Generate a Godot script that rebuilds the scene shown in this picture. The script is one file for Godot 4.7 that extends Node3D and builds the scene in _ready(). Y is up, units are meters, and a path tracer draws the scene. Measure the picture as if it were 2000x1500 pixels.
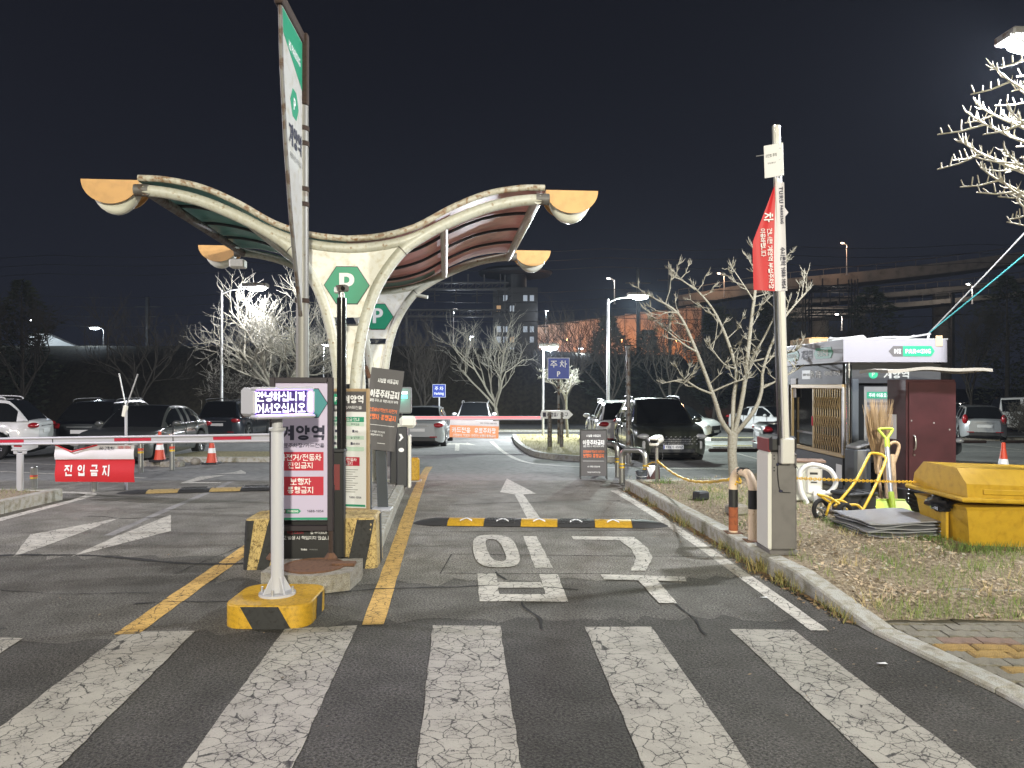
extends Node3D

var M := {}
var rng := RandomNumberGenerator.new()


# ---------------------------------------------------------------- shape collector
class Sh:
	var p := PackedVector3Array()
	var n := PackedVector3Array()
	var c := PackedColorArray()
	var uv := PackedVector2Array()
	var X := Transform3D()
	var col := Color.WHITE

	func t3(a: Vector3, b: Vector3, d: Vector3, na: Vector3, nb: Vector3, nd: Vector3) -> void:
		a = X * a
		b = X * b
		d = X * d
		na = (X.basis * na).normalized()
		nb = (X.basis * nb).normalized()
		nd = (X.basis * nd).normalized()
		if (d - a).cross(b - a).dot(na + nb + nd) < 0.0:
			p.append_array([a, d, b])
			n.append_array([na, nd, nb])
		else:
			p.append_array([a, b, d])
			n.append_array([na, nb, nd])
		c.append_array([col, col, col])

	func tri(a: Vector3, b: Vector3, d: Vector3, toward: Vector3) -> void:
		var g := (d - a).cross(b - a).normalized()
		if g.dot(toward) < 0.0:
			g = -g
		t3(a, b, d, g, g, g)

	func quad(a: Vector3, b: Vector3, d: Vector3, e: Vector3, toward: Vector3) -> void:
		tri(a, b, d, toward)
		tri(a, d, e, toward)

	func box(o: Vector3, s: Vector3, bev := 0.0, B := Basis()) -> void:
		var h := s * 0.5
		bev = minf(bev, minf(h.x, minf(h.y, h.z)) * 0.9)
		var ax := [Vector3.RIGHT, Vector3.UP, Vector3.BACK]
		var keep := X
		X = X * Transform3D(B, o)
		for i in 3:
			for sg in [-1.0, 1.0]:
				var u: Vector3 = ax[(i + 1) % 3]
				var w: Vector3 = ax[(i + 2) % 3]
				var f: Vector3 = ax[i] * sg * h[i]
				var hu: Vector3 = u * (h[(i + 1) % 3] - bev)
				var hw: Vector3 = w * (h[(i + 2) % 3] - bev)
				quad(f - hu - hw, f + hu - hw, f + hu + hw, f - hu + hw, ax[i] * sg)
		if bev > 0.0:
			for i in 3:
				var j := (i + 1) % 3
				var k := (i + 2) % 3
				for sj in [-1.0, 1.0]:
					for sk in [-1.0, 1.0]:
						var a: Vector3 = ax[j] * sj * h[j] + ax[k] * sk * (h[k] - bev)
						var b: Vector3 = ax[j] * sj * (h[j] - bev) + ax[k] * sk * h[k]
						var l: Vector3 = ax[i] * (h[i] - bev)
						quad(a - l, a + l, b + l, b - l, ax[j] * sj + ax[k] * sk)
			for sx in [-1.0, 1.0]:
				for sy in [-1.0, 1.0]:
					for sz in [-1.0, 1.0]:
						var q := Vector3(sx, sy, sz)
						tri(q * (h - Vector3(0, bev, bev)), q * (h - Vector3(bev, 0, bev)), q * (h - Vector3(bev, bev, 0)), q)
		X = keep

	func tube(pts: Array, r, sides := 8, cap := true) -> void:
		var rows := []
		var nrm := []
		var side := Vector3.ZERO
		for i in pts.size():
			var a: Vector3 = pts[maxi(i - 1, 0)]
			var b: Vector3 = pts[mini(i + 1, pts.size() - 1)]
			var d := (b - a).normalized()
			if side == Vector3.ZERO:
				side = d.cross(Vector3.UP if absf(d.y) < 0.9 else Vector3.RIGHT).normalized()
			side = (side - d * side.dot(d)).normalized()
			var up := d.cross(side)
			var rad: float = r[i] if r is Array or r is PackedFloat32Array else r
			var row := PackedVector3Array()
			var nr := PackedVector3Array()
			for k in sides:
				var q := side * cos(TAU * k / sides) + up * sin(TAU * k / sides)
				row.append(pts[i] + q * rad)
				nr.append(q)
			rows.append(row)
			nrm.append(nr)
		for i in pts.size() - 1:
			for k in sides:
				var l := (k + 1) % sides
				t3(rows[i][k], rows[i][l], rows[i + 1][l], nrm[i][k], nrm[i][l], nrm[i + 1][l])
				t3(rows[i][k], rows[i + 1][l], rows[i + 1][k], nrm[i][k], nrm[i + 1][l], nrm[i + 1][k])
		if cap:
			for e in [0, pts.size() - 1]:
				var out: Vector3 = pts[0] - pts[1] if e == 0 else pts[e] - pts[e - 1]
				for k in range(1, sides - 1):
					tri(rows[e][0], rows[e][k], rows[e][k + 1], out)

	func lathe(prof: Array, sides := 16, smooth := false) -> void:  # Vector2(radius, y), about y
		for i in prof.size() - 1:
			var a: Vector2 = prof[i]
			var b: Vector2 = prof[i + 1]
			var nn := Vector2(b.y - a.y, a.x - b.x).normalized()
			if nn.x * (a.x + b.x) < 0.0 and absf(nn.x) > 0.05:
				pass
			for k in sides:
				var e := Vector3(cos(TAU * k / sides), 0, sin(TAU * k / sides))
				var f := Vector3(cos(TAU * (k + 1) / sides), 0, sin(TAU * (k + 1) / sides))
				var A := e * a.x + Vector3.UP * a.y
				var B := f * a.x + Vector3.UP * a.y
				var C := f * b.x + Vector3.UP * b.y
				var D := e * b.x + Vector3.UP * b.y
				var ne := e * nn.x + Vector3.UP * nn.y
				var nf := f * nn.x + Vector3.UP * nn.y
				t3(A, B, C, ne, nf, nf)
				t3(A, C, D, ne, nf, ne)

	func disc(o: Vector3, r: float, toward: Vector3, sides := 16, ry := -1.0) -> void:
		var d := toward.normalized()
		var u := d.cross(Vector3.UP if absf(d.y) < 0.9 else Vector3.RIGHT).normalized()
		var w := d.cross(u)
		var r2 := r if ry < 0.0 else ry
		for k in sides:
			tri(o, o + u * r * cos(TAU * k / sides) + w * r2 * sin(TAU * k / sides), o + u * r * cos(TAU * (k + 1) / sides) + w * r2 * sin(TAU * (k + 1) / sides), d)

	func prism(poly: PackedVector2Array, z0: float, z1: float, sides := true) -> void:  # outline in x, y; from z0 up to z1
		var idx := Geometry2D.triangulate_polygon(poly)
		for i in range(0, idx.size(), 3):
			var a := poly[idx[i]]
			var b := poly[idx[i + 1]]
			var d := poly[idx[i + 2]]
			tri(Vector3(a.x, a.y, z1), Vector3(b.x, b.y, z1), Vector3(d.x, d.y, z1), Vector3.BACK)
			if sides:
				tri(Vector3(a.x, a.y, z0), Vector3(b.x, b.y, z0), Vector3(d.x, d.y, z0), Vector3.FORWARD)
		if not sides:
			return
		var flip := -1.0 if Geometry2D.is_polygon_clockwise(poly) else 1.0
		for i in poly.size():
			var a := poly[i]
			var b := poly[(i + 1) % poly.size()]
			var o := Vector3(b.y - a.y, a.x - b.x, 0) * flip
			quad(Vector3(a.x, a.y, z0), Vector3(b.x, b.y, z0), Vector3(b.x, b.y, z1), Vector3(a.x, a.y, z1), o)

	func grid(rows: Array, out: Vector3, centre = null, smooth := true) -> void:
		var R := rows.size()
		var C: int = rows[0].size()
		var nr := []
		for i in R:
			var row := PackedVector3Array()
			for j in C:
				var du: Vector3 = rows[mini(i + 1, R - 1)][j] - rows[maxi(i - 1, 0)][j]
				var dv: Vector3 = rows[i][mini(j + 1, C - 1)] - rows[i][maxi(j - 1, 0)]
				var g := du.cross(dv)
				if g.length() < 1e-9:
					g = out if centre == null else (rows[i][j] - centre)
				g = g.normalized()
				var want: Vector3 = out if centre == null else rows[i][j] - centre
				if g.dot(want) < 0.0:
					g = -g
				row.append(g)
			nr.append(row)
		for i in R - 1:
			for j in C - 1:
				if smooth:
					t3(rows[i][j], rows[i][j + 1], rows[i + 1][j + 1], nr[i][j], nr[i][j + 1], nr[i + 1][j + 1])
					t3(rows[i][j], rows[i + 1][j + 1], rows[i + 1][j], nr[i][j], nr[i + 1][j + 1], nr[i + 1][j])
				else:
					quad(rows[i][j], rows[i][j + 1], rows[i + 1][j + 1], rows[i + 1][j], nr[i][j] + nr[i + 1][j + 1])

	func ball(o: Vector3, r: Vector3, seg := 10) -> void:
		for i in seg:
			for k in seg:
				var q := []
				for e in [[i, k], [i, k + 1], [i + 1, k + 1], [i + 1, k]]:
					var la: float = PI * e[0] / seg
					var lo: float = TAU * e[1] / seg
					q.append(Vector3(sin(la) * cos(lo), cos(la), sin(la) * sin(lo)))
				if i > 0:
					t3(o + q[0] * r, o + q[1] * r, o + q[2] * r, q[0] / r, q[1] / r, q[2] / r)
				if i < seg - 1:
					t3(o + q[0] * r, o + q[2] * r, o + q[3] * r, q[0] / r, q[2] / r, q[3] / r)

	func done() -> ArrayMesh:
		var a := []
		a.resize(Mesh.ARRAY_MAX)
		a[Mesh.ARRAY_VERTEX] = p
		a[Mesh.ARRAY_NORMAL] = n
		a[Mesh.ARRAY_COLOR] = c
		if uv.size() == p.size():
			a[Mesh.ARRAY_TEX_UV] = uv
		var m := ArrayMesh.new()
		m.add_surface_from_arrays(Mesh.PRIMITIVE_TRIANGLES, a)
		return m


# ---------------------------------------------------------------- scene helpers
func obj(called: String, s: Sh, m: Material, parent: Node = self) -> MeshInstance3D:
	var o := MeshInstance3D.new()
	o.name = called
	if s.p.size():
		o.mesh = s.done()
	o.material_override = m
	parent.add_child(o, true)
	return o


func thing(called: String, label: String, category: String, at := Vector3.ZERO, turn := 0.0, group := "") -> Node3D:
	var o := Node3D.new()
	o.name = called
	add_child(o, true)
	o.position = at
	o.rotation.y = turn
	o.set_meta("label", label)
	o.set_meta("category", category)
	if group:
		o.set_meta("group", group)
	return o


func tag(o: Node, label: String, category: String, group := "") -> Node:
	o.set_meta("label", label)
	o.set_meta("category", category)
	if group:
		o.set_meta("group", group)
	return o


func ground(called: String, s: Sh, m: Material) -> MeshInstance3D:
	var o := obj(called, s, m)
	o.set_meta("kind", "structure")
	return o


func bx(called: String, parent: Node, m: Material, at: Vector3, size: Vector3, bev := 0.0, B := Basis()) -> MeshInstance3D:
	var s := Sh.new()
	s.box(at, size, bev, B)
	return obj(called, s, m, parent)


func tb(called: String, parent: Node, m: Material, pts: Array, r, sides := 10) -> MeshInstance3D:
	var s := Sh.new()
	s.tube(pts, r, sides)
	return obj(called, s, m, parent)


func dup(o: Node3D, at: Vector3, turn: float, label: String) -> Node3D:
	var r: Node3D = o.duplicate()
	r.name = o.name
	add_child(r, true)
	r.position = at
	r.rotation.y = turn
	r.set_meta("label", label)
	return r


func smooth_path(pts: Array, per := 6) -> Array:
	var out := []
	for i in pts.size() - 1:
		var a: Vector3 = pts[maxi(i - 1, 0)]
		var b: Vector3 = pts[i]
		var d: Vector3 = pts[i + 1]
		var e: Vector3 = pts[mini(i + 2, pts.size() - 1)]
		for k in per:
			out.append(b.cubic_interpolate(d, a, e, float(k) / per))
	out.append(pts[-1])
	return out


func gh(z: float) -> float:  # the lot falls away gently beyond nine metres
	var d := clampf(-z, 0.0, 62.0)
	if d < 9.0:
		return 0.0
	if d < 13.0:
		return -0.031 * (d - 9.0) * (d - 9.0) / 8.0
	return -0.031 * (d - 11.0)


# ---------------------------------------------------------------- materials
func noise(freq: float, kind := FastNoiseLite.TYPE_SIMPLEX_SMOOTH, oct := 3, sd := 1) -> FastNoiseLite:
	var f := FastNoiseLite.new()
	f.noise_type = kind
	f.frequency = freq
	f.fractal_octaves = oct
	f.seed = sd
	return f


func ntex(f: FastNoiseLite, stops: Array, size := 512, seamless := true) -> NoiseTexture2D:
	var t := NoiseTexture2D.new()
	t.width = size
	t.height = size
	t.noise = f
	t.seamless = seamless
	t.normalize = true
	var g := Gradient.new()
	var off := PackedFloat32Array()
	var cs := PackedColorArray()
	for s in stops:
		off.append(s[0])
		cs.append((s[1] as Color).linear_to_srgb())
	g.offsets = off
	g.colors = cs
	t.color_ramp = g
	return t


func asphalt_tex(sd: int) -> Array:  # grit, pale aggregate, stains and hairline cracks over 2.6 m, with the height of the grit
	var n := 1024
	var a := noise(0.11, FastNoiseLite.TYPE_SIMPLEX_SMOOTH, 2, sd).get_seamless_image(n, n).get_data()
	var b := noise(0.27, FastNoiseLite.TYPE_SIMPLEX_SMOOTH, 1, sd + 1).get_seamless_image(n, n).get_data()
	var c := noise(0.006, FastNoiseLite.TYPE_SIMPLEX_SMOOTH, 5, sd + 2).get_seamless_image(n, n).get_data()
	var out := PackedByteArray()
	var hi := PackedByteArray()
	out.resize(n * n * 3)
	hi.resize(n * n)
	for i in n * n:
		var fa := a[i] / 255.0
		var fb := b[i] / 255.0
		var fc := c[i] / 255.0
		var v := 0.34 + (fa - 0.5) * 0.5 + (fb - 0.5) * 0.34
		if fb > 0.74 and fa > 0.42:
			v += (fb - 0.74) * 2.2
		if fa < 0.22:
			v *= 0.55
		v *= 0.72 + 0.5 * fc
		v = clampf(v, 0.03, 1.0)
		out[i * 3] = int(255.0 * pow(v, 0.4545))
		out[i * 3 + 1] = int(255.0 * pow(v * 0.985, 0.4545))
		out[i * 3 + 2] = int(255.0 * pow(v * (0.9 + 0.07 * fc), 0.4545))
		hi[i] = int(255.0 * clampf(fa * 0.6 + fb * 0.4, 0, 1))
	return [ImageTexture.create_from_image(Image.create_from_data(n, n, false, Image.FORMAT_RGB8, out)), ImageTexture.create_from_image(Image.create_from_data(n, n, false, Image.FORMAT_L8, hi))]


func cellular(freq: float, warp: float, sd: int) -> FastNoiseLite:
	var f := noise(freq, FastNoiseLite.TYPE_CELLULAR, 1, sd)
	f.cellular_return_type = FastNoiseLite.RETURN_DISTANCE2_SUB
	f.domain_warp_enabled = true
	f.domain_warp_amplitude = warp
	f.domain_warp_frequency = freq * 1.6
	f.domain_warp_fractal_octaves = 3
	return f


func paint_tex(sd: int, heavy: float) -> ImageTexture:  # thermoplastic road paint: hairline cracks of two sizes, worn to the asphalt here and there
	var n := 1024
	var d1 := cellular(0.014, 20.0, sd).get_seamless_image(n, n).get_data()
	var d2 := cellular(0.028, 10.0, sd + 1).get_seamless_image(n, n).get_data()
	var m := noise(0.007, FastNoiseLite.TYPE_SIMPLEX_SMOOTH, 4, sd + 2).get_seamless_image(n, n).get_data()
	var f := noise(0.12, FastNoiseLite.TYPE_SIMPLEX_SMOOTH, 3, sd + 3).get_seamless_image(n, n).get_data()
	var out := PackedByteArray()
	out.resize(n * n * 3)
	for i in n * n:
		var fm := m[i] / 255.0
		var ff := f[i] / 255.0
		var v := 0.86 + 0.2 * (ff - 0.5) - 0.16 * fm
		var w1 := 6.0 + 6.0 * heavy * fm
		if d1[i] < w1:
			v *= 0.06 + 0.3 * d1[i] / w1
		var w2 := clampf((fm - 0.28) * 50.0 * heavy, 0.0, 14.0)
		if d2[i] < w2:
			v *= 0.12 + 0.6 * d2[i] / w2
		if ff + fm * 0.55 * heavy > 1.12:
			v *= 0.35
		out[i * 3] = int(255.0 * pow(clampf(v, 0.03, 1.0), 0.4545))
		out[i * 3 + 1] = int(255.0 * pow(clampf(v * 0.985, 0.03, 1.0), 0.4545))
		out[i * 3 + 2] = int(255.0 * pow(clampf(v * 0.93, 0.03, 1.0), 0.4545))
	return ImageTexture.create_from_image(Image.create_from_data(n, n, false, Image.FORMAT_RGB8, out))


func grey(v: float) -> Color:
	return Color(v, v, v)


func mt(col: Color, rough := 0.7, metal := 0.0) -> StandardMaterial3D:
	var m := StandardMaterial3D.new()
	m.albedo_color = col.linear_to_srgb()
	m.roughness = rough
	m.metallic = metal
	m.cull_mode = BaseMaterial3D.CULL_DISABLED
	return m


func lay(m: StandardMaterial3D, t: Texture2D, scale: float, world := false) -> StandardMaterial3D:
	m.albedo_texture = t
	m.uv1_triplanar = true
	m.uv1_world_triplanar = world
	m.uv1_scale = Vector3.ONE * scale
	return m


func over(m: StandardMaterial3D, t: Texture2D, scale: float, world := false) -> StandardMaterial3D:
	m.detail_enabled = true
	m.detail_albedo = t
	m.detail_blend_mode = BaseMaterial3D.BLEND_MODE_MUL
	m.detail_uv_layer = BaseMaterial3D.DETAIL_UV_2
	m.uv2_triplanar = true
	m.uv2_world_triplanar = world
	m.uv2_scale = Vector3.ONE * scale
	return m


func bump(m: StandardMaterial3D, t: Texture2D, cm: float) -> StandardMaterial3D:
	m.heightmap_enabled = true
	m.heightmap_texture = t
	m.heightmap_scale = cm
	return m


func glow(col: Color, k: float) -> StandardMaterial3D:
	var m := mt(grey(0.02), 0.5)
	m.emission_enabled = true
	m.emission = col.linear_to_srgb()
	m.emission_energy_multiplier = k
	return m


func make_materials() -> void:
	var fine := noise(0.16, FastNoiseLite.TYPE_SIMPLEX_SMOOTH, 3, 3)
	var mid := noise(0.02, FastNoiseLite.TYPE_SIMPLEX_SMOOTH, 5, 5)
	var low := noise(0.006, FastNoiseLite.TYPE_SIMPLEX_SMOOTH, 5, 8)
	var cell := noise(0.016, FastNoiseLite.TYPE_CELLULAR, 1, 12)
	cell.cellular_return_type = FastNoiseLite.RETURN_DISTANCE2_SUB
	cell.cellular_jitter = 1.0
	cell.domain_warp_enabled = true
	cell.domain_warp_amplitude = 16.0
	cell.domain_warp_frequency = 0.02
	var cell2 := noise(0.045, FastNoiseLite.TYPE_CELLULAR, 1, 31)
	cell2.cellular_return_type = FastNoiseLite.RETURN_DISTANCE2_SUB
	cell2.domain_warp_enabled = true
	cell2.domain_warp_amplitude = 8.0
	cell2.domain_warp_frequency = 0.05
	var speck := ntex(fine, [[0.0, grey(0.25)], [0.45, grey(0.72)], [0.66, grey(1.0)], [0.8, grey(1.7)], [1.0, grey(3.0)]], 512)
	var height := ntex(fine, [[0.0, grey(0)], [1.0, grey(1)]], 512)
	var blotch := ntex(low, [[0.0, grey(0.55)], [0.5, grey(0.85)], [1.0, grey(1.0)]], 512)
	var wear := ntex(mid, [[0.0, grey(0.45)], [0.35, grey(0.85)], [0.6, grey(1.0)], [1.0, grey(1.0)]], 512)
	var crack := ntex(cell, [[0.0, grey(0.05)], [0.035, grey(0.08)], [0.075, grey(0.85)], [0.2, grey(1.0)], [1.0, grey(0.92)]], 1024)
	var crackfine := ntex(cell2, [[0.0, grey(0.12)], [0.05, grey(0.35)], [0.12, grey(0.9)], [1.0, grey(1.0)]], 1024)
	var bare := ntex(mid, [[0.0, Color(0.25, 0.22, 0.19)], [0.28, Color(0.55, 0.5, 0.42)], [0.36, grey(1)], [1.0, grey(1)]], 512)
	var rusty := ntex(mid, [[0.0, Color(0.25, 0.12, 0.06)], [0.3, Color(0.5, 0.3, 0.18)], [0.42, grey(0.9)], [1.0, grey(1)]], 512)
	var streak := ntex(noise(0.03, FastNoiseLite.TYPE_SIMPLEX_SMOOTH, 4, 21), [[0.0, Color(0.5, 0.45, 0.36)], [0.35, Color(0.85, 0.82, 0.74)], [0.6, grey(1)], [1.0, grey(1)]], 512)
	var streak2 := ntex(noise(0.03, FastNoiseLite.TYPE_SIMPLEX_SMOOTH, 5, 23), [[0.0, Color(0.7, 0.64, 0.52)], [0.25, Color(0.9, 0.87, 0.8)], [0.5, grey(1)], [1.0, grey(1)]], 512)
	var rusty2 := ntex(noise(0.025, FastNoiseLite.TYPE_SIMPLEX_SMOOTH, 6, 29), [[0.0, Color(0.3, 0.16, 0.08)], [0.12, Color(0.45, 0.28, 0.17)], [0.2, Color(0.85, 0.8, 0.7)], [0.3, grey(1)], [1.0, grey(1)]], 512)
	var soil := ntex(noise(0.03, FastNoiseLite.TYPE_SIMPLEX_SMOOTH, 5, 44), [[0.0, Color(0.09, 0.07, 0.045)], [0.35, Color(0.22, 0.17, 0.11)], [0.6, Color(0.36, 0.29, 0.19)], [1.0, Color(0.48, 0.41, 0.3)]], 1024)

	var asph := asphalt_tex(3)
	var wide := ntex(noise(0.009, FastNoiseLite.TYPE_SIMPLEX_SMOOTH, 5, 8), [[0.0, grey(0.55)], [0.35, grey(0.78)], [0.6, grey(0.95)], [1.0, grey(1.0)]], 512)
	for q in [["asphalt", 0.185], ["halflitasphalt", 0.32], ["oldlitasphalt", 0.6]]:  # paler up the lane: older surfacing plus lamplight mixed into the albedo
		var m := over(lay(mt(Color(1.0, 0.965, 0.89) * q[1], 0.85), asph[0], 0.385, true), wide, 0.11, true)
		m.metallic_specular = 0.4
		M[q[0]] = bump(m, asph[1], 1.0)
	var white := paint_tex(50, 1.0)
	var white2 := paint_tex(80, 0.7)
	var soft := ntex(mid, [[0.0, grey(0.8)], [0.5, grey(0.95)], [1.0, grey(1.0)]], 512)
	M.lot = over(lay(mt(Color(0.22, 0.22, 0.21), 0.9), blotch, 0.1, true), wear, 0.4, true)
	M.paint = over(lay(mt(Color(0.43, 0.415, 0.38), 0.8), white, 0.62, true), soft, 0.23, true)
	M.paint2 = over(lay(mt(Color(0.66, 0.64, 0.6), 0.8), white2, 0.6, true), soft, 0.6, true)
	M.paint3 = over(lay(mt(Color(0.32, 0.31, 0.3), 0.85), wear, 0.9, true), blotch, 0.5, true)
	M.yellowline = over(lay(mt(Color(0.78, 0.5, 0.15), 0.8), white2, 0.7, true), soft, 0.6, true)
	M.tar = mt(grey(0.012), 0.95)
	M.kerb = over(lay(mt(Color(0.47, 0.465, 0.42), 0.85), speck, 1.3), streak, 0.5)
	M.concrete = over(lay(mt(Color(0.34, 0.32, 0.28), 0.9), streak, 0.8), speck, 1.2)
	M.soil = over(lay(mt(Color(1.0, 1.0, 1.0), 1.0), soil, 0.55, true), speck, 0.9, true)
	bump(M.soil, height, 1.2)
	M.drygrass = over(lay(mt(Color(0.9, 0.95, 0.6), 1.0), soil, 0.4, true), speck, 1.0, true)
	M.slab = over(lay(mt(Color(0.33, 0.32, 0.3), 0.85), speck, 1.2), streak, 0.6)
	M.paver = over(lay(mt(Color(0.24, 0.22, 0.17), 0.9), speck, 1.6), wear, 1.1)
	M.paverred = over(lay(mt(Color(0.26, 0.17, 0.125), 0.9), speck, 1.6), wear, 1.1)
	M.tactile = over(lay(mt(Color(0.38, 0.26, 0.1), 0.9), speck, 1.6), wear, 1.1)
	M.mortar = lay(mt(Color(0.05, 0.045, 0.035), 1.0), speck, 1.5, true)
	M.blockyellow = over(lay(mt(Color(0.62, 0.46, 0.19), 0.75), white, 1.3), bare, 1.6)
	M.blockblack = over(lay(mt(grey(0.022), 0.7), bare, 1.3), wear, 2.0)
	M.freshyellow = over(lay(mt(Color(0.62, 0.36, 0.022), 0.55), wear, 2.2), speck, 3.0)
	M.fadedyellow = over(lay(mt(Color(0.5, 0.36, 0.14), 0.7), wear, 1.5), speck, 2.0)
	M.black = mt(grey(0.014), 0.5)
	M.blackgloss = mt(grey(0.01), 0.18)
	M.dark = mt(Color(0.03, 0.031, 0.034), 0.55)
	M.slate = mt(Color(0.05, 0.058, 0.068), 0.6)
	M.board = mt(Color(0.075, 0.07, 0.072), 0.6)
	M.white = mt(grey(0.72), 0.5)
	M.print = mt(Color(0.68, 0.69, 0.69), 0.45)
	M.ink = mt(Color(0.018, 0.018, 0.045), 0.6)
	M.inkgrey = mt(grey(0.16), 0.7)
	M.green = mt(Color(0.014, 0.25, 0.135), 0.5)
	M.teal = mt(Color(0.04, 0.22, 0.24), 0.5)
	M.palegreen = mt(Color(0.45, 0.6, 0.5), 0.6)
	M.red = mt(Color(0.42, 0.014, 0.035), 0.5)
	M.orange = mt(Color(0.75, 0.17, 0.05), 0.6)
	M.letter = mt(grey(0.75), 0.6)
	M.bannerred = mt(Color(0.5, 0.014, 0.02), 0.55)
	M.bannerwhite = mt(Color(0.62, 0.6, 0.63), 0.55)
	M.bannerorange = mt(Color(0.75, 0.3, 0.14), 0.6)
	M.cream = over(lay(mt(Color(0.5, 0.5, 0.43), 0.42), streak2, 0.9), rusty2, 0.8)
	M.gutter = over(lay(mt(Color(0.55, 0.53, 0.45), 0.6), streak, 0.9), rusty, 0.9)
	M.panelgrey = lay(mt(Color(0.46, 0.46, 0.44), 0.5), streak2, 0.4)
	M.creampanel = lay(mt(Color(0.72, 0.715, 0.66), 0.5), streak2, 0.5)
	M.beigeframe = mt(Color(0.34, 0.24, 0.13), 0.5)
	M.lampshade = lay(mt(Color(0.62, 0.35, 0.12), 0.5), soft, 0.5)
	M.diffuser = mt(Color(0.7, 0.7, 0.6), 0.3)
	M.sheetred = lay(mt(Color(0.5, 0.22, 0.17), 0.35), wear, 0.25)
	M.sheetred.backlight_enabled = true
	M.sheetred.backlight = grey(0.9)
	M.sheetgreen = lay(mt(Color(0.1, 0.22, 0.18), 0.3), wear, 0.3)
	M.sheetgreen.backlight_enabled = true
	M.sheetgreen.backlight = grey(0.8)
	M.bumpblack = mt(grey(0.03), 0.6)
	M.fascia = mt(Color(0.21, 0.204, 0.23), 0.5)
	M.dimletter = mt(Color(0.3, 0.31, 0.3), 0.6)
	M.galv = lay(mt(Color(0.46, 0.46, 0.46), 0.38, 0.5), soft, 0.8)
	M.boommetal = mt(Color(0.62, 0.61, 0.58), 0.35, 0.3)
	M.polegrey = lay(mt(Color(0.2, 0.195, 0.18), 0.5, 0.3), rusty2, 0.5)
	M.signpanel = mt(Color(0.48, 0.43, 0.58), 0.45)  # violet glow round the LED display tinted into the white panel colour
	M.signframe = mt(Color(0.02, 0.014, 0.018), 0.5)
	M.sheetboard = mt(Color(0.3, 0.28, 0.25), 0.7)
	M.galvdark = lay(mt(Color(0.16, 0.155, 0.145), 0.6, 0.4), rusty, 0.7)
	M.rust = lay(mt(Color(0.13, 0.065, 0.036), 0.95), wear, 2.0)
	M.rustorange = lay(mt(Color(0.3, 0.085, 0.03), 0.8), wear, 2.0)
	M.rustbrown = lay(mt(Color(0.04, 0.024, 0.018), 0.9), wear, 2.0)
	M.chrome = mt(grey(0.65), 0.16, 1.0)
	M.steel = mt(Color(0.5, 0.5, 0.47), 0.28, 0.9)
	M.whitepost = mt(Color(0.42, 0.42, 0.45), 0.4)
	M.cabgrey = lay(mt(Color(0.15, 0.142, 0.138), 0.45), soft, 0.6)
	M.cabwhite = mt(Color(0.66, 0.65, 0.58), 0.45)
	M.maroon = lay(mt(Color(0.062, 0.017, 0.02), 0.45), ntex(noise(0.012, FastNoiseLite.TYPE_SIMPLEX_SMOOTH, 4, 51), [[0.0, grey(0.6)], [1.0, grey(1.0)]], 256), 0.9)
	M.capred = mt(Color(0.18, 0.03, 0.03), 0.5)
	M.brass = mt(Color(0.42, 0.31, 0.16), 0.4, 0.35)
	M.glassdark = mt(Color(0.012, 0.013, 0.014), 0.07)
	M.carglass = mt(Color(0.008, 0.009, 0.01), 0.05)
	M.pane = mt(Color(0.6, 0.62, 0.6), 0.05)
	M.pane.transparency = BaseMaterial3D.TRANSPARENCY_ALPHA
	M.pane.albedo_color.a = 0.16
	M.tyre = mt(grey(0.012), 0.9)
	M.rim = mt(grey(0.35), 0.3, 0.8)
	M.taillight = mt(Color(0.3, 0.008, 0.012), 0.2)
	M.headlight = mt(grey(0.6), 0.12, 0.5)
	M.plate = mt(grey(0.6), 0.5)
	M.binyellow = over(lay(mt(Color(0.52, 0.32, 0.022), 0.42), soft, 0.7), streak2, 0.6)
	M.handyellow = mt(Color(0.62, 0.4, 0.03), 0.4)
	M.chain = mt(Color(0.7, 0.42, 0.02), 0.45)
	M.lime = mt(Color(0.42, 0.55, 0.06), 0.5)
	M.wood = lay(mt(Color(0.42, 0.29, 0.17), 0.7), wear, 1.5)
	M.straw = mt(Color(0.46, 0.32, 0.18), 0.9)
	M.rubber = lay(mt(Color(0.3, 0.31, 0.34), 0.32), soft, 1.2)
	M.acwhite = mt(Color(0.6, 0.62, 0.56), 0.5)
	M.hose = mt(grey(0.6), 0.5)
	M.conered = mt(Color(0.55, 0.06, 0.025), 0.5)
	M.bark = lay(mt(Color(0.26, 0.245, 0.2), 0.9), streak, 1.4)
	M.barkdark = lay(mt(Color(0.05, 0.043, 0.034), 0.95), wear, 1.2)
	M.twig = mt(Color(0.3, 0.285, 0.24), 0.9)
	M.signblue = mt(Color(0.01, 0.035, 0.26), 0.5)
	M.bank = lay(mt(Color(0.04, 0.045, 0.03), 1.0), soil, 0.08, true)
	M.bank.albedo_color = Color(0.12, 0.125, 0.1).linear_to_srgb()
	M.deck = lay(mt(Color(0.22, 0.2, 0.175), 0.9), wear, 0.05, true)
	M.wall = lay(mt(Color(0.5, 0.42, 0.34), 0.9), wear, 0.06, true)
	M.needle = mt(Color(0.028, 0.034, 0.018), 0.9)
	M.leafdry = mt(Color(0.85, 0.85, 0.85), 0.9)
	M.leafdry.vertex_color_use_as_albedo = true
	M.grass = mt(grey(1.0), 0.8)
	M.grass.vertex_color_use_as_albedo = true
	M.grass.backlight_enabled = true
	M.grass.backlight = grey(0.25)
	M.foil = mt(Color(0.012, 0.012, 0.014), 0.2)
	M.bulb = glow(Color(1.0, 0.97, 0.9), 18.0)
	M.bulbcool = glow(Color(0.86, 0.93, 1.0), 18.0)
	M.bulbdim = glow(Color(1.0, 0.82, 0.66), 10.0)
	M.led = glow(Color(0.86, 0.8, 1.0), 2.2)
	M.ledback = glow(Color(0.16, 0.06, 0.55), 0.22)
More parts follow.
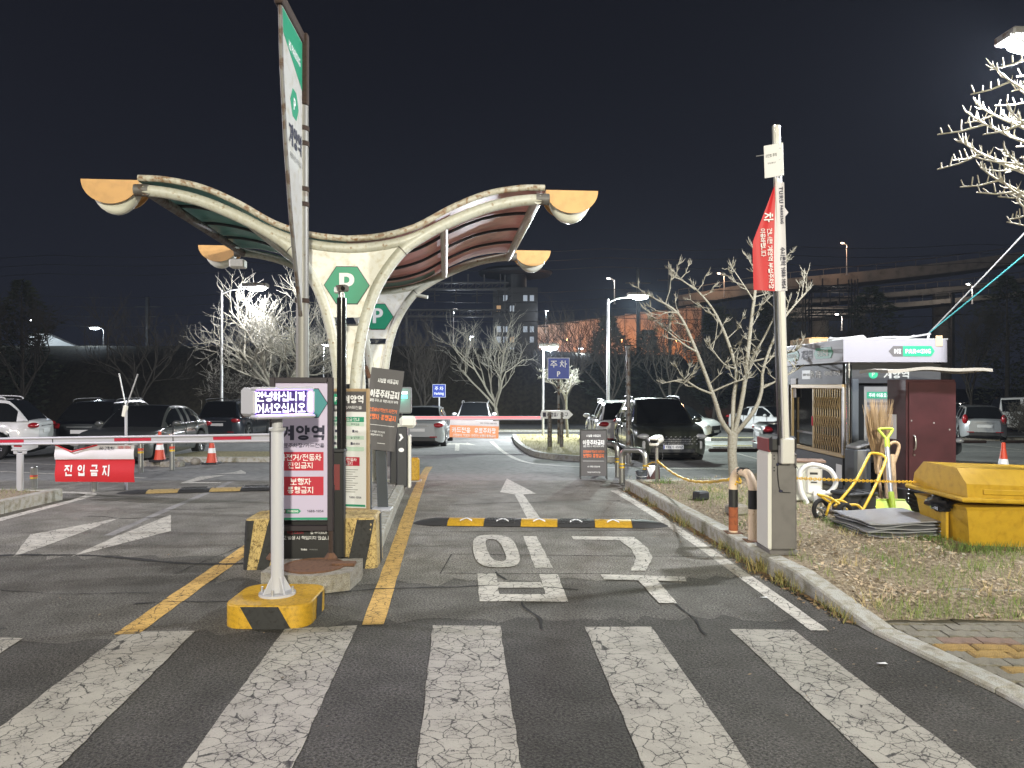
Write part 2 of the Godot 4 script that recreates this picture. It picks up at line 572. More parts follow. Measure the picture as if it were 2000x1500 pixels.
	M.boomled = glow(Color(1.0, 0.05, 0.06), 5.0)
	M.greenled = glow(Color(0.15, 1.0, 0.75), 2.2)
	M.whiteled = glow(Color(0.8, 1.0, 0.95), 2.5)
	M.window = glow(Color(0.75, 0.86, 1.0), 0.4)
	M.windowwarm = glow(Color(1.0, 0.6, 0.28), 0.4)


# ---------------------------------------------------------------- lettering
const JAMO := {
	"ㄱ": [[0, 1, 1, 1, 0.95, 0]], "ㄴ": [[0, 1, 0, 0, 1, 0]], "ㄷ": [[1, 1, 0, 1, 0, 0, 1, 0]], "ㄹ": [[0, 1, 1, 1, 1, 0.5, 0, 0.5, 0, 0, 1, 0]],
	"ㅁ": [[0, 1, 1, 1, 1, 0, 0, 0, 0, 1]], "ㅂ": [[0, 1, 0, 0, 1, 0, 1, 1], [0, 0.52, 1, 0.52]], "ㅅ": [[0.5, 1, 0.42, 0.5, 0, 0], [0.5, 0.62, 1, 0]], "ㅇ": ["o", 0, 0, 1, 1],
	"ㅈ": [[0, 1, 1, 1], [0.5, 1, 0.4, 0.5, 0, 0], [0.48, 0.58, 1, 0]], "ㅊ": [[0.3, 1.08, 0.7, 1.08], [0, 0.76, 1, 0.76], [0.5, 0.76, 0, 0], [0.5, 0.46, 1, 0]],
	"ㅋ": [[0, 1, 1, 1, 0.95, 0], [0, 0.52, 0.95, 0.52]], "ㅌ": [[1, 1, 0, 1, 0, 0, 1, 0], [0, 0.5, 0.95, 0.5]], "ㅍ": [[0, 1, 1, 1], [0, 0, 1, 0], [0.3, 1, 0.3, 0], [0.7, 1, 0.7, 0]],
	"ㅎ": [[0.3, 1.08, 0.7, 1.08], [0, 0.78, 1, 0.78], ["o", 0.14, 0, 0.86, 0.54]],
	"ㅏ": [[0.3, 1, 0.3, 0], [0.3, 0.52, 1, 0.52]], "ㅑ": [[0.3, 1, 0.3, 0], [0.3, 0.68, 1, 0.68], [0.3, 0.36, 1, 0.36]], "ㅓ": [[0.8, 1, 0.8, 0], [0, 0.52, 0.8, 0.52]],
	"ㅕ": [[0.8, 1, 0.8, 0], [0, 0.7, 0.8, 0.7], [0, 0.36, 0.8, 0.36]], "ㅣ": [[0.6, 1, 0.6, 0]], "ㅐ": [[0.1, 1, 0.1, 0], [0.85, 1, 0.85, 0], [0.1, 0.52, 0.85, 0.52]],
	"ㅔ": [[0.45, 1, 0.45, 0], [1, 1, 1, 0], [-0.15, 0.52, 0.45, 0.52]], "ㅖ": [[0.45, 1, 0.45, 0], [1, 1, 1, 0], [-0.15, 0.68, 0.45, 0.68], [-0.15, 0.36, 0.45, 0.36]], "ㅒ": [[0.1, 1, 0.1, 0], [0.85, 1, 0.85, 0], [0.1, 0.66, 0.85, 0.66], [0.1, 0.36, 0.85, 0.36]],
	"ㅗ": [[0, 0, 1, 0], [0.5, 1, 0.5, 0]], "ㅛ": [[0, 0, 1, 0], [0.32, 1, 0.32, 0], [0.68, 1, 0.68, 0]], "ㅜ": [[0, 1, 1, 1], [0.5, 1, 0.5, 0]], "ㅠ": [[0, 1, 1, 1], [0.32, 1, 0.32, 0], [0.68, 1, 0.68, 0]], "ㅡ": [[0, 0.5, 1, 0.5]],
}
const INI := "ㄱㄲㄴㄷㄸㄹㅁㅂㅃㅅㅆㅇㅈㅉㅊㅋㅌㅍㅎ"
const VOW := ["ㅏ", "ㅐ", "ㅑ", "ㅒ", "ㅓ", "ㅔ", "ㅕ", "ㅖ", "ㅗ", "ㅗㅏ", "ㅗㅐ", "ㅗㅣ", "ㅛ", "ㅜ", "ㅜㅓ", "ㅜㅔ", "ㅜㅣ", "ㅠ", "ㅡ", "ㅡㅣ", "ㅣ"]
const FIN := ["", "ㄱ", "ㄱㄱ", "ㄱㅅ", "ㄴ", "ㄴㅈ", "ㄴㅎ", "ㄷ", "ㄹ", "ㄹㄱ", "ㄹㅁ", "ㄹㅂ", "ㄹㅅ", "ㄹㅌ", "ㄹㅍ", "ㄹㅎ", "ㅁ", "ㅂ", "ㅂㅅ", "ㅅ", "ㅅㅅ", "ㅇ", "ㅈ", "ㅊ", "ㅋ", "ㅌ", "ㅍ", "ㅎ"]
const DOUBLE := {"ㄲ": "ㄱㄱ", "ㄸ": "ㄷㄷ", "ㅃ": "ㅂㅂ", "ㅆ": "ㅅㅅ", "ㅉ": "ㅈㅈ"}
var lift := 0.0
var lifts := 0.00012
var latin := {}


func stroke(s: Sh, pts: Array, w: float, to: Transform2D) -> void:
	for i in range(0, pts.size() - 2, 2):
		var a := to * Vector2(pts[i], pts[i + 1])
		var b := to * Vector2(pts[i + 2], pts[i + 3])
		var d := (b - a).normalized() * w * 0.5
		var q := Vector2(-d.y, d.x)
		a -= d
		b += d
		lift += lifts
		s.quad(Vector3(a.x + q.x, a.y + q.y, lift), Vector3(b.x + q.x, b.y + q.y, lift), Vector3(b.x - q.x, b.y - q.y, lift), Vector3(a.x - q.x, a.y - q.y, lift), Vector3.BACK)


func jamo(s: Sh, ch: String, r: Rect2, w: float, slanted := false) -> void:
	r = r.grow(-w * 0.5)
	if DOUBLE.has(ch) or ch.length() > 1:
		var two: String = DOUBLE.get(ch, ch)
		jamo(s, two[0], Rect2(r.position, Vector2(r.size.x * 0.47, r.size.y)).grow(w * 0.5), w)
		jamo(s, two[1], Rect2(r.position + Vector2(r.size.x * 0.53, 0), Vector2(r.size.x * 0.47, r.size.y)).grow(w * 0.5), w)
		return
	var to := Transform2D(Vector2(r.size.x, 0), Vector2(0, r.size.y), r.position)
	var sh: Array = JAMO[ch]
	if slanted and ch == "ㄱ":
		sh = [[0, 1, 1, 1, 0.85, 0.45, 0.2, 0]]
	if slanted and ch == "ㅋ":
		sh = [[0, 1, 1, 1, 0.85, 0.45, 0.2, 0], [0, 0.55, 0.9, 0.55]]
	if sh[0] is String:
		sh = [sh]
	for q in sh:
		if q[0] is String:
			var c := to * Vector2((q[1] + q[3]) * 0.5, (q[2] + q[4]) * 0.5)
			var h := Vector2((q[3] - q[1]) * 0.5 * r.size.x, (q[4] - q[2]) * 0.5 * r.size.y)
			lift += lifts
			var k := 20
			for i in k:
				var e := Vector2(cos(TAU * i / k), sin(TAU * i / k))
				var f := Vector2(cos(TAU * (i + 1) / k), sin(TAU * (i + 1) / k))
				var ho := h + Vector2(w, w) * 0.5
				var hi := (h - Vector2(w, w) * 0.5).max(Vector2(0.001, 0.001))
				s.quad(Vector3(c.x + e.x * ho.x, c.y + e.y * ho.y, lift), Vector3(c.x + f.x * ho.x, c.y + f.y * ho.y, lift), Vector3(c.x + f.x * hi.x, c.y + f.y * hi.y, lift), Vector3(c.x + e.x * hi.x, c.y + e.y * hi.y, lift), Vector3.BACK)
		else:
			stroke(s, q, w, to)


func syllable(s: Sh, ch: String, o: Vector2, sz: Vector2, w: float) -> void:
	var code := ch.unicode_at(0) - 0xAC00
	var ini := INI[code / 588]
	var vow: String = VOW[(code % 588) / 28]
	var fin: String = FIN[code % 28]
	var put := func(x0: float, y0: float, x1: float, y1: float) -> Rect2: return Rect2(o + Vector2(x0, y0) * sz, Vector2(x1 - x0, y1 - y0) * sz)
	var flat := "ㅗㅛㅜㅠㅡ".contains(vow[0])
	if vow.length() == 2:
		if fin:
			jamo(s, ini, put.call(0.04, 0.6, 0.6, 1), w)
			jamo(s, vow[0], put.call(0, 0.36, 0.66, 0.6), w)
			jamo(s, vow[1], put.call(0.66, 0.36, 1, 1), w)
			jamo(s, fin, put.call(0.15, 0, 0.95, 0.32), w)
		else:
			jamo(s, ini, put.call(0.04, 0.5, 0.62, 0.97), w)
			jamo(s, vow[0], put.call(0, 0.1, 0.68, 0.46), w)
			jamo(s, vow[1], put.call(0.68, 0, 1, 1), w)
	elif flat:
		if fin:
			jamo(s, ini, put.call(0.14, 0.62, 0.86, 1), w)
			jamo(s, vow, put.call(0, 0.35, 1, 0.59), w)
			jamo(s, fin, put.call(0.12, 0, 0.88, 0.32), w)
		else:
			jamo(s, ini, put.call(0.1, 0.46, 0.9, 0.98), w)
			jamo(s, vow, put.call(0, 0.02, 1, 0.42), w)
	elif fin:
		jamo(s, ini, put.call(0.02, 0.46, 0.6, 0.98), w, true)
		jamo(s, vow, put.call(0.58, 0.38, 1, 1), w)
		jamo(s, fin, put.call(0.16, 0, 0.94, 0.34), w)
	else:
		jamo(s, ini, put.call(0.0, 0.1, 0.58, 0.92), w, true)
		jamo(s, vow, put.call(0.6, 0, 1, 1), w)


func latin_mesh(t: String) -> Array:
	if not latin.has(t):
		var f := SystemFont.new()
		f.font_names = ["Droid Sans"]
		f.font_weight = 700
		var m := TextMesh.new()
		m.font = f
		m.text = t
		m.font_size = 64
		m.pixel_size = 0.01
		m.curve_step = 3.0
		m.depth = 0.0
		latin[t] = [m.surface_get_arrays(0), m.get_aabb()]
	return latin[t]


func runs(t: String) -> Array:
	var out := []
	for ch in t:
		var kind := 2 if ch.unicode_at(0) >= 0xAC00 else (0 if ch == " " else 1)
		if kind == 1 and out.size() and out[-1][0] == 1:
			out[-1][1] += ch
		else:
			out.append([kind, ch])
	return out


func write(s: Sh, t: String, cx: float, cy: float, h: float, weight := 0.13, ax := 0.92, gap := 0.1, fit := 0.0) -> void:  # centred on (cx, cy) in the x, y plane, h tall
	var parts := runs(t)
	var wide := 0.0
	var ws := []
	for q in parts:
		var w := 0.0
		if q[0] == 2:
			w = h * ax
		elif q[0] == 0:
			w = h * 0.25
		else:
			w = (latin_mesh(q[1])[1] as AABB).size.x * h / 0.62 * ax
		ws.append(w)
		wide += w + h * gap
	wide -= h * gap
	var sx := 1.0
	if fit > 0.0:
		sx = fit / wide
	var x := cx - wide * sx * 0.5
	lift = 0.0
	for i in parts.size():
		var q: Array = parts[i]
		if q[0] == 2:
			syllable(s, q[1], Vector2(x, cy - h * 0.5), Vector2(ws[i] * sx, h), h * weight)
		elif q[0] == 1:
			var lm := latin_mesh(q[1])
			var ab: AABB = lm[1]
			var v: PackedVector3Array = lm[0][Mesh.ARRAY_VERTEX]
			var ix: PackedInt32Array = lm[0][Mesh.ARRAY_INDEX] if lm[0][Mesh.ARRAY_INDEX] != null else PackedInt32Array(range(v.size()))
			var k := h / 0.62
			var low := ab.position.y
			lift += lifts
			for j in range(0, ix.size(), 3):
				var a := []
				for e in 3:
					var g := v[ix[j + e]]
					a.append(Vector3(x + (g.x - ab.position.x) * k * ax * sx, cy + (g.y - low - ab.size.y * 0.5) * k, lift))
				if (a[1] - a[0]).cross(a[2] - a[0]).length() > 1e-12:
					s.tri(a[0], a[1], a[2], Vector3.BACK)
		x += (ws[i] + h * gap) * sx


func print_on(parent: Node, m: Material, at: Transform3D, lines: Array, called := "lettering") -> MeshInstance3D:  # lines: [text, cx, cy, h, weight, aspect, gap, fit]
	var s := Sh.new()
	s.X = at
	for l in lines:
		write(s, l[0], l[1], l[2], l[3], l[4] if l.size() > 4 else 0.13, l[5] if l.size() > 5 else 0.92, l[6] if l.size() > 6 else 0.1, l[7] if l.size() > 7 else 0.0)
	return obj(called, s, m, parent)


func patch(called: String, parent: Node, m: Material, at: Transform3D, rects: Array, z := 0.0012) -> MeshInstance3D:  # printed panels: [x0, y0, x1, y1]
	var s := Sh.new()
	s.X = at
	for r in rects:
		s.prism(PackedVector2Array([Vector2(r[0], r[1]), Vector2(r[2], r[1]), Vector2(r[2], r[3]), Vector2(r[0], r[3])]), z - 0.001, z)
	return obj(called, s, m, parent)


func hexagon(cx: float, cy: float, w: float, h: float, nose := 0.28) -> PackedVector2Array:
	return PackedVector2Array([Vector2(cx - w / 2, cy), Vector2(cx - w / 2 + w * nose, cy - h / 2), Vector2(cx + w / 2 - w * nose, cy - h / 2), Vector2(cx + w / 2, cy), Vector2(cx + w / 2 - w * nose, cy + h / 2), Vector2(cx - w / 2 + w * nose, cy + h / 2)])


func _ready() -> void:
	rng.seed = 77
	# camera
	var cam := Camera3D.new()
	cam.name = "camera"
	cam.position = Vector3(0, 1.75, 0)
	cam.fov = rad_to_deg(2.0 * atan(750.0 / 1450.0))
	cam.near = 0.05
	cam.far = 900.0
	add_child(cam)
	cam.current = true
	# night sky
	var env := Environment.new()
	env.background_mode = Environment.BG_SKY
	var sky := Sky.new()
	var ps := ProceduralSkyMaterial.new()
	ps.sky_top_color = Color(0.0036, 0.0039, 0.0072).linear_to_srgb()
	ps.sky_horizon_color = Color(0.0125, 0.0145, 0.0225).linear_to_srgb()
	ps.sky_curve = 0.16
	ps.ground_bottom_color = Color(0.004, 0.004, 0.005).linear_to_srgb()
	ps.ground_horizon_color = Color(0.012, 0.012, 0.017).linear_to_srgb()
	sky.sky_material = ps
	env.sky = sky
	env.tonemap_mode = Environment.TONE_MAPPER_LINEAR
	env.tonemap_exposure = 1.06
	env.fog_enabled = true
	env.fog_density = 0.00035
	env.fog_light_color = Color(0.85, 0.9, 1.0)
	env.sdfgi_enabled = true
	env.ssao_enabled = true
	env.ssil_enabled = true
	var we := WorldEnvironment.new()
	we.name = "night_sky"
	we.environment = env
	add_child(we)
	make_materials()
	street_lamps()
	setting()
	markings()
	far_background()
	canopy()
	island_things()
	exit_lane()
	entry_lane()
	right_verge()
	kiosk()
	kiosk_clutter()
	cars()
	trees()
	litter()


# ---------------------------------------------------------------- lamps
func lamp_light(parent: Node, at: Vector3, col: Color, e: float, size := 0.12) -> void:
	var l := OmniLight3D.new()
	l.name = "light"
	l.position = at
	l.light_color = col
	l.light_energy = e
	l.light_size = size * 1.6
	l.omni_range = 90.0
	l.omni_attenuation = 2.0
	l.shadow_enabled = true
	parent.add_child(l, true)


func street_lamp(label: String, foot: Vector3, high: float, arm: Vector3, col: Color, e: float, bulb: Material, called := "street_lamp", pole_r := 0.075, k := 1.0) -> Node3D:
	var t := thing(called, label, "street lamp", foot, 0.0)
	var pole := Sh.new()
	pole.tube([Vector3.ZERO, Vector3(0, high * 0.5, 0), Vector3(0, high, 0)], [pole_r, pole_r * 0.85, pole_r * 0.6], 10)
	obj("pole", pole, M.galv, t)
	tb("base_plate", t, M.galv, [Vector3(0, 0, 0), Vector3(0, 0.05, 0)], pole_r * 2.2, 10)
	var end := Vector3(0, high, 0) + arm
	if arm.length() > 0.05:
		tb("arm", t, M.galv, [Vector3(0, high - 0.15, 0), Vector3(0, high - 0.02, 0) + arm * 0.35, end], pole_r * 0.42, 8)
	var d := arm.normalized() if arm.length() > 0.05 else Vector3.RIGHT
	d.y = 0
	d = d.normalized()
	var B := Basis(d, Vector3.UP, d.cross(Vector3.UP))
	bx("housing", t, M.galvdark, end + d * 0.14 * k + Vector3(0, 0.05, 0) * k, Vector3(0.5, 0.08, 0.24) * k, 0.02, B)
	var s := Sh.new()
	s.X = Transform3D(B, end + d * 0.16 * k + Vector3(0, -0.02, 0) * k)
	s.ball(Vector3.ZERO, Vector3(0.2, 0.055, 0.1) * k, 10)
	obj("bulb", s, bulb, t)
	lamp_light(t, end + d * 0.16 * k + Vector3(0, -0.075 * k - 0.19, 0), col, e, 0.1)
	return t


func street_lamps() -> void:
	# the lamp whose head shows at the right edge, over the bare tree
	street_lamp("tall street lamp blazing above the bare tree at the right edge", Vector3(7.6, 0.1, -8.4), 5.4, Vector3(-1.6, 0.05, 0.1), Color(0.97, 0.98, 1.0), 88.0, M.bulbcool, "street_lamp", 0.075, 1.35)
	# the street behind the viewer
	street_lamp("street lamp on the pavement behind the viewer, right of the lane", Vector3(3.4, 0.0, 11.0), 5.5, Vector3(-1.0, 0.1, -0.5), Color(1.0, 0.975, 0.885), 350.0, M.bulb)
	street_lamp("street lamp on the pavement behind the viewer, far left", Vector3(-7.8, 0.0, 4.6), 7.2, Vector3(1.0, 0.1, -0.3), Color(0.98, 0.96, 0.92), 62.0, M.bulb)
	street_lamp("street lamp out of the picture on the left verge of the exit lane", Vector3(-14.5, 0.1, -8.6), 6.2, Vector3(1.2, 0.1, 0.0), Color(0.97, 0.95, 1.0), 95.0, M.bulbcool)
	# the car park
	street_lamp("car park lamp with starry glare beside the bright bare tree, left", Vector3(-13.3, gh(-34), -34), 6.75, Vector3(1.25, 0.12, 0.0), Color(0.96, 0.97, 1.0), 44.0, M.bulb, "street_lamp", 0.08, 2.2)
	street_lamp("car park lamp with a banded white pole behind the green SUV", Vector3(3.95, gh(-30.5), -30.5), 5.85, Vector3(1.0, 0.1, 0.0), Color(0.93, 1.0, 0.97), 130.0, M.bulbcool, "street_lamp", 0.075, 1.8)
	street_lamp("low post lamp with a round glare beside the blue parking sign", Vector3(1.38, gh(-33), -33), 4.05, Vector3.ZERO, Color(0.95, 0.97, 1.0), 130.0, M.bulbcool, "street_lamp", 0.06, 1.8)
	street_lamp("post lamp seen under the left arch of the canopy", Vector3(-12.7, gh(-50), -50), 5.6, Vector3.ZERO, Color(0.95, 0.97, 1.0), 60.0, M.bulbcool, "street_lamp", 0.06, 1.3)
	street_lamp("far lamp with a blue glare on top of the dark bank, left", Vector3(-39.6, 5.0, -72), 2.1, Vector3(-0.5, 0.1, 0), Color(0.85, 0.93, 1.0), 12.0, M.bulbcool, "street_lamp", 0.06, 2.4)


# ---------------------------------------------------------------- the ground
func flat(s: Sh, poly: PackedVector2Array, dy: float) -> void:  # a sheet over the ground: outline in x, z
	var idx := Geometry2D.triangulate_polygon(poly)
	for i in range(0, idx.size(), 3):
		flat3(s, poly[idx[i]], poly[idx[i + 1]], poly[idx[i + 2]], dy)


func flat3(s: Sh, a: Vector2, b: Vector2, d: Vector2, dy: float) -> void:
	var q := [a, b, d]
	var far := 0
	var longest := 0.0
	for i in 3:
		var l := absf(q[i].y - q[(i + 1) % 3].y)
		if l > longest:
			longest = l
			far = i
	if longest > 0.6 and minf(a.y, minf(b.y, d.y)) < -9.0 and maxf(a.y, maxf(b.y, d.y)) > -13.5:
		var m: Vector2 = (q[far] + q[(far + 1) % 3]) * 0.5
		flat3(s, q[far], m, q[(far + 2) % 3], dy)
		flat3(s, m, q[(far + 1) % 3], q[(far + 2) % 3], dy)
		return
	s.tri(Vector3(a.x, gh(a.y) + dy, a.y), Vector3(b.x, gh(b.y) + dy, b.y), Vector3(d.x, gh(d.y) + dy, d.y), Vector3.UP)


func pts2(a: Array) -> PackedVector2Array:
	var out := PackedVector2Array()
	for i in range(0, a.size(), 2):
		out.append(Vector2(a[i], a[i + 1]))
	return out


func smooth2(a: Array, per := 5) -> PackedVector2Array:
	var q := []
	for i in range(0, a.size(), 2):
		q.append(Vector3(a[i], 0, a[i + 1]))
	var out := PackedVector2Array()
	for v in smooth_path(q, per):
		out.append(Vector2(v.x, v.z))
	return out


func ribbon(s: Sh, path: PackedVector2Array, w: float, dy: float, jitter := 0.0) -> void:
	var l := PackedVector2Array()
	var r := PackedVector2Array()
	for i in path.size():
		var d := (path[mini(i + 1, path.size() - 1)] - path[maxi(i - 1, 0)]).normalized()
		var q := Vector2(-d.y, d.x) * w * 0.5 * (1.0 + rng.randf_range(-jitter, jitter))
		l.append(path[i] + q)
		r.append(path[i] - q)
	for i in path.size() - 1:
		flat3(s, l[i], r[i], r[i + 1], dy)
		flat3(s, l[i], r[i + 1], l[i + 1], dy)


const KERB := [2.9, -2.2, 2.84, -3.4, 2.77, -4.09, 2.66, -4.42, 2.53, -5.2, 2.41, -6.34, 2.33, -6.9, 2.25, -8.3, 2.08, -10.2, 1.94, -12.8]


func kerb_x(z: float) -> float:
	for i in range(0, KERB.size() - 2, 2):
		var a := Vector2(KERB[i], KERB[i + 1])
		var b := Vector2(KERB[i + 2], KERB[i + 3])
		if z <= a.y and z >= b.y:
			return lerpf(a.x, b.x, (z - a.y) / (b.y - a.y))
	return 1.94 if z < -12.8 else 2.9


func kerb_h(z: float) -> float:
	return gh(z) + lerpf(0.036, 0.16, clampf((-z - 5.2) / 1.15, 0.0, 1.0))


func kerb_run(parent: Node, a: Vector3, b: Vector3, w: float, depth: float, inward: Vector3) -> void:  # one kerb stone from a to b along its top outer edge
	var s := Sh.new()
	var d := (b - a).normalized()
	var a1 := a + d * 0.006
	var b1 := b - d * 0.006
	var i := inward * w
	var dn := Vector3.DOWN * depth
	var bv := 0.015
	var rows := []
	for q in [[Vector3.ZERO + dn], [Vector3.DOWN * bv], [inward * bv], [i - inward * bv], [i + Vector3.DOWN * bv], [i + dn]]:
		rows.append(PackedVector3Array([a1 + q[0], b1 + q[0]]))
	for k in rows.size() - 1:
		var mid: Vector3 = (rows[k][0] + rows[k + 1][1]) * 0.5
		s.quad(rows[k][0], rows[k][1], rows[k + 1][1], rows[k + 1][0], mid - (a + b) * 0.5 - i * 0.5 - dn * 0.5)
	for e in [[0, a1], [1, b1]]:
		var o: Vector3 = -d if e[0] == 0 else d
		for k in range(1, 5):
			s.tri(rows[0][e[0]], rows[k][e[0]], rows[k + 1][e[0]], o)
	obj("kerb_stone", s, M.kerb, parent)


func setting() -> void:
	# one sheet of asphalt to the horizon
	var zs := [30.0, 12.0, 4.0, 0.0, -4.0, -8.0]
	var z := -9.0
	while z > -14.0:
		zs.append(z)
		z -= 0.5
	for q in [-14.0, -20.0, -40.0, -62.0, -120.0, -500.0]:
		zs.append(q)
	var s := Sh.new()
	for i in zs.size() - 1:
		for x in [[-400.0, -60.0], [-60.0, 0.0], [0.0, 60.0], [60.0, 400.0]]:
			s.quad(Vector3(x[0], gh(zs[i]), zs[i]), Vector3(x[1], gh(zs[i]), zs[i]), Vector3(x[1], gh(zs[i + 1]), zs[i + 1]), Vector3(x[0], gh(zs[i + 1]), zs[i + 1]), Vector3.UP)
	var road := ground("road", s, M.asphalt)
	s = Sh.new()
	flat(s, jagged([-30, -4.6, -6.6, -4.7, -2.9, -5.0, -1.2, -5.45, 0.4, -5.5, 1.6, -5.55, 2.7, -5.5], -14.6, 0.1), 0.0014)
	ground("half_lit_asphalt", s, M.halflitasphalt)  # in-between tone that softens the lamplight gradient painted on the road
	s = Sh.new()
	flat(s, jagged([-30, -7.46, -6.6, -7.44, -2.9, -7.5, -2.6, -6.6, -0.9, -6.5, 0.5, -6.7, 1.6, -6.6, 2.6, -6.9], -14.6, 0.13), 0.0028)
	ground("old_lit_asphalt", s, M.oldlitasphalt)  # older asphalt, its colour raised further for the lamplight on the mid road
	s = Sh.new()
	for q in [[-30.0, 4.5, -14.2, -62.0], [4.5, 60.0, -14.9, -62.0]]:
		flat(s, PackedVector2Array([Vector2(q[0], q[2]), Vector2(q[1], q[2]), Vector2(q[1], q[3]), Vector2(q[0], q[3])]), 0.004)
	ground("car_park_surface", s, M.lot)
	# right verge: soil behind a row of granite kerb stones
	s = Sh.new()
	var rows := []
	var n := noise(0.5, FastNoiseLite.TYPE_SIMPLEX_SMOOTH, 3, 9)
	z = -5.35
	while z > -14.9:
		var row := PackedVector3Array()
		for k in 60:
			var u := float(k) / 59.0
			var x := kerb_x(z) + 0.17 + u * u * 12.0 + u * 2.0
			var y := kerb_h(z) - 0.012 + (n.get_noise_2d(x * 2.0, z * 2.0) * 0.03 if k > 0 else 0.0)
			if z < -12.8:
				y -= 0.16 * clampf((-z - 12.8) / 0.6, 0.0, 1.0) * clampf((5.0 - x) * 2.0, 0.0, 1.0)
			row.append(Vector3(x, y, z))
		rows.append(row)
		z -= 0.12
	s.grid(rows, Vector3.UP)
	ground("verge_soil", s, M.soil)
	var kerb := Node3D.new()
	kerb.name = "kerb"
	kerb.set_meta("kind", "structure")
	add_child(kerb)
	var stones := [-2.3, -3.25, -4.2, -5.2, -6.34, -6.9, -7.75, -8.6, -9.6, -10.6, -11.7, -12.75]
	for i in stones.size() - 1:
		var a: float = stones[i]
		var b: float = stones[i + 1]
		kerb_run(kerb, Vector3(kerb_x(a), kerb_h(a), a), Vector3(kerb_x(b), kerb_h(b), b), 0.17, 0.3, Vector3.RIGHT)
	kerb_run(kerb, Vector3(1.94, kerb_h(-12.78), -12.78), Vector3(2.95, kerb_h(-12.78), -12.9), 0.17, 0.3, Vector3.BACK)
	# pavement of interlocking pavers
	s = Sh.new()
	var bed_edge := PackedVector2Array()
	for i in 21:
		bed_edge.append(Vector2(kerb_x(-2.2 - i * 0.19) + 0.1, -2.2 - i * 0.19))
	bed_edge.append(Vector2(9.0, -6.0))
	bed_edge.append(Vector2(9.0, -2.2))
	flat(s, bed_edge, 0.006)
	var walk := ground("pavement", s, M.mortar)
	var shapes := []
	for v in 3:
		s = Sh.new()
		var o := PackedVector2Array()
		var L := 0.122
		var W := 0.058
		for sd in [-1.0, 1.0]:
			var e := []
			for q in [[-1.0, 0.0], [-0.62, 0.011], [-0.25, -0.009], [0.2, 0.011], [0.62, -0.009], [1.0, 0.0]]:
				e.append(Vector2(q[0] * L, sd * W + q[1]))
			if sd > 0:
				e.reverse()
			for q in e:
				o.append(q)
		s.X = Transform3D(Basis(Vector3.RIGHT, -PI / 2))
		s.prism(o, 0.0, 0.026 + 0.002 * v)
		shapes.append(s.done())
	var ribbed := Sh.new()
	ribbed.box(Vector3(0, 0.012, 0), Vector3(0.235, 0.022, 0.112), 0.006)
	for k in 4:
		ribbed.box(Vector3(0, 0.026, -0.039 + k * 0.026), Vector3(0.22, 0.007, 0.014), 0.003)
	var ribmesh := ribbed.done()
	var row_n := 0
	z = -5.62
	while z < -3.0:
		var x := kerb_x(z) + 0.305 + (0.126 if row_n % 2 else 0.0)
		if row_n % 2:
			var hf := MeshInstance3D.new()
			hf.name = "paver"
			hf.mesh = shapes[0]
			hf.material_override = M.paver
			hf.position = Vector3(x - 0.19, 0.004, z)
			hf.scale = Vector3(0.48, 1, 1)
			hf.rotation.y = -0.04
			walk.add_child(hf, true)
		while x < 5.4:
			var o := MeshInstance3D.new()
			o.name = "paver"
			var yellow := row_n in [6, 7, 9] or (row_n == 8 and x > 3.6)
			o.mesh = ribmesh if yellow else shapes[rng.randi() % 3]
			o.material_override = M.tactile if yellow else (M.paverred if row_n < 1 or rng.randf() < 0.05 else M.paver)
			o.position = Vector3(x, 0.002 + rng.randf_range(0, 0.005), z + 0.05 * (x - 3.0) * 0.8)
			o.rotation = Vector3(rng.randf_range(-0.02, 0.02), -0.04 + rng.randf_range(-0.03, 0.03), rng.randf_range(-0.02, 0.02))
			if x < 0.72 * -z + 0.2:
				walk.add_child(o, true)
			x += 0.252
		z += 0.128
		row_n += 1
	# left verge with its kerb
	s = Sh.new()
	rows = []
	for i in 40:
		var row := PackedVector3Array()
		for k in 30:
			var x := -7.03 - k * 0.25
			var zz := -4.0 - i * 0.186
			row.append(Vector3(x, gh(zz) + 0.16 + n.get_noise_2d(x * 3.0, zz * 3.0) * 0.03, zz))
		rows.append(row)
	s.grid(rows, Vector3.UP)
	ground("left_verge_soil", s, M.soil)
	var lk := Node3D.new()
	lk.name = "left_kerb"
	lk.set_meta("kind", "structure")
	add_child(lk)
	for q in [[-4.0, -5.0], [-5.0, -6.0], [-6.0, -7.0], [-7.0, -8.0], [-8.0, -9.0], [-9.0, -10.05], [-10.05, -11.35]]:
		kerb_run(lk, Vector3(-6.87, gh(q[0]) + 0.17, q[0]), Vector3(-6.87, gh(q[1]) + 0.17, q[1]), 0.17, 0.3, Vector3.LEFT)
	kerb_run(lk, Vector3(-6.87, gh(-11.36) + 0.17, -11.36), Vector3(-8.2, gh(-11.36) + 0.17, -11.36), 0.17, 0.3, Vector3.BACK)
	kerb_run(lk, Vector3(-8.2, gh(-11.36) + 0.17, -11.36), Vector3(-9.6, gh(-11.36) + 0.17, -11.36), 0.17, 0.3, Vector3.BACK)
	# centre island between the lanes: slabs inside a concrete kerb, along the lane direction
	var isl := Node3D.new()
	isl.name = "island_pavement"
	isl.set_meta("kind", "structure")
	add_child(isl)
	var dir := Vector2(-0.0905, -0.9959)
	var across := Vector2(0.9959, -0.0905)
	for k in 11:
		var o := Vector2(-1.93, -7.35) + dir * (k * 1.0)
		for sd in [-1.0, 1.0]:
			var a: Vector2 = o + across * 0.6 * sd
			var b: Vector2 = a + dir * 1.0
			kerb_run(isl, Vector3(a.x, gh(a.y) + 0.15, a.y), Vector3(b.x, gh(b.y) + 0.15, b.y), 0.13, 0.25, Vector3(-across.x, 0, -across.y) * sd)
	var slab_mesh := []
	for v in 2:
		s = Sh.new()
		s.box(Vector3(0, 0.02, 0), Vector3(0.294, 0.05 + 0.004 * v, 0.294), 0.006)
		slab_mesh.append(s.done())
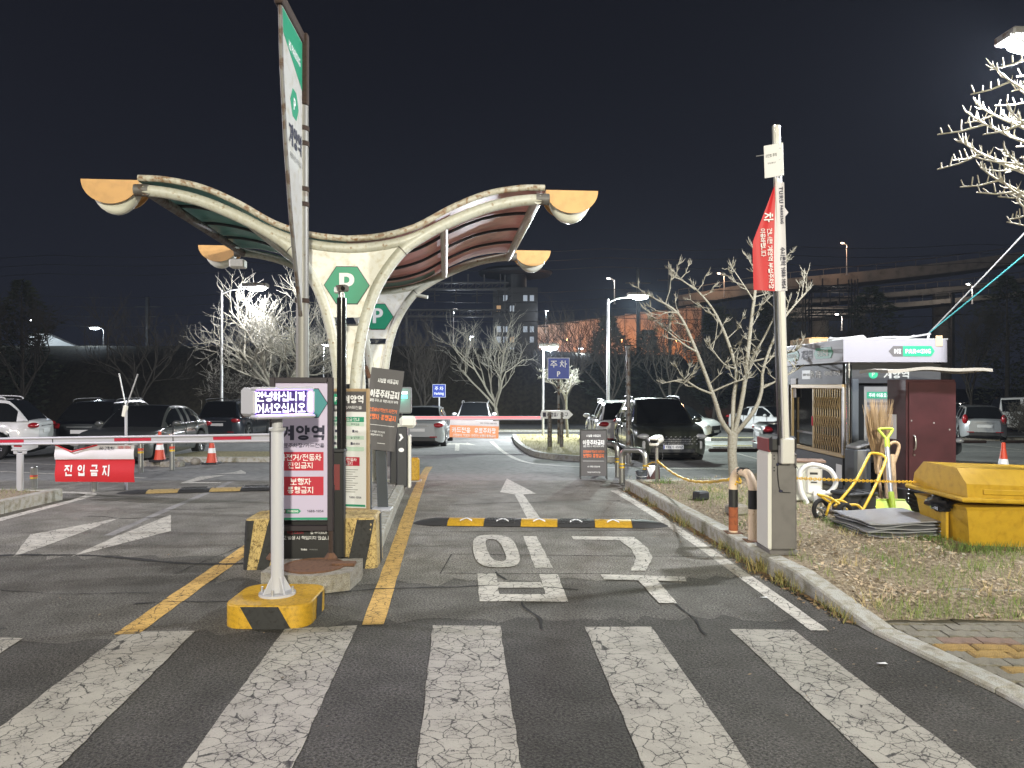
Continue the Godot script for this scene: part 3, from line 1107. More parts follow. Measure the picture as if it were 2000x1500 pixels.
	for k in 36:
		for j in 3:
			var c := Vector2(-1.93, -7.55) + dir * (k * 0.303) + across * ((j - 1) * 0.303)
			var o := MeshInstance3D.new()
			o.name = "slab"
			o.mesh = slab_mesh[rng.randi() % 2]
			o.material_override = M.slab
			o.position = Vector3(c.x, gh(c.y) + 0.1 + rng.randf_range(0, 0.008), c.y)
			o.rotation = Vector3(rng.randf_range(-0.015, 0.015), 0.0905, rng.randf_range(-0.015, 0.015))
			isl.add_child(o, true)
	var bed := Sh.new()
	for k in 11:
		var o := Vector2(-1.93, -7.35) + dir * (k * 1.0)
		var a := o - across * 0.5
		var b := o + across * 0.5
		var e := a + dir
		var f := b + dir
		bed.quad(Vector3(a.x, gh(a.y) + 0.1, a.y), Vector3(b.x, gh(b.y) + 0.1, b.y), Vector3(f.x, gh(f.y) + 0.1, f.y), Vector3(e.x, gh(e.y) + 0.1, e.y), Vector3.UP)
	obj("bedding", bed, M.mortar, isl)
	# grass island among the parked cars, right of the entry lane
	var edge := smooth2([0.02, -34.5, 0.1, -29.0, 0.3, -24.5, 0.6, -21.3, 1.1, -19.9, 1.9, -19.0, 3.0, -18.7])
	var poly := PackedVector2Array(edge)
	poly.append(Vector2(3.0, -34.5))
	grass_island("grass_island", edge, poly, 0.15)
	# planted strips between the parking rows
	for q in [[-9.0, 7.5, -41.6, -43.4], [8.2, 30.0, -30.6, -31.8], [-9.2, -5.6, -18.9, -21.6], [6.5, 13.0, -24.0, -25.2]]:
		var e2 := PackedVector2Array([Vector2(q[0], q[3]), Vector2(q[0], q[2]), Vector2(q[1], q[2]), Vector2(q[1], q[3])])
		grass_island("planted_strip", e2, e2, 0.13)
	# red and dark wheel stops
	for q in [[7.0, -23.2], [9.0, -23.2], [11.2, -23.2], [15.4, -28.9], [17.6, -28.9], [19.9, -28.9]]:
		var w := tag(bx("wheel_stop", self, M.rustbrown, Vector3(q[0], gh(q[1]) + 0.06, q[1]), Vector3(1.7, 0.11, 0.15), 0.03), "low brown wheel stop at the head of a parking bay", "wheel stop", "wheel stops in the parking bays")
		w.set_meta("label", "low brown wheel stop, %s of the row %s" % ["first" if q[0] < 8.0 or (q[0] > 12.0 and q[0] < 17.0) else ("third" if q[0] > 19.0 or (q[0] > 10.0 and q[0] < 12.0) else "middle"), "left of the kiosk" if q[0] < 12.0 else "right of the maroon cupboard"])


func grass_island(called: String, edge: PackedVector2Array, poly: PackedVector2Array, h: float) -> void:
	var s := Sh.new()
	flat(s, poly, h - 0.01)
	var o := ground(called, s, M.drygrass)
	var k := Sh.new()
	for i in edge.size() - 1:
		var d := (edge[i + 1] - edge[i]).normalized()
		var inn := Vector2(-d.y, d.x)
		if not Geometry2D.is_point_in_polygon((edge[i] + edge[i + 1]) * 0.5 + inn * 0.05, poly):
			inn = -inn
		var a := Vector3(edge[i].x, gh(edge[i].y), edge[i].y)
		var b := Vector3(edge[i + 1].x, gh(edge[i + 1].y), edge[i + 1].y)
		var w := Vector3(inn.x, 0, inn.y) * 0.16
		var u := Vector3.UP * h
		k.quad(a, b, b + u, a + u, -w)
		k.quad(a + u, b + u, b + u + w, a + u + w, Vector3.UP)
	obj("kerb_edge", k, M.kerb, o)


# ---------------------------------------------------------------- painted markings
func markings() -> void:
	var road: Node = get_node("road")
	var s: Sh
	for q in [[-3.95, -5.14, -3.36, -5.1, -3.1, -3.3, -3.7, -3.3], [-2.73, -5.23, -2.24, -5.25, -2.03, -3.0, -2.54, -3.0], [-1.62, -5.29, -1.12, -5.37, -0.97, -2.9, -1.47, -2.9], [-0.573, -5.37, -0.085, -5.36, 0.07, -2.9, -0.4, -2.9], [0.523, -5.34, 1.0, -5.34, 1.11, -2.9, 0.62, -2.9], [1.55, -5.29, 2.0, -5.27, 2.14, -2.9, 1.7, -2.9]]:
		s = Sh.new()
		flat(s, ragged(pts2(q)), 0.005)
		obj("crosswalk_stripe", s, M.paint, road)
	s = Sh.new()
	ribbon(s, smooth2([-1.01, -5.39, -1.18, -7.5, -1.35, -9.6, -1.58, -12.4, -1.83, -15.5, -1.95, -17.5], 8), 0.16, 0.005, 0.06)
	obj("yellow_line", s, M.yellowline, road)
	s = Sh.new()
	ribbon(s, smooth2([-2.69, -5.18, -2.74, -6.2, -2.8, -7.7, -2.93, -10.0, -3.1, -13.0], 8), 0.17, 0.005, 0.06)
	obj("yellow_line", s, M.yellowline, road)
	s = Sh.new()
	ribbon(s, smooth2([2.18, -5.26, 2.13, -6.4, 2.02, -8.4, 1.86, -10.6, 1.72, -12.5], 8), 0.13, 0.005, 0.05)
	obj("white_line", s, M.paint2, road)
	# the two syllables of ENTRANCE, as strokes
	var rl := Sh.new()
	var up := 0.005
	for q in [[0.13, -8.52, 0.28, -8.52, 0.39, -7.05, 0.22, -7.05], [-0.32, -6.84, -0.15, -6.84, -0.09, -5.96, -0.26, -5.96], [0.25, -6.81, 0.42, -6.81, 0.45, -5.95, 0.29, -5.95], [-0.15, -6.54, 0.25, -6.54, 0.27, -6.36, -0.13, -6.36], [-0.1, -6.16, 0.29, -6.16, 0.29, -5.95, -0.09, -5.96], [0.68, -8.5, 1.39, -8.46, 1.44, -7.9, 1.41, -7.45, 1.25, -6.93, 1.11, -6.93, 1.24, -7.42, 1.26, -7.85, 1.2, -8.28, 0.69, -8.32], [0.81, -6.79, 1.56, -6.71, 1.54, -6.55, 0.82, -6.62], [1.12, -6.6, 1.29, -6.6, 1.31, -5.9, 1.17, -5.9]]:
		flat(rl, ragged(pts2(q)), up)
		up += 0.0007
	for i in 28:
		var a := TAU * i / 28.0
		var b := TAU * (i + 1) / 28.0
		var q := []
		for e in [[a, 1.0], [b, 1.0], [b, 0.5], [a, 0.5]]:
			var sx: float = signf(cos(e[0])) * pow(absf(cos(e[0])), 0.6)
			var sz: float = signf(sin(e[0])) * pow(absf(sin(e[0])), 0.7)
			var inner: float = e[1]
			var hx := 0.235 if inner == 1.0 else 0.085
			var hz := 0.76 if inner == 1.0 else 0.52
			q.append_array([-0.175 + sx * hx + sz * 0.06, -7.81 + sz * hz])
		flat(rl, pts2(q), up)
	obj("road_lettering", rl, M.paint2, road)
	s = Sh.new()
	flat(s, pts2([-0.10, -14.57, 0.39, -12.06, 0.18, -11.98, 0.04, -11.98, -0.20, -12.25]), 0.005)
	flat(s, pts2([0.04, -11.98, 0.18, -11.98, 0.37, -9.62, 0.2, -9.62]), 0.005)
	obj("road_arrow", s, M.paint2, road)
	s = Sh.new()
	flat(s, ragged(pts2([-5.05, -7.52, -5.59, -8.61, -5.11, -9.69, -5.03, -7.97])), 0.005)
	flat(s, ragged(pts2([-4.46, -7.5, -4.54, -8.49, -4.56, -9.92, -4.05, -8.82])), 0.005)
	obj("road_arrow", s, M.paint2, road)
	s = Sh.new()
	flat(s, pts2([-6.10, -13.63, -6.30, -14.95, -5.89, -15.36, -5.98, -13.86]), 0.009)
	flat(s, pts2([-6.10, -13.63, -5.98, -13.86, -5.40, -13.81, -5.36, -13.63]), 0.0095)
	flat(s, pts2([-6.26, -15.55, -5.98, -15.93, -6.02, -16.49, -5.71, -15.93, -5.58, -15.55]), 0.009)
	obj("road_arrow", s, M.paint2, road)
	s = Sh.new()
	flat(s, pts2([-2.59, -27.22, -2.41, -29.17, -2.37, -28.59, -1.74, -28.59, -1.77, -29.17, -1.31, -27.22, -1.67, -27.59, -1.97, -27.9, -1.69, -23.74, -1.83, -23.74, -2.13, -27.9]), 0.009)
	obj("road_arrow", s, M.paint2, road)
	s = Sh.new()
	ribbon(s, smooth2([-6.5, -5.0, -6.55, -8.0, -6.6, -9.6, -6.63, -11.0, -6.75, -11.9, -7.1, -12.2, -7.5, -12.25], 6), 0.16, 0.005, 0.05)
	obj("white_line", s, M.paint2, road)
	s = Sh.new()
	ribbon(s, smooth2([-4.65, -8.55, -4.98, -12.03, -5.3, -14.0], 6), 0.11, 0.0045, 0.25)
	obj("white_line", s, M.paint3, road)
	s = Sh.new()
	ribbon(s, smooth2([-0.85, -30.4, -0.3, -23.5, 0.25, -19.3, 0.95, -17.9, 2.2, -17.2, 5.0, -16.8], 6), 0.14, 0.009)
	obj("white_line", s, M.paint2, road)
	for q in [[-7.2, -14.6, -12.0, -16.5], [-9.0, -17.2, -15.0, -19.6], [3.2, -16.9, 6.4, -16.4], [6.4, -16.4, 6.8, -22.5], [8.6, -16.3, 9.2, -22.5], [10.6, -19.2, 24.0, -19.2], [12.0, -23.4, 26.0, -23.4], [14.2, -23.6, 14.6, -28.6], [16.6, -23.6, 17.2, -28.6], [18.8, -23.6, 19.6, -28.6], [3.0, -14.6, 7.5, -14.2]]:
		s = Sh.new()
		ribbon(s, PackedVector2Array([Vector2(q[0], q[1]), Vector2((q[0] + q[2]) / 2, (q[1] + q[3]) / 2), Vector2(q[2], q[3])]), 0.11, 0.009)
		obj("bay_line", s, M.paint2, road)
	# cracks and the tarred joint across the road
	var cr := Sh.new()
	for q in [[-3.0, -5.9, 3.6, 0.02], [-6.6, -7.45, 4.2, 0.055], [-6.6, -6.1, 3.6, 0.012], [-5.5, -5.0, 1.9, 0.012]]:
		cr_path(cr, Vector2(q[0], q[1]), Vector2(1.0, -0.02), q[2], q[3], 0.06)
	for q in [[0.08, -5.95, 0.7, 0.02], [1.3, -5.88, 0.75, 0.014], [-0.15, -6.9, 0.3, 0.02], [-2.9, -8.0, 1.2, 0.012]]:
		cr_path(cr, Vector2(q[0], q[1]), Vector2(-0.15, 1.0), q[2], q[3], 0.1)
	for q in [[0.95, -9.6, 0.9], [-0.9, -10.8, 1.3], [1.1, -11.4, 0.6], [-4.9, -10.4, 1.0], [-5.6, -9.8, 1.0]]:
		cr_path(cr, Vector2(q[0], q[1]), Vector2(0.8, 0.25), q[2], 0.018, 0.12)
	for q in [[-0.62, -7.62, 2.1, -7.5], [-0.62, -7.62, -0.66, -6.85], [-0.66, -6.85, 0.9, -6.83], [-1.0, -8.75, 2.2, -8.9]]:
		ribbon(cr, PackedVector2Array([Vector2(q[0], q[1]), Vector2((q[0] + q[2]) / 2, (q[1] + q[3]) / 2 + 0.01), Vector2(q[2], q[3])]), 0.012, 0.0064, 0.3)
	obj("cracks", cr, M.tar, road).set_meta("kind", "stuff")
	var dj := Sh.new()
	ribbon(dj, PackedVector2Array([Vector2(-3.2, -21.6), Vector2(0.35, -22.0)]), 0.16, 0.01)  # plain dark strip across the entry lane
	obj("dark_cross_strip", dj, M.tar, road)


func jagged(edge: Array, back: float, amp: float) -> PackedVector2Array:  # a sheet whose near edge wanders
	var out := PackedVector2Array()
	for i in range(0, edge.size() - 2, 2):
		var a := Vector2(edge[i], edge[i + 1])
		var b := Vector2(edge[i + 2], edge[i + 3])
		var k := maxi(1, int(a.distance_to(b) / 0.12))
		for j in k:
			out.append(a.lerp(b, float(j) / k) + Vector2(0, rng.randf_range(-amp, amp)))
	out.append(Vector2(edge[-2], back))
	out.append(Vector2(edge[0], back))
	return out


func ragged(q: PackedVector2Array) -> PackedVector2Array:
	var out := PackedVector2Array()
	for i in q.size():
		var a := q[i]
		var b := q[(i + 1) % q.size()]
		var k := maxi(1, int(a.distance_to(b) / 0.09))
		for j in k:
			out.append(a.lerp(b, float(j) / k) + (Vector2(rng.randf_range(-0.0045, 0.0045), rng.randf_range(-0.0045, 0.0045)) if j > 0 else Vector2.ZERO))
	return out


func cr_path(s: Sh, at: Vector2, d: Vector2, length: float, w: float, wild: float) -> void:
	var path := PackedVector2Array([at])
	var k := int(length / 0.07)
	d = d.normalized()
	var side := 0.0
	for i in k:
		side = clampf(side + rng.randf_range(-wild, wild) * 0.5, -wild, wild)
		path.append(path[-1] + d * 0.07 + Vector2(-d.y, d.x) * side * 0.45)
	ribbon(s, path, w, 0.0068, 0.6)


# ---------------------------------------------------------------- canopy over the lanes
func v3s(a: Array, z := 0.0) -> Array:
	var out := []
	for i in range(0, a.size(), 2):
		out.append(Vector3(a[i], a[i + 1], z))
	return out


func canopy() -> void:
	var t := thing("canopy", "cream steel canopy with two curved wings and green parking hexagons over the island", "canopy", Vector3(-1.91, 0, -8.6), 0.0905)
	var right := [2.26, 3.94, 1.97, 3.91, 1.6, 3.82, 1.17, 3.64, 0.86, 3.47, 0.61, 3.28, 0.36, 2.92, 0.21, 2.52, 0.13, 2.1, 0.09, 1.6, 0.09, 0.1]
	var valley := [-1.2, 3.65, -0.72, 3.44, -0.36, 3.35, 0.0, 3.32, 0.36, 3.35, 0.72, 3.44, 1.2, 3.65]
	var edge := [2.3, 4.06, 2.0, 4.05, 1.6, 3.97, 1.2, 3.8, 0.8, 3.58, 0.4, 3.46, 0.0, 3.42]
	for z in [0.0, -4.0]:
		for sd in [-1.0, 1.0]:
			var pts := []
			for p in smooth_path(v3s(right, z), 5):
				pts.append(Vector3(p.x * sd, p.y, p.z))
			tb("arch_tube", t, M.cream, pts, 0.066, 12)
			tb("base_flange", t, M.cream, [Vector3(0.09 * sd, gh(-8.6 + z) + 0.12, z), Vector3(0.09 * sd, gh(-8.6 + z) + 0.17, z)], 0.13, 12)
			for k in [7, 15, 24, 31, 37]:
				tb("joint_ring", t, M.galvdark if k == 24 else M.cream, [(pts[k] as Vector3).lerp(pts[k + 1], 0.42), (pts[k] as Vector3).lerp(pts[k + 1], 0.58 if k == 24 else 0.5)], 0.069, 12)
		tb("valley_tube", t, M.cream, smooth_path(v3s(valley, z), 5), 0.06, 10)
		# white infill between the arches, with the parking hexagon
		var o := PackedVector2Array()
		var rp := smooth_path(v3s(right), 5)
		var vp := smooth_path(v3s(valley), 5)
		for p in vp:
			if absf(p.x) < 0.72:
				o.append(Vector2(p.x, p.y - 0.03))
		for p in rp:
			if p.y < 3.4 and p.y > 2.44:
				o.append(Vector2(p.x - 0.03, p.y))
		var half := o.duplicate()
		for i in range(half.size() - 1, -1, -1):
			if half[i].y < 3.25:
				o.append(Vector2(-half[i].x, half[i].y))
		var s := Sh.new()
		s.prism(o, z - 0.02, z + 0.02)
		obj("infill_panel", s, M.creampanel, t)
		s = Sh.new()
		s.prism(PackedVector2Array([Vector2(-0.15, 1.75), Vector2(0.15, 1.75), Vector2(0.18, 2.425), Vector2(-0.18, 2.425)]), z - 0.015, z + 0.015)
		obj("infill_panel", s, M.creampanel, t)
		bx("panel_rail", t, M.dark, Vector3(0, 2.433, z + 0.012), Vector3(0.36, 0.016, 0.04))
		s = Sh.new()
		s.prism(hexagon(0, 2.89, 0.525, 0.44, 0.27), z + 0.02, z + 0.028)
		obj("hexagon_border", s, M.dark, t)
		s = Sh.new()
		s.prism(hexagon(0, 2.89, 0.505, 0.418, 0.27), z + 0.028, z + 0.034)
		obj("hexagon_sign", s, M.green, t)
		print_on(t, M.letter, Transform3D(Basis(), Vector3(0, 0, z + 0.0355)), [["P", 0.0, 2.905, 0.34, 0.13, 1.05]])
	# gutter edge and roof sheets over each wing
	for sd in [-1.0, 1.0]:
		var rows := []
		var up := []
		for p in smooth_path(v3s(edge), 5):
			rows.append(PackedVector3Array([Vector3(p.x * sd, p.y - 0.035, 0.05), Vector3(p.x * sd, p.y - 0.035, -2.0), Vector3(p.x * sd, p.y - 0.035, -4.05)]))
		var s := Sh.new()
		s.grid(rows, Vector3.DOWN)
		obj("roof_sheet", s, M.sheetgreen if sd < 0 else M.sheetred, t)
		for z in [0.06, -4.06]:
			var e := []
			for p in smooth_path(v3s(edge), 5):
				e.append(Vector3(p.x * sd, p.y, z))
			tb("edge_gutter", t, M.gutter, e, 0.038, 6)
		for k in 3:
			var z := -1.0 - k * 1.0
			var e := []
			for p in smooth_path(v3s(edge), 5):
				e.append(Vector3(p.x * sd, p.y - 0.06, z))
			tb("sheet_rib", t, M.dark, e, 0.022, 6)
		if sd > 0:
			s = Sh.new()
			var r2 := []
			for p in smooth_path(v3s(edge), 5):
				if p.x < 1.25:
					r2.append(PackedVector3Array([Vector3(p.x, p.y - 0.042, -0.35), Vector3(p.x, p.y - 0.042, -0.12)]))
			s.grid(r2, Vector3.DOWN)
			obj("green_sheet_strip", s, M.sheetgreen, t)
			var r3 := []
			s = Sh.new()
			for p in smooth_path(v3s(edge), 5):
				if p.x < 1.0:
					r3.append(PackedVector3Array([Vector3(p.x, p.y - 0.042, -3.95), Vector3(p.x, p.y - 0.042, -3.5)]))
			s.grid(r3, Vector3.DOWN)
			obj("green_sheet_strip", s, M.sheetgreen, t)
		tb("tip_beam", t, M.galvdark if sd < 0 else M.cream, [Vector3(2.22 * sd, 3.93, 0.05), Vector3(2.22 * sd, 3.93, -4.05)], 0.06, 10)
		tb("cross_beam", t, M.cream, [Vector3(1.12 * sd, 3.6, 0.0), Vector3(1.12 * sd, 3.6, -4.0)], 0.05, 10)
		for z in [0.0, -4.0]:
			half_lamp(t, Vector3(2.64 * sd, 4.06, z - 0.02))
			tb("lamp_bracket", t, M.galvdark, [Vector3(2.2 * sd, 3.94, z), Vector3(2.36 * sd, 3.94, z)], 0.07, 8)
	tb("drain_pipe", t, M.cream, [Vector3(-0.04, 2.3, -1.9), Vector3(0.0, 1.5, -1.8), Vector3(0.03, 0.15, -1.8)], 0.03, 8)
	tb("conduit", t, M.rust, [Vector3(-0.2, 2.05, -3.9), Vector3(-0.13, 1.85, -3.9)], 0.035, 8)
	bx("camera_box", t, M.cabwhite, Vector3(-2.25, 3.72, -3.8), Vector3(0.24, 0.14, 0.2), 0.02)
	tb("stub", t, M.cabwhite, [Vector3(0.6, 3.27, -3.98), Vector3(0.84, 3.22, -3.93)], 0.03, 8)


func half_lamp(t: Node3D, at: Vector3) -> void:
	var s := Sh.new()
	s.X = Transform3D(Basis(), at)
	var o := PackedVector2Array()
	var R := 0.315
	for i in 25:
		var a := PI + PI * i / 24.0
		o.append(Vector2(cos(a) * R, sin(a) * R * 0.86))
	s.prism(o, -0.02, 0.0)
	s.prism(o, -0.36, -0.34)
	var rows := []
	for q in o:
		rows.append(PackedVector3Array([Vector3(q.x, q.y * 0.75, -0.02), Vector3(q.x, q.y * 0.75, -0.34)]))
	s.grid(rows, Vector3.DOWN, Vector3(0, 0.2, -0.18))
	s.quad(Vector3(-R, 0, 0), Vector3(R, 0, 0), Vector3(R, 0, -0.36), Vector3(-R, 0, -0.36), Vector3.UP)
	var shade := obj("lamp_shade", s, M.lampshade, t)
	s = Sh.new()
	s.X = Transform3D(Basis(), at)
	rows = []
	for i in 13:
		var row := PackedVector3Array()
		for k in 7:
			var a := PI * 1.12 + PI * 0.76 * i / 12.0
			var w := 1.0 - pow(absf(k - 3.0) / 3.0, 3.0) * 0.35
			row.append(Vector3(cos(a) * 0.27 * (0.8 + 0.2 * w), sin(a) * 0.36 * w, -0.05 - 0.26 * k / 6.0))
		rows.append(row)
	s.grid(rows, Vector3.DOWN, Vector3(0, 0, -0.18))
	obj("lamp_diffuser", s, M.diffuser, shade)


# ---------------------------------------------------------------- signs and machines on the island
func chevron_block(called: String, label: String, at: Vector3, turn: float, size: Vector3, round_r: float, taper: float, yellow: Material, stripes: Array) -> Node3D:
	var t := thing(called, label, "concrete block", at, turn)
	block_part(t, "body", yellow, size, round_r, taper, 0.0, stripes)
	return t


func block_part(t: Node3D, called: String, yellow: Material, size: Vector3, round_r: float, taper: float, y0: float, stripes: Array) -> void:
	var ring := PackedVector2Array()
	for q in [[1, 1, 0.0], [-1, 1, 0.25], [-1, -1, 0.5], [1, -1, 0.75]]:
		for i in 7:
			var a: float = TAU * (q[2] + 0.25 * i / 6.0)
			ring.append(Vector2(q[0] * (size.x / 2 - round_r) + cos(a) * round_r, q[1] * (size.z / 2 - round_r) + sin(a) * round_r))
	var s := Sh.new()
	var rows := []
	for lv in [[0.0, 1.0], [0.5, 1.0 - taper * 0.5], [0.93, 1.0 - taper], [0.985, 0.985 - taper], [1.0, 0.95 - taper]]:
		var row := PackedVector3Array()
		for q in ring:
			row.append(Vector3(q.x * lv[1], y0 + size.y * lv[0], q.y * lv[1]))
		row.append(row[0])
		rows.append(row)
	s.grid(rows, Vector3.UP, Vector3(0, y0 + size.y * 0.4, 0))
	var top: PackedVector3Array = rows[-1]
	for i in range(1, top.size() - 2):
		s.tri(top[0], top[i], top[i + 1], Vector3.UP)
	var body := obj(called, s, yellow, t)
	for st in stripes:  # [metres along the outline from the right end of the front, width, lean]
		s = Sh.new()
		var n := 10
		var r2 := []
		for k in n + 1:
			var v := float(k) / n
			var row := PackedVector3Array()
			for j in 5:
				var q := along(ring, 6, st[0] + st[1] * (float(j) / 4.0) + st[2] * v)
				var sc := 1.0 - taper * v
				row.append(Vector3(q.x * sc, y0 + size.y * 0.965 * v, q.y * sc) + Vector3(q.x, 0, q.y).normalized() * 0.004)
			r2.append(row)
		s.grid(r2, Vector3.UP, Vector3(0, y0 + size.y * 0.5, 0))
		obj("black_stripe", s, M.blockblack, body)


func along(ring: PackedVector2Array, start: int, dist: float) -> Vector2:  # a point that far along a closed outline
	var step := 1 if dist >= 0.0 else -1
	var left := absf(dist)
	var i := start
	for k in ring.size() * 2:
		var j := posmod(i + step, ring.size())
		var l := ring[i].distance_to(ring[j])
		if left <= l:
			return ring[i].lerp(ring[j], left / maxf(l, 0.0001))
		left -= l
		i = j
	return ring[i]


func rim(parent: Node, called: String, m: Material, w: float, h: float, bar: float, depth: float, y: float, z := 0.0) -> void:
	var s := Sh.new()
	for sd in [-1.0, 1.0]:
		s.box(Vector3(sd * (w / 2 - bar / 2), y, z), Vector3(bar, h, depth), 0.004)
		s.box(Vector3(0, y + sd * (h / 2 - bar / 2), z), Vector3(w - bar * 2 - 0.002, bar, depth - 0.002), 0.004)
	obj(called, s, m, parent)


func island_things() -> void:
	# yellow and black nose block
	chevron_block("concrete_block", "large worn yellow and black striped concrete block at the island nose behind the signs", Vector3(-1.92, 0, -7.25), 0.05, Vector3(1.26, 0.48, 0.5), 0.06, 0.03, M.blockyellow, [[0.06, 0.17, -0.11], [0.5, 0.17, -0.11], [0.95, 0.11, -0.1], [1.15, 0.1, -0.05], [-0.4, 0.14, -0.08]])
	# LED greeting display on its own yellow plinth
	var t := thing("led_display", "white LED greeting display on a pale post bolted to a yellow and black plinth", "display", Vector3(-1.77, 0, -5.6), 0.0)
	block_part(t, "plinth", M.freshyellow, Vector3(0.62, 0.165, 0.6), 0.14, 0.0, 0.0, [[-0.02, 0.27, 0.09], [-0.46, 0.16, -0.03], [0.75, 0.2, 0.06]])
	var s := Sh.new()
	s.lathe([Vector2(0, 0.16), Vector2(0.135, 0.165), Vector2(0.135, 0.182), Vector2(0, 0.182)], 24)
	obj("base_plate", s, M.whitepost, t)
	s = Sh.new()
	for k in 4:
		var B := Basis(Vector3.UP, PI / 4 + k * PI / 2)
		s.X = Transform3D(B, Vector3(0, 0.182, 0))
		s.prism(PackedVector2Array([Vector2(0.045, 0), Vector2(0.115, 0), Vector2(0.045, 0.125)]), -0.005, 0.005)
	obj("gusset", s, M.whitepost, t)
	for k in 4:
		var a := TAU * k / 4.0
		tb("bolt", t, M.galv, [Vector3(cos(a) * 0.115, 0.18, sin(a) * 0.115), Vector3(cos(a) * 0.115, 0.225, sin(a) * 0.115)], 0.009, 6)
	tb("post", t, M.whitepost, [Vector3(0, 0.18, 0), Vector3(0, 1.4, 0)], 0.047, 20)
	tb("neck", t, M.whitepost, [Vector3(0, 1.4, 0), Vector3(0, 1.52, 0)], 0.04, 16)
	tb("collar", t, M.whitepost, [Vector3(0, 1.4, 0), Vector3(0, 1.42, 0)], 0.062, 20)
	var B := Basis(Vector3.UP, 0.72)
	var H := Transform3D(B, Vector3(0.0, 1.615, 0.0))
	s = Sh.new()
	s.X = H
	s.box(Vector3(0, 0, -0.06), Vector3(0.43, 0.215, 0.24), 0.022)
	obj("housing", s, M.whitepost, t)
	s = Sh.new()
	s.X = H
	s.box(Vector3(0, 0.1, 0.1), Vector3(0.46, 0.026, 0.1), 0.01)
	s.box(Vector3(0, -0.105, 0.11), Vector3(0.46, 0.03, 0.13), 0.012)
	s.box(Vector3(0.217, 0, 0.105), Vector3(0.026, 0.17, 0.11), 0.01)
	s.box(Vector3(-0.217, 0, 0.085), Vector3(0.026, 0.17, 0.06), 0.01)
	obj("bezel", s, M.whitepost, t)
	s = Sh.new()
	s.X = H
	s.box(Vector3(0, 0, 0.063), Vector3(0.405, 0.178, 0.006))
	obj("screen", s, M.ledback, t)
	var led := print_on(t, M.led, H * Transform3D(Basis(), Vector3(0, 0, 0.068)), [["안녕하십니까", 0.0, 0.042, 0.074, 0.15, 0.8, 0.03, 0.385], ["어서오십시오", 0.0, -0.045, 0.074, 0.15, 0.8, 0.03, 0.385]], "screen_lettering")
	var al := AreaLight3D.new()
	al.name = "screen_light"
	al.area_size = Vector2(0.38, 0.16)
	al.light_color = Color(0.62, 0.46, 1.0)
	al.light_energy = 2.0
	al.shadow_enabled = true
	t.add_child(al)
	al.transform = H * Transform3D(Basis(Vector3.UP, PI), Vector3(0, 0, 0.085))
	# round foundation with its rusty lid
	t = thing("manhole_base", "chipped concrete foundation with a round rusty lid at the foot of the station sign", "foundation", Vector3(-1.74, 0, -6.52), 0.03)
	s = Sh.new()
	var o := PackedVector2Array()
	for q in [[-0.38, -0.28], [-0.4, 0.2], [-0.2, 0.3], [0.12, 0.34], [0.36, 0.24], [0.4, -0.1], [0.38, -0.28]]:
		o.append(Vector2(q[0], -q[1]))
	s.X = Transform3D(Basis(Vector3.RIGHT, -PI / 2))
	s.prism(o, 0.0, 0.15)
	obj("concrete", s, M.concrete, t)
	s = Sh.new()
	s.lathe([Vector2(0.27, 0.149), Vector2(0.27, 0.163), Vector2(0.25, 0.166), Vector2(0.24, 0.158), Vector2(0, 0.16)], 28)
	obj("lid", s, M.rust, t)
	bx("hinge_bar", t, M.rust, Vector3(0.26, 0.165, -0.02), Vector3(0.2, 0.03, 0.1), 0.006)
	s = Sh.new()
	for k in 4:
		s.ball(Vector3(-0.22 + k * 0.12, 0.03 + 0.01 * k, 0.31), Vector3(0.05, 0.035, 0.03), 6)
	obj("rubble", s, M.concrete, t)
	# station sign in a dark frame
	t = thing("station_sign", "white station parking sign with red notices in a dark standing frame", "sign", Vector3(-1.92, 0.15, -6.78), 0.015)
	rim(t, "frame", M.signframe, 0.575, 1.4, 0.05, 0.05, 0.96)
	for sd in [-1.0, 1.0]:
		tb("leg", t, M.rustbrown, [Vector3(sd * 0.265, 0.02, 0), Vector3(sd * 0.265, 0.28, 0)], 0.022, 8)
		s = Sh.new()
		s.X = Transform3D(Basis(), Vector3(sd * 0.265, 0.0, 0.0))
		s.lathe([Vector2(0, 0), Vector2(0.06, 0.0), Vector2(0.06, 0.015), Vector2(0.028, 0.06), Vector2(0, 0.06)], 4)
		obj("foot", s, M.rust, t)
	bx("panel", t, M.signpanel, Vector3(0, 0.985, 0.0), Vector3(0.478, 1.255, 0.012))
	var F := Transform3D(Basis(), Vector3(0, 0.985, 0.0075))
	s = Sh.new()
	s.X = F
	s.prism(hexagon(0.07, 0.44, 0.34, 0.27, 0.25), 0.0, 0.001)
	obj("hexagon_border", s, M.ink, t)
	s = Sh.new()
	s.X = F
	s.prism(hexagon(0.07, 0.44, 0.325, 0.255, 0.25), 0.001, 0.002)
	obj("hexagon", s, M.teal, t)
	print_on(t, M.letter, F.translated_local(Vector3(0, 0, 0.003)), [["P", 0.06, 0.44, 0.15, 0.13, 1.0]])
	print_on(t, M.ink, F, [["계양역", 0.01, 0.17, 0.135, 0.16, 0.9, 0.1, 0.41], ["유료주차장/카드전용", 0.0, 0.055, 0.04, 0.11, 0.85, 0.03, 0.42], ["1688-1054", 0.125, -0.545, 0.03, 0.13, 1.0, 0.0, 0.15]])
	patch("red_notice", t, M.red, F, [[-0.215, -0.175, 0.2, -0.005], [-0.215, -0.4, 0.2, -0.23]])
	print_on(t, M.letter, F.translated_local(Vector3(0, 0, 0.0016)), [["자전거/전동차", -0.008, -0.055, 0.06, 0.12, 0.8, 0.06, 0.38], ["진입금지", -0.008, -0.127, 0.055, 0.12, 0.85, 0.06, 0.23], ["보행자", -0.008, -0.275, 0.06, 0.12, 0.85, 0.06, 0.19], ["통행금지", -0.008, -0.352, 0.06, 0.12, 0.85, 0.06, 0.24]])
	badge(t, F.translated_local(Vector3(-0.1, -0.545, 0)), 0.19)
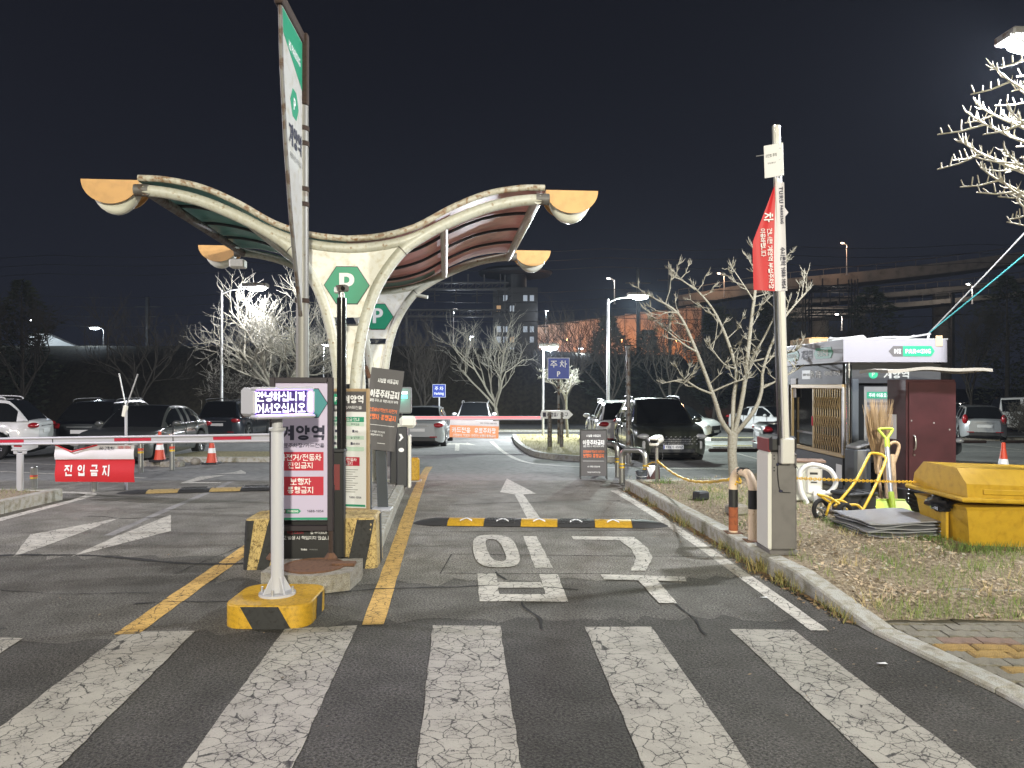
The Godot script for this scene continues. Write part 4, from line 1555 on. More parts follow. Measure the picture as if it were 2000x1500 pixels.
	patch("green_stripe", t, M.green, F, [[-0.235, -0.625, 0.235, -0.603]])
	# dark notice board behind it
	t = thing("notice_board", "black notice board with white rules text low behind the station sign", "notice board", Vector3(-1.93, 0.1, -6.9), 0.0)
	bx("panel", t, M.black, Vector3(0, 0.35, 0), Vector3(0.56, 0.68, 0.03), 0.005)
	bx("frame", t, M.rustbrown, Vector3(0, 0.70, 0), Vector3(0.56, 0.02, 0.04), 0.004)
	F = Transform3D(Basis(), Vector3(0.02, 0.35, 0.0165))
	print_on(t, M.letter, F, [["를 부착하며,", 0.12, -0.075, 0.033, 0.09, 0.85, 0.02], ["사고 발생 시 책임지지 않습니다", 0.0, -0.125, 0.033, 0.09, 0.85, 0.03, 0.5], ["TURU", -0.02, -0.235, 0.02, 0.1, 1.1]])
	print_on(t, M.inkgrey, F, [["PARKING", 0.07, -0.235, 0.017, 0.1, 1.0]], "fine_print")
	print_on(t, M.red, F, [["위반 스티커", -0.1, -0.075, 0.033, 0.09, 0.85, 0.02]], "red_lettering")
	for sd in [-1.0, 1.0]:
		bx("foot", t, M.dark, Vector3(sd * 0.24, 0.0, 0), Vector3(0.05, 0.05, 0.3), 0.006)
	# camera post
	t = thing("camera_post", "tall polished black post with a small camera on top between the two station signs", "camera post", Vector3(-1.625, 0, -6.98), 0.0)
	bx("lower_case", t, M.black, Vector3(0.0, 0.62, 0.0), Vector3(0.105, 1.0, 0.1), 0.012)
	bx("red_reflector", t, M.capred, Vector3(-0.012, 0.88, 0.052), Vector3(0.06, 0.24, 0.004))
	bx("lower_cap", t, M.dark, Vector3(0.0, 1.128, 0.0), Vector3(0.13, 0.03, 0.12), 0.006)
	bx("base", t, M.black, Vector3(0.0, 0.06, 0.0), Vector3(0.16, 0.12, 0.16), 0.01)
	tb("tube", t, M.blackgloss, [Vector3(0.022, 1.12, 0), Vector3(0.022, 2.56, 0)], 0.043, 20)
	tb("tube_cap", t, M.steel, [Vector3(0.022, 2.56, 0), Vector3(0.022, 2.6, 0)], 0.03, 14)
	bx("camera_head", t, M.galvdark, Vector3(0.035, 2.645, 0.03), Vector3(0.1, 0.06, 0.12), 0.012, Basis.from_euler(Vector3(0.2, 0.5, 0.15)))
	tb("camera_lens", t, M.blackgloss, [Vector3(0.05, 2.645, 0.08), Vector3(0.06, 2.635, 0.11)], 0.02, 12)
	bx("camera_bracket", t, M.galv, Vector3(-0.01, 2.63, 0.02), Vector3(0.06, 0.06, 0.05), 0.008)
	# tall pole sign
	t = thing("pole_sign", "very tall pole sign with a tapering white panel and a green top, station name", "pole sign", Vector3(-2.075, 0, -7.35), 0.0)
	s = Sh.new()
	s.tube([Vector3(0, 0, 0), Vector3(0, 2.4, 0), Vector3(0, 5.2, 0)], [0.066, 0.062, 0.058], 14)
	obj("pole", s, M.polegrey, t)
	for y in [2.55, 3.5, 3.65, 4.1, 4.25]:
		tb("clamp", t, M.rustbrown, [Vector3(0, y, 0), Vector3(0, y + 0.045, 0)], 0.069, 12)
	var panel := Transform3D(Basis(Vector3(-0.036, 0, -0.9994), Vector3.UP, Vector3(0.9994, 0, -0.036)), Vector3(-0.005, 0, 0.0))  # local x runs away from the viewer; drawn from the outer edge inwards
	s = Sh.new()
	s.X = panel
	var out := PackedVector2Array([Vector2(-0.06, 2.42), Vector2(-0.06, 5.1), Vector2(-0.78, 5.1), Vector2(-0.74, 4.6), Vector2(-0.6, 3.9), Vector2(-0.42, 3.3), Vector2(-0.22, 2.8)])
	s.prism(out, -0.018, 0.018)
	obj("panel", s, M.panelgrey, t)
	s = Sh.new()
	s.X = panel
	s.prism(PackedVector2Array([Vector2(-0.065, 4.62), Vector2(-0.065, 5.09), Vector2(-0.77, 5.09), Vector2(-0.75, 4.88)]), 0.0185, 0.0205)
	obj("green_top", s, M.green, t)
	s = Sh.new()
	s.X = panel
	s.box(Vector3(-0.4, 5.15, 0), Vector3(0.88, 0.1, 0.08), 0.01)
	s.box(Vector3(-0.03, 4.85, 0.01), Vector3(0.08, 0.7, 0.12), 0.01)
	obj("top_frame", s, M.rustbrown, t)
	s = Sh.new()
	s.X = panel
	var edge := PackedVector2Array()
	for q in [2, 3, 4, 5, 6, 0]:
		edge.append(out[q])
	for i in edge.size() - 1:
		var a := edge[i]
		var b := edge[i + 1]
		s.tube([Vector3(a.x, a.y, 0), Vector3(b.x, b.y, 0)], 0.02, 6)
	obj("edge_trim", s, M.galvdark, t)
	s = Sh.new()
	s.X = panel
	s.prism(hexagon(-0.36, 4.38, 0.3, 0.26), 0.0185, 0.0205)
	obj("hexagon", s, M.green, t)
	var PF := panel.translated_local(Vector3(0, 0, 0.0215))
	print_on(t, M.letter, PF, [["P", -0.36, 4.38, 0.15, 0.13, 1.0], ["HI PARKING", -0.36, 4.86, 0.1, 0.13, 0.9, 0.05, 0.42]])
	print_on(t, M.ink, PF, [["계양역", -0.33, 4.06, 0.2, 0.15, 0.9, 0.08, 0.46]], "station_name")
	print_on(t, M.inkgrey, PF, [["유료주차장/카드전용", -0.32, 3.87, 0.05, 0.1, 0.85, 0.03, 0.42]], "fine_print")
	# rate sign
	t = thing("rate_sign", "beige framed parking rate board with a dark heading and price table", "sign", Vector3(-1.79, 0.14, -8.05), -0.2)
	rim(t, "frame", M.beigeframe, 0.52, 1.32, 0.032, 0.04, 0.9)
	for sd in [-1.0, 1.0]:
		tb("leg", t, M.beigeframe, [Vector3(sd * 0.244, 0, 0), Vector3(sd * 0.244, 0.26, 0)], 0.016, 8)
		tb("inner_leg", t, M.galv, [Vector3(sd * 0.12, 0, 0), Vector3(sd * 0.12, 0.26, 0)], 0.012, 8)
	bx("panel", t, M.print, Vector3(0, 0.9, 0), Vector3(0.458, 1.26, 0.012))
	F = Transform3D(Basis(), Vector3(0, 0.9, 0.0075))
	patch("heading", t, M.board, F, [[-0.226, 0.41, 0.226, 0.625]])
	s = Sh.new()
	s.X = F
	s.prism(hexagon(-0.12, 0.545, 0.14, 0.115), 0.001, 0.0025)
	obj("hexagon", s, M.green, t)
	var F2 := F.translated_local(Vector3(0, 0, 0.0035))
	print_on(t, M.letter, F2, [["P", -0.12, 0.545, 0.065, 0.13, 1.0], ["계양역", 0.08, 0.545, 0.085, 0.15, 0.9, 0.08, 0.24], ["유료주차장/카드전용", 0.0, 0.455, 0.035, 0.1, 0.85, 0.02, 0.36]])
	patch("green_bar", t, M.green, F, [[-0.2, 0.3, 0.2, 0.355], [-0.215, -0.615, 0.215, -0.592]])
	patch("pale_bar", t, M.palegreen, F, [[-0.2, 0.255, 0.2, 0.295], [-0.2, 0.11, 0.2, 0.15], [-0.2, -0.015, 0.2, 0.03]])
	patch("red_notice", t, M.red, F, [[-0.15, -0.175, 0.15, -0.08]])
	print_on(t, M.letter, F2, [["주차 이용요금 안내", 0.0, 0.328, 0.036, 0.1, 0.85, 0.03, 0.3], ["자전거/전동차", 0.0, -0.108, 0.036, 0.12, 0.85, 0.03, 0.24], ["진입금지", 0.0, -0.15, 0.034, 0.12, 0.85, 0.03, 0.15]])
	print_on(t, M.ink, F2, [["기본요금", -0.1, 0.275, 0.024, 0.1], ["추가요금", 0.1, 0.275, 0.024, 0.1], ["₩300", -0.1, 0.2, 0.03, 0.1, 0.9], ["₩300", 0.1, 0.2, 0.03, 0.1, 0.9], ["일 최대요금", -0.1, 0.13, 0.024, 0.1], ["월 정기권", 0.1, 0.13, 0.024, 0.1], ["₩9,000", -0.1, 0.065, 0.03, 0.1, 0.9], ["₩80,000", 0.1, 0.065, 0.03, 0.1, 0.9], ["1688-1054", 0.1, -0.515, 0.03, 0.1, 1.0, 0, 0.14]], "price_lettering")
	var rl := []
	for k in 11:
		rl.append([-0.17, -0.22 - k * 0.024, 0.13 - 0.03 * (k % 3), -0.214 - k * 0.024])
	patch("fine_print", t, M.inkgrey, F, rl)
	badge(t, F.translated_local(Vector3(-0.11, -0.515, 0)), 0.13)
	# leaning notice board on planks
	t = thing("leaning_notice", "grey no double parking board leaning on dark planks beside the ticket machine", "notice board", Vector3(-1.66, 0.1, -9.55), 0.0)
	var L := Transform3D(Basis.from_euler(Vector3(-0.02, 0.16, -0.125)), Vector3(0.0, 1.32, 0.0))
	s = Sh.new()
	s.X = L
	s.box(Vector3.ZERO, Vector3(0.42, 1.05, 0.02), 0.004)
	obj("panel", s, M.board, t)
	F = L.translated_local(Vector3(0, 0, 0.0115))
	print_on(t, M.letter, F, [["시설물 이동금지", 0.02, 0.37, 0.055, 0.12, 0.7, 0.02, 0.26], ["이중주차금지", 0.0, 0.2, 0.1, 0.15, 0.7, 0.02, 0.37], ["불법 주차 시, 위반스티커 부착", 0.0, 0.11, 0.038, 0.1, 0.7, 0.02, 0.36], ["이 구역은 견인지역", -0.04, -0.29, 0.026, 0.1, 0.85, 0.03, 0.2], ["계양역주차장", -0.04, -0.33, 0.024, 0.1, 0.85, 0.03, 0.16]])
	print_on(t, M.orange, F, [["오토바이·킥보드·자전거", 0.0, -0.01, 0.05, 0.12, 0.7, 0.02, 0.36], ["보행자 통행금지", 0.0, -0.1, 0.07, 0.14, 0.7, 0.02, 0.36]], "orange_lettering")
	patch("rule", t, M.letter, F, [[-0.19, -0.205, 0.17, -0.2], [-0.02, -0.435, 0.08, -0.43]])
	bx("plank", t, M.slate, Vector3(-0.02, 0.44, -0.03), Vector3(0.135, 0.86, 0.03), 0.005, Basis(Vector3.BACK, 0.04))
	bx("plank", t, M.slate, Vector3(-0.17, 0.44, 0.02), Vector3(0.06, 0.9, 0.05), 0.005)
	bx("foot_plate", t, M.whitepost, Vector3(0.0, 0.05, 0.02), Vector3(0.24, 0.03, 0.2), 0.004)
	bx("foot_step", t, M.whitepost, Vector3(0.06, 0.03, 0.13), Vector3(0.12, 0.06, 0.1), 0.004)
	# ticket machine
	t = thing("ticket_machine", "charcoal parking ticket machine with a green lit screen and a white hood", "ticket machine", Vector3(-1.8, 0.06, -12.2), 0.09)
	bx("body", t, M.dark, Vector3(0.0, 0.5, 0.0), Vector3(0.17, 0.98, 0.3), 0.015)
	bx("side_cover", t, M.cabwhite, Vector3(0.115, 0.42, -0.02), Vector3(0.05, 0.86, 0.22), 0.012)
	s = Sh.new()
	s.box(Vector3(0.09, 1.07, 0.08), Vector3(0.27, 0.2, 0.12), 0.05)
	s.box(Vector3(0.09, 1.13, -0.02), Vector3(0.22, 0.06, 0.2), 0.02)
	obj("hood", s, M.cabwhite, t)
	s = Sh.new()
	s.box(Vector3(-0.17, 1.02, 0.02), Vector3(0.34, 0.1, 0.1), 0.02, Basis(Vector3.BACK, -0.28))
	s.box(Vector3(-0.33, 0.62, 0.0), Vector3(0.06, 1.1, 0.1), 0.01)
	obj("arm", s, M.cabwhite, t)
	bx("back_post", t, M.dark, Vector3(-0.12, 0.8, -0.22), Vector3(0.2, 1.55, 0.1), 0.015)
	bx("display_case", t, M.inkgrey, Vector3(-0.02, 1.42, -0.12), Vector3(0.33, 0.44, 0.16), 0.02)
	bx("display_screen", t, M.whiteled, Vector3(-0.02, 1.545, -0.035), Vector3(0.2, 0.045, 0.006))
	bx("display_strip", t, M.greenled, Vector3(-0.02, 1.475, -0.035), Vector3(0.2, 0.055, 0.006))
	var gl := OmniLight3D.new()
	gl.name = "display_light"
	gl.position = Vector3(-0.02, 1.49, 0.03)
	gl.light_color = Color(0.4, 1.0, 0.85)
	gl.light_energy = 0.05
	gl.light_size = 0.05
	gl.shadow_enabled = true
	t.add_child(gl)
	s = Sh.new()
	s.X = Transform3D(Basis(), Vector3(-0.01, 0.82, 0.1515))
	s.prism(PackedVector2Array([Vector2(-0.04, 0.06), Vector2(0.0, 0.06), Vector2(0.035, 0.0), Vector2(-0.02, -0.06), Vector2(-0.04, -0.05), Vector2(-0.01, 0.0)]), 0.0, 0.002)
	obj("arrow_mark", s, M.letter, t)
	s = Sh.new()
	s.disc(Vector3(-0.01, 0.62, 0.153), 0.045, Vector3.BACK, 16, 0.034)
	obj("dot_mark", s, M.letter, t)
	tb("cable", t, M.black, smooth_path([Vector3(-0.3, 1.0, 0.06), Vector3(-0.36, 0.7, 0.09), Vector3(-0.3, 0.3, 0.08), Vector3(-0.34, 0.06, 0.1)], 5), 0.008, 5)
	# yellow guard block beyond it
	t = thing("guard_post", "small bright yellow guard block at the end of the island beside the ticket machine", "guard post", Vector3(-1.7, gh(-13.0) + 0.12, -13.0), 0.09)
	s = Sh.new()
	s.box(Vector3(0, 0.2, 0), Vector3(0.16, 0.4, 0.2), 0.03)
	obj("block", s, M.freshyellow, t)
	bx("foot_plate", t, M.galv, Vector3(0, 0.005, 0), Vector3(0.22, 0.015, 0.26), 0.003)


func badge(t: Node3D, F: Transform3D, w: float) -> void:  # the operator's two-tone arrow badge
	var h := w * 0.22
	var s := Sh.new()
	s.X = F
	s.prism(PackedVector2Array([Vector2(-w / 2, 0), Vector2(-w / 2 + h * 0.5, -h / 2), Vector2(-w * 0.2, -h / 2), Vector2(-w * 0.2, h / 2), Vector2(-w / 2 + h * 0.5, h / 2)]), 0.0, 0.002)
	obj("badge_grey", s, M.board, t)
	s = Sh.new()
	s.X = F
	s.prism(PackedVector2Array([Vector2(-w * 0.2, -h / 2), Vector2(w / 2 - h * 0.5, -h / 2), Vector2(w / 2, 0), Vector2(w / 2 - h * 0.5, h / 2), Vector2(-w * 0.2, h / 2)]), 0.0, 0.002)
	obj("badge_green", s, M.green, t)
	print_on(t, M.letter, F.translated_local(Vector3(0, 0, 0.003)), [["HI", -w * 0.315, 0, h * 0.62, 0.13, 1.0, 0, w * 0.12], ["PARKING", w * 0.12, 0, h * 0.62, 0.13, 0.95, 0, w * 0.5]], "badge_lettering")


# ---------------------------------------------------------------- exit lane, left
func cloth(parent: Node, m: Material, called: String, F: Transform3D, x0: float, x1: float, y0: float, y1: float, wave: float, top_sag := 0.0) -> void:
	var rows := []
	for i in 15:
		var row := PackedVector3Array()
		var v := i / 14.0
		for k in 41:
			var u := k / 40.0
			var y := lerpf(y0, y1, v)
			row.append(Vector3(lerpf(x0, x1, u), y - top_sag * v * maxf(0.0, 1.0 - absf(u - 0.24) * 4.2), cloth_z(u, v, wave)))
		rows.append(row)
	var s := Sh.new()
	s.X = F
	s.grid(rows, Vector3.BACK)
	obj(called, s, m, parent)


func cloth_z(u: float, v: float, wave: float) -> float:
	return wave * (sin(u * 9.0 + 0.6) * 0.6 + sin(u * 21.0) * 0.25) * (1.0 - v * 0.5) + wave * 0.5 * sin(v * 5.0)


func on_cloth(s: Sh, x0: float, x1: float, y0: float, y1: float, wave: float) -> void:  # bends flat lettering onto the cloth
	for i in s.p.size():
		var q := s.p[i]
		q.z += cloth_z((q.x - x0) / (x1 - x0), (q.y - y0) / (y1 - y0), wave) + 0.004
		s.p[i] = q


func exit_lane() -> void:
	# lowered boom, its pivot behind the station sign
	var a := Vector3(-2.9, 1.035, -9.95)
	var b := Vector3(-7.95, 0.86, -11.5)
	var ang := atan2(-(b.z - a.z), b.x - a.x)
	var length := a.distance_to(b)
	var t := thing("barrier_boom", "long white barrier boom with red bands lowered across the exit lane", "barrier boom", a, ang)
	var tilt := Basis(Vector3.BACK, asin((b.y - a.y) / length))
	var T := Transform3D(tilt, Vector3.ZERO)
	var s := Sh.new()
	s.X = T
	s.box(Vector3(length / 2, 0, 0), Vector3(length, 0.115, 0.045), 0.02)
	for y in [0.043, -0.043]:
		s.tube([Vector3(0, y, -0.022), Vector3(length, y, -0.022)], 0.018, 8)
	obj("beam", s, M.whitepost, t)
	s = Sh.new()
	s.X = T
	for q in [[0.68, 1.3], [2.36, 3.02], [4.75, 5.28]]:
		s.box(Vector3((q[0] + q[1]) / 2, 0.004, -0.0235), Vector3(q[1] - q[0], 0.046, 0.004))
	obj("red_band", s, M.red, t)
	s = Sh.new()
	s.X = T
	for x in [1.98, 2.75, 4.18]:
		s.box(Vector3(x, 0, 0), Vector3(0.016, 0.125, 0.056), 0.003)
	obj("tie", s, M.black, t)
	bx("end_reflector", t, M.red, T * Vector3(4.9, -0.075, 0), Vector3(0.14, 0.025, 0.03), 0.004)
	# forked rest that the boom lies on
	t = thing("boom_rest", "pale forked post that carries the tip of the lowered boom, on the left verge", "post", Vector3(-7.42, gh(-11.2) + 0.14, -11.2), 0.0)
	s = Sh.new()
	s.box(Vector3(0, 0.29, 0), Vector3(0.09, 0.6, 0.05), 0.008)
	obj("post", s, M.whitepost, t)
	s = Sh.new()
	s.box(Vector3(0, 0.635, 0), Vector3(0.24, 0.02, 0.06), 0.004)
	s.box(Vector3(-0.065, 0.6, 0), Vector3(0.06, 0.06, 0.05), 0.012)
	s.box(Vector3(0.065, 0.6, 0), Vector3(0.06, 0.06, 0.05), 0.012)
	obj("fork", s, M.whitepost, t)
	# red banner tied under the boom
	t = thing("exit_banner", "red and white no entry banner hanging from the exit boom", "banner", a, ang)
	var F := T.translated_local(Vector3(0, 0, 0.03))
	# the boom runs from the pivot to the left, so the banner's front looks along local -z
	F = F * Transform3D(Basis(Vector3.UP, PI), Vector3.ZERO)
	var x0 := -4.2
	var x1 := -2.72
	cloth(t, M.bannerwhite, "white_band", F, x0, x1, -0.285, -0.075, 0.02, 0.09)
	cloth(t, M.bannerred, "red_field", F, x0, x1, -0.62, -0.286, 0.02)
	s = Sh.new()
	write(s, "진 입 금 지", -3.58, -0.45, 0.165, 0.15, 0.95, 0.16, 0.86)
	on_cloth(s, x0, x1, -0.62, -0.286, 0.02)
	var s2 := Sh.new()
	s2.X = F
	for i in range(0, s.p.size(), 3):
		s2.tri(s.p[i], s.p[i + 1], s.p[i + 2], Vector3.BACK)
	obj("lettering", s2, M.letter, t)
	s = Sh.new()
	write(s, "주차 고객센터", -3.22, -0.125, 0.05, 0.12, 0.85, 0.04, 0.3)
	on_cloth(s, x0, x1, -0.285, -0.075, 0.02)
	s2 = Sh.new()
	s2.X = F
	for i in range(0, s.p.size(), 3):
		s2.tri(s.p[i], s.p[i + 1], s.p[i + 2], Vector3.BACK)
	obj("dark_lettering", s2, M.ink, t)
	s = Sh.new()
	write(s, "1688-1054", -2.9, -0.115, 0.05, 0.12, 0.95, 0.0, 0.24)
	on_cloth(s, x0, x1, -0.285, -0.075, 0.02)
	s2 = Sh.new()
	s2.X = F
	for i in range(0, s.p.size(), 3):
		s2.tri(s.p[i], s.p[i + 1], s.p[i + 2], Vector3.BACK)
	obj("phone_number", s2, M.bannerred, t)
	s = Sh.new()
	s.X = F
	s.tube([Vector3(-4.2, -0.06, 0), Vector3(-3.86, -0.17, 0.02), Vector3(-3.4, -0.075, 0)], 0.012, 6)
	obj("folded_hem", s, M.bannerred, t)
	# rods on the boom that keep birds off
	t = thing("forked_rods", "two thin pale rods in a V above a small white post behind the exit boom", "post", Vector3(-6.55, gh(-12.6), -12.6), 0.0)
	tb("post", t, M.whitepost, [Vector3(0, 0, 0), Vector3(0.0, 1.36, 0)], 0.024, 8)
	bx("clamp", t, M.cabwhite, Vector3(-0.02, 1.34, 0), Vector3(0.07, 0.2, 0.06), 0.015, Basis(Vector3.BACK, -0.2))
	tb("rod", t, M.galv, [Vector3(0.0, 1.4, 0), Vector3(-0.12, 1.98, 0)], 0.012, 6)
	tb("rod", t, M.galv, [Vector3(0.0, 1.4, 0), Vector3(0.2, 1.97, 0)], 0.012, 6)
	# steel bollards and cones in front of the parked sedan
	var first: Node3D
	var spots := [[-7.95, -15.9, "steel bollard with orange bands beside the right edge of the no entry banner"], [-7.6, -16.6, "steel bollard with an orange cap band in front of the nearer traffic cone"], [-6.95, -12.35, "short steel post stub under the middle of the no entry banner"], [-8.05, -12.5, "short steel post stub under the left end of the no entry banner"]]
	for i in spots.size():
		var q: Array = spots[i]
		var at := Vector3(q[0], gh(q[1]), q[1])
		if i == 0:
			first = thing("bollard", q[2], "bollard", at, 0.0, "steel bollards beside the exit lane")
			tb("post", first, M.steel, [Vector3(0, 0, 0), Vector3(0, 0.78, 0)], 0.055, 14)
			s = Sh.new()
			s.lathe([Vector2(0.055, 0.78), Vector2(0.045, 0.805), Vector2(0, 0.815)], 14)
			obj("cap", s, M.steel, first)
			tb("orange_band", first, M.conered, [Vector3(0, 0.48, 0), Vector3(0, 0.53, 0)], 0.058, 14)
			tb("yellow_band", first, M.handyellow, [Vector3(0, 0.42, 0), Vector3(0, 0.46, 0)], 0.058, 14)
		else:
			var o := dup(first, at, 0.0, q[2])
			if i > 1:
				o.scale = Vector3(1, 0.5, 1)
	cone(Vector3(-8.35, gh(-17.6) + 0.12, -17.6), "orange traffic cone standing on stacked blocks at the sedan's front wheel")
	cone(Vector3(-7.4, gh(-18.3), -18.3), "orange traffic cone with a dark base at the end of the planted strip")
	var blocks := [[-8.55, -17.7, "pale concrete block under the traffic cone, left of the two"], [-8.0, -17.5, "pale concrete block beside the traffic cone, right of the two"]]
	for q in blocks:
		var o := tag(bx("concrete_block", self, M.concrete, Vector3(q[0], gh(q[1]) + 0.065, q[1]), Vector3(0.46, 0.13, 0.3), 0.012), q[2], "concrete block", "concrete blocks by the cones")
	var st := Sh.new()
	st.ball(Vector3.ZERO, Vector3(0.13, 0.1, 0.12), 7)
	var rock := obj("stone", st, M.concrete)
	rock.position = Vector3(-7.75, gh(-18.2) + 0.07, -18.2)
	tag(rock, "brown stone beside the base of the right traffic cone", "stone")
	speed_bump("exit speed bump of black and yellow rubber blocks across the exit lane", Vector3(-6.45, gh(-12.1), -12.1), Vector3(-3.6, gh(-12.7), -12.7), 6, false)


func cone(at: Vector3, label: String) -> Node3D:
	var t := thing("traffic_cone", label, "traffic cone", at)
	bx("base", t, M.black, Vector3(0, 0.025, 0), Vector3(0.36, 0.05, 0.36), 0.012)
	var s := Sh.new()
	s.lathe([Vector2(0.13, 0.05), Vector2(0.125, 0.07), Vector2(0.04, 0.6), Vector2(0.035, 0.7), Vector2(0.028, 0.71), Vector2(0, 0.71)], 18)
	obj("body", s, M.conered, t)
	s = Sh.new()
	s.lathe([Vector2(0.094, 0.28), Vector2(0.074, 0.4)], 18)
	obj("reflective_band", s, M.letter, t)
	return t


func speed_bump(label: String, a: Vector3, b: Vector3, n: int, marks: bool) -> void:
	var d := b - a
	var t := thing("speed_bump", label, "speed bump", a, atan2(-d.z, d.x))
	var L := Vector2(d.x, d.z).length()
	var seg := L / n
	var prof := []
	for i in 9:
		var u := i / 8.0
		prof.append(Vector2(lerpf(0.19, -0.19, u), 0.012 + (0.062 if marks else 0.04) * pow(sin(PI * u), 0.7)))
	for k in n:
		var yellow := k % 2 == 1
		var s := Sh.new()
		var rows := []
		var end := 0.0
		if k == 0:
			end = -1.0
		if k == n - 1:
			end = 1.0
		var cols := 8
		for j in cols + 1:
			var u := float(j) / cols
			var sc := 1.0
			if end < 0.0:
				sc = sqrt(clampf(u * 1.6, 0.02, 1.0))
			if end > 0.0:
				sc = sqrt(clampf((1.0 - u) * 1.6, 0.02, 1.0))
			var row := PackedVector3Array()
			for q in prof:
				row.append(Vector3((k + u) * seg + (0.003 if j == 0 else (-0.003 if j == cols else 0.0)), q.y * sc, q.x * sc))
			rows.append(row)
		s.grid(rows, Vector3.UP)
		var piece := obj("rubber_block", s, (M.freshyellow if marks else M.fadedyellow) if yellow else M.bumpblack, t)
		if not yellow and end == 0.0 or not yellow:
			s = Sh.new()
			for i in 9:
				for j in 5:
					var x := (k + 0.08 + 0.84 * (i + 0.5 * (j % 2)) / 9.5) * seg
					var z := -0.13 + j * 0.065
					var y := 0.012 + 0.062 * pow(sin(PI * clampf((0.19 - z) / 0.38, 0, 1)), 0.7)
					if end == 0.0:
						s.box(Vector3(x, y + 0.001, z), Vector3(0.03, 0.008, 0.02), 0.003, Basis(Vector3.UP, PI / 4))
			if end == 0.0:
				obj("tread", s, M.bumpblack, piece)
		if marks and end == 0.0:
			s = Sh.new()
			var cx := (k + 0.5) * seg
			for sd in [-1.0, 1.0]:
				var row1 := []
				for i in 5:
					var u := i / 4.0
					var z0 := lerpf(-0.015, 0.075, u)
					var x: float = cx + sd * u * 0.075
					var y0 := 0.016 + 0.062 * pow(sin(PI * (0.19 - z0) / 0.38), 0.7)
					var z1 := z0 + 0.045
					var y1 := 0.016 + 0.062 * pow(sin(PI * (0.19 - z1) / 0.38), 0.7)
					row1.append(PackedVector3Array([Vector3(x, y0, z0), Vector3(x, y1, z1)]))
				s.grid(row1, Vector3.UP)
			obj("chevron_mark", s, M.letter, piece)
		if yellow:
			s = Sh.new()
			for x in [0.15, 0.85]:
				s.disc(Vector3((k + x) * seg, 0.061, 0.06), 0.014, Vector3(0, 1, 0.3), 8)
			obj("bolt", s, M.black, piece)


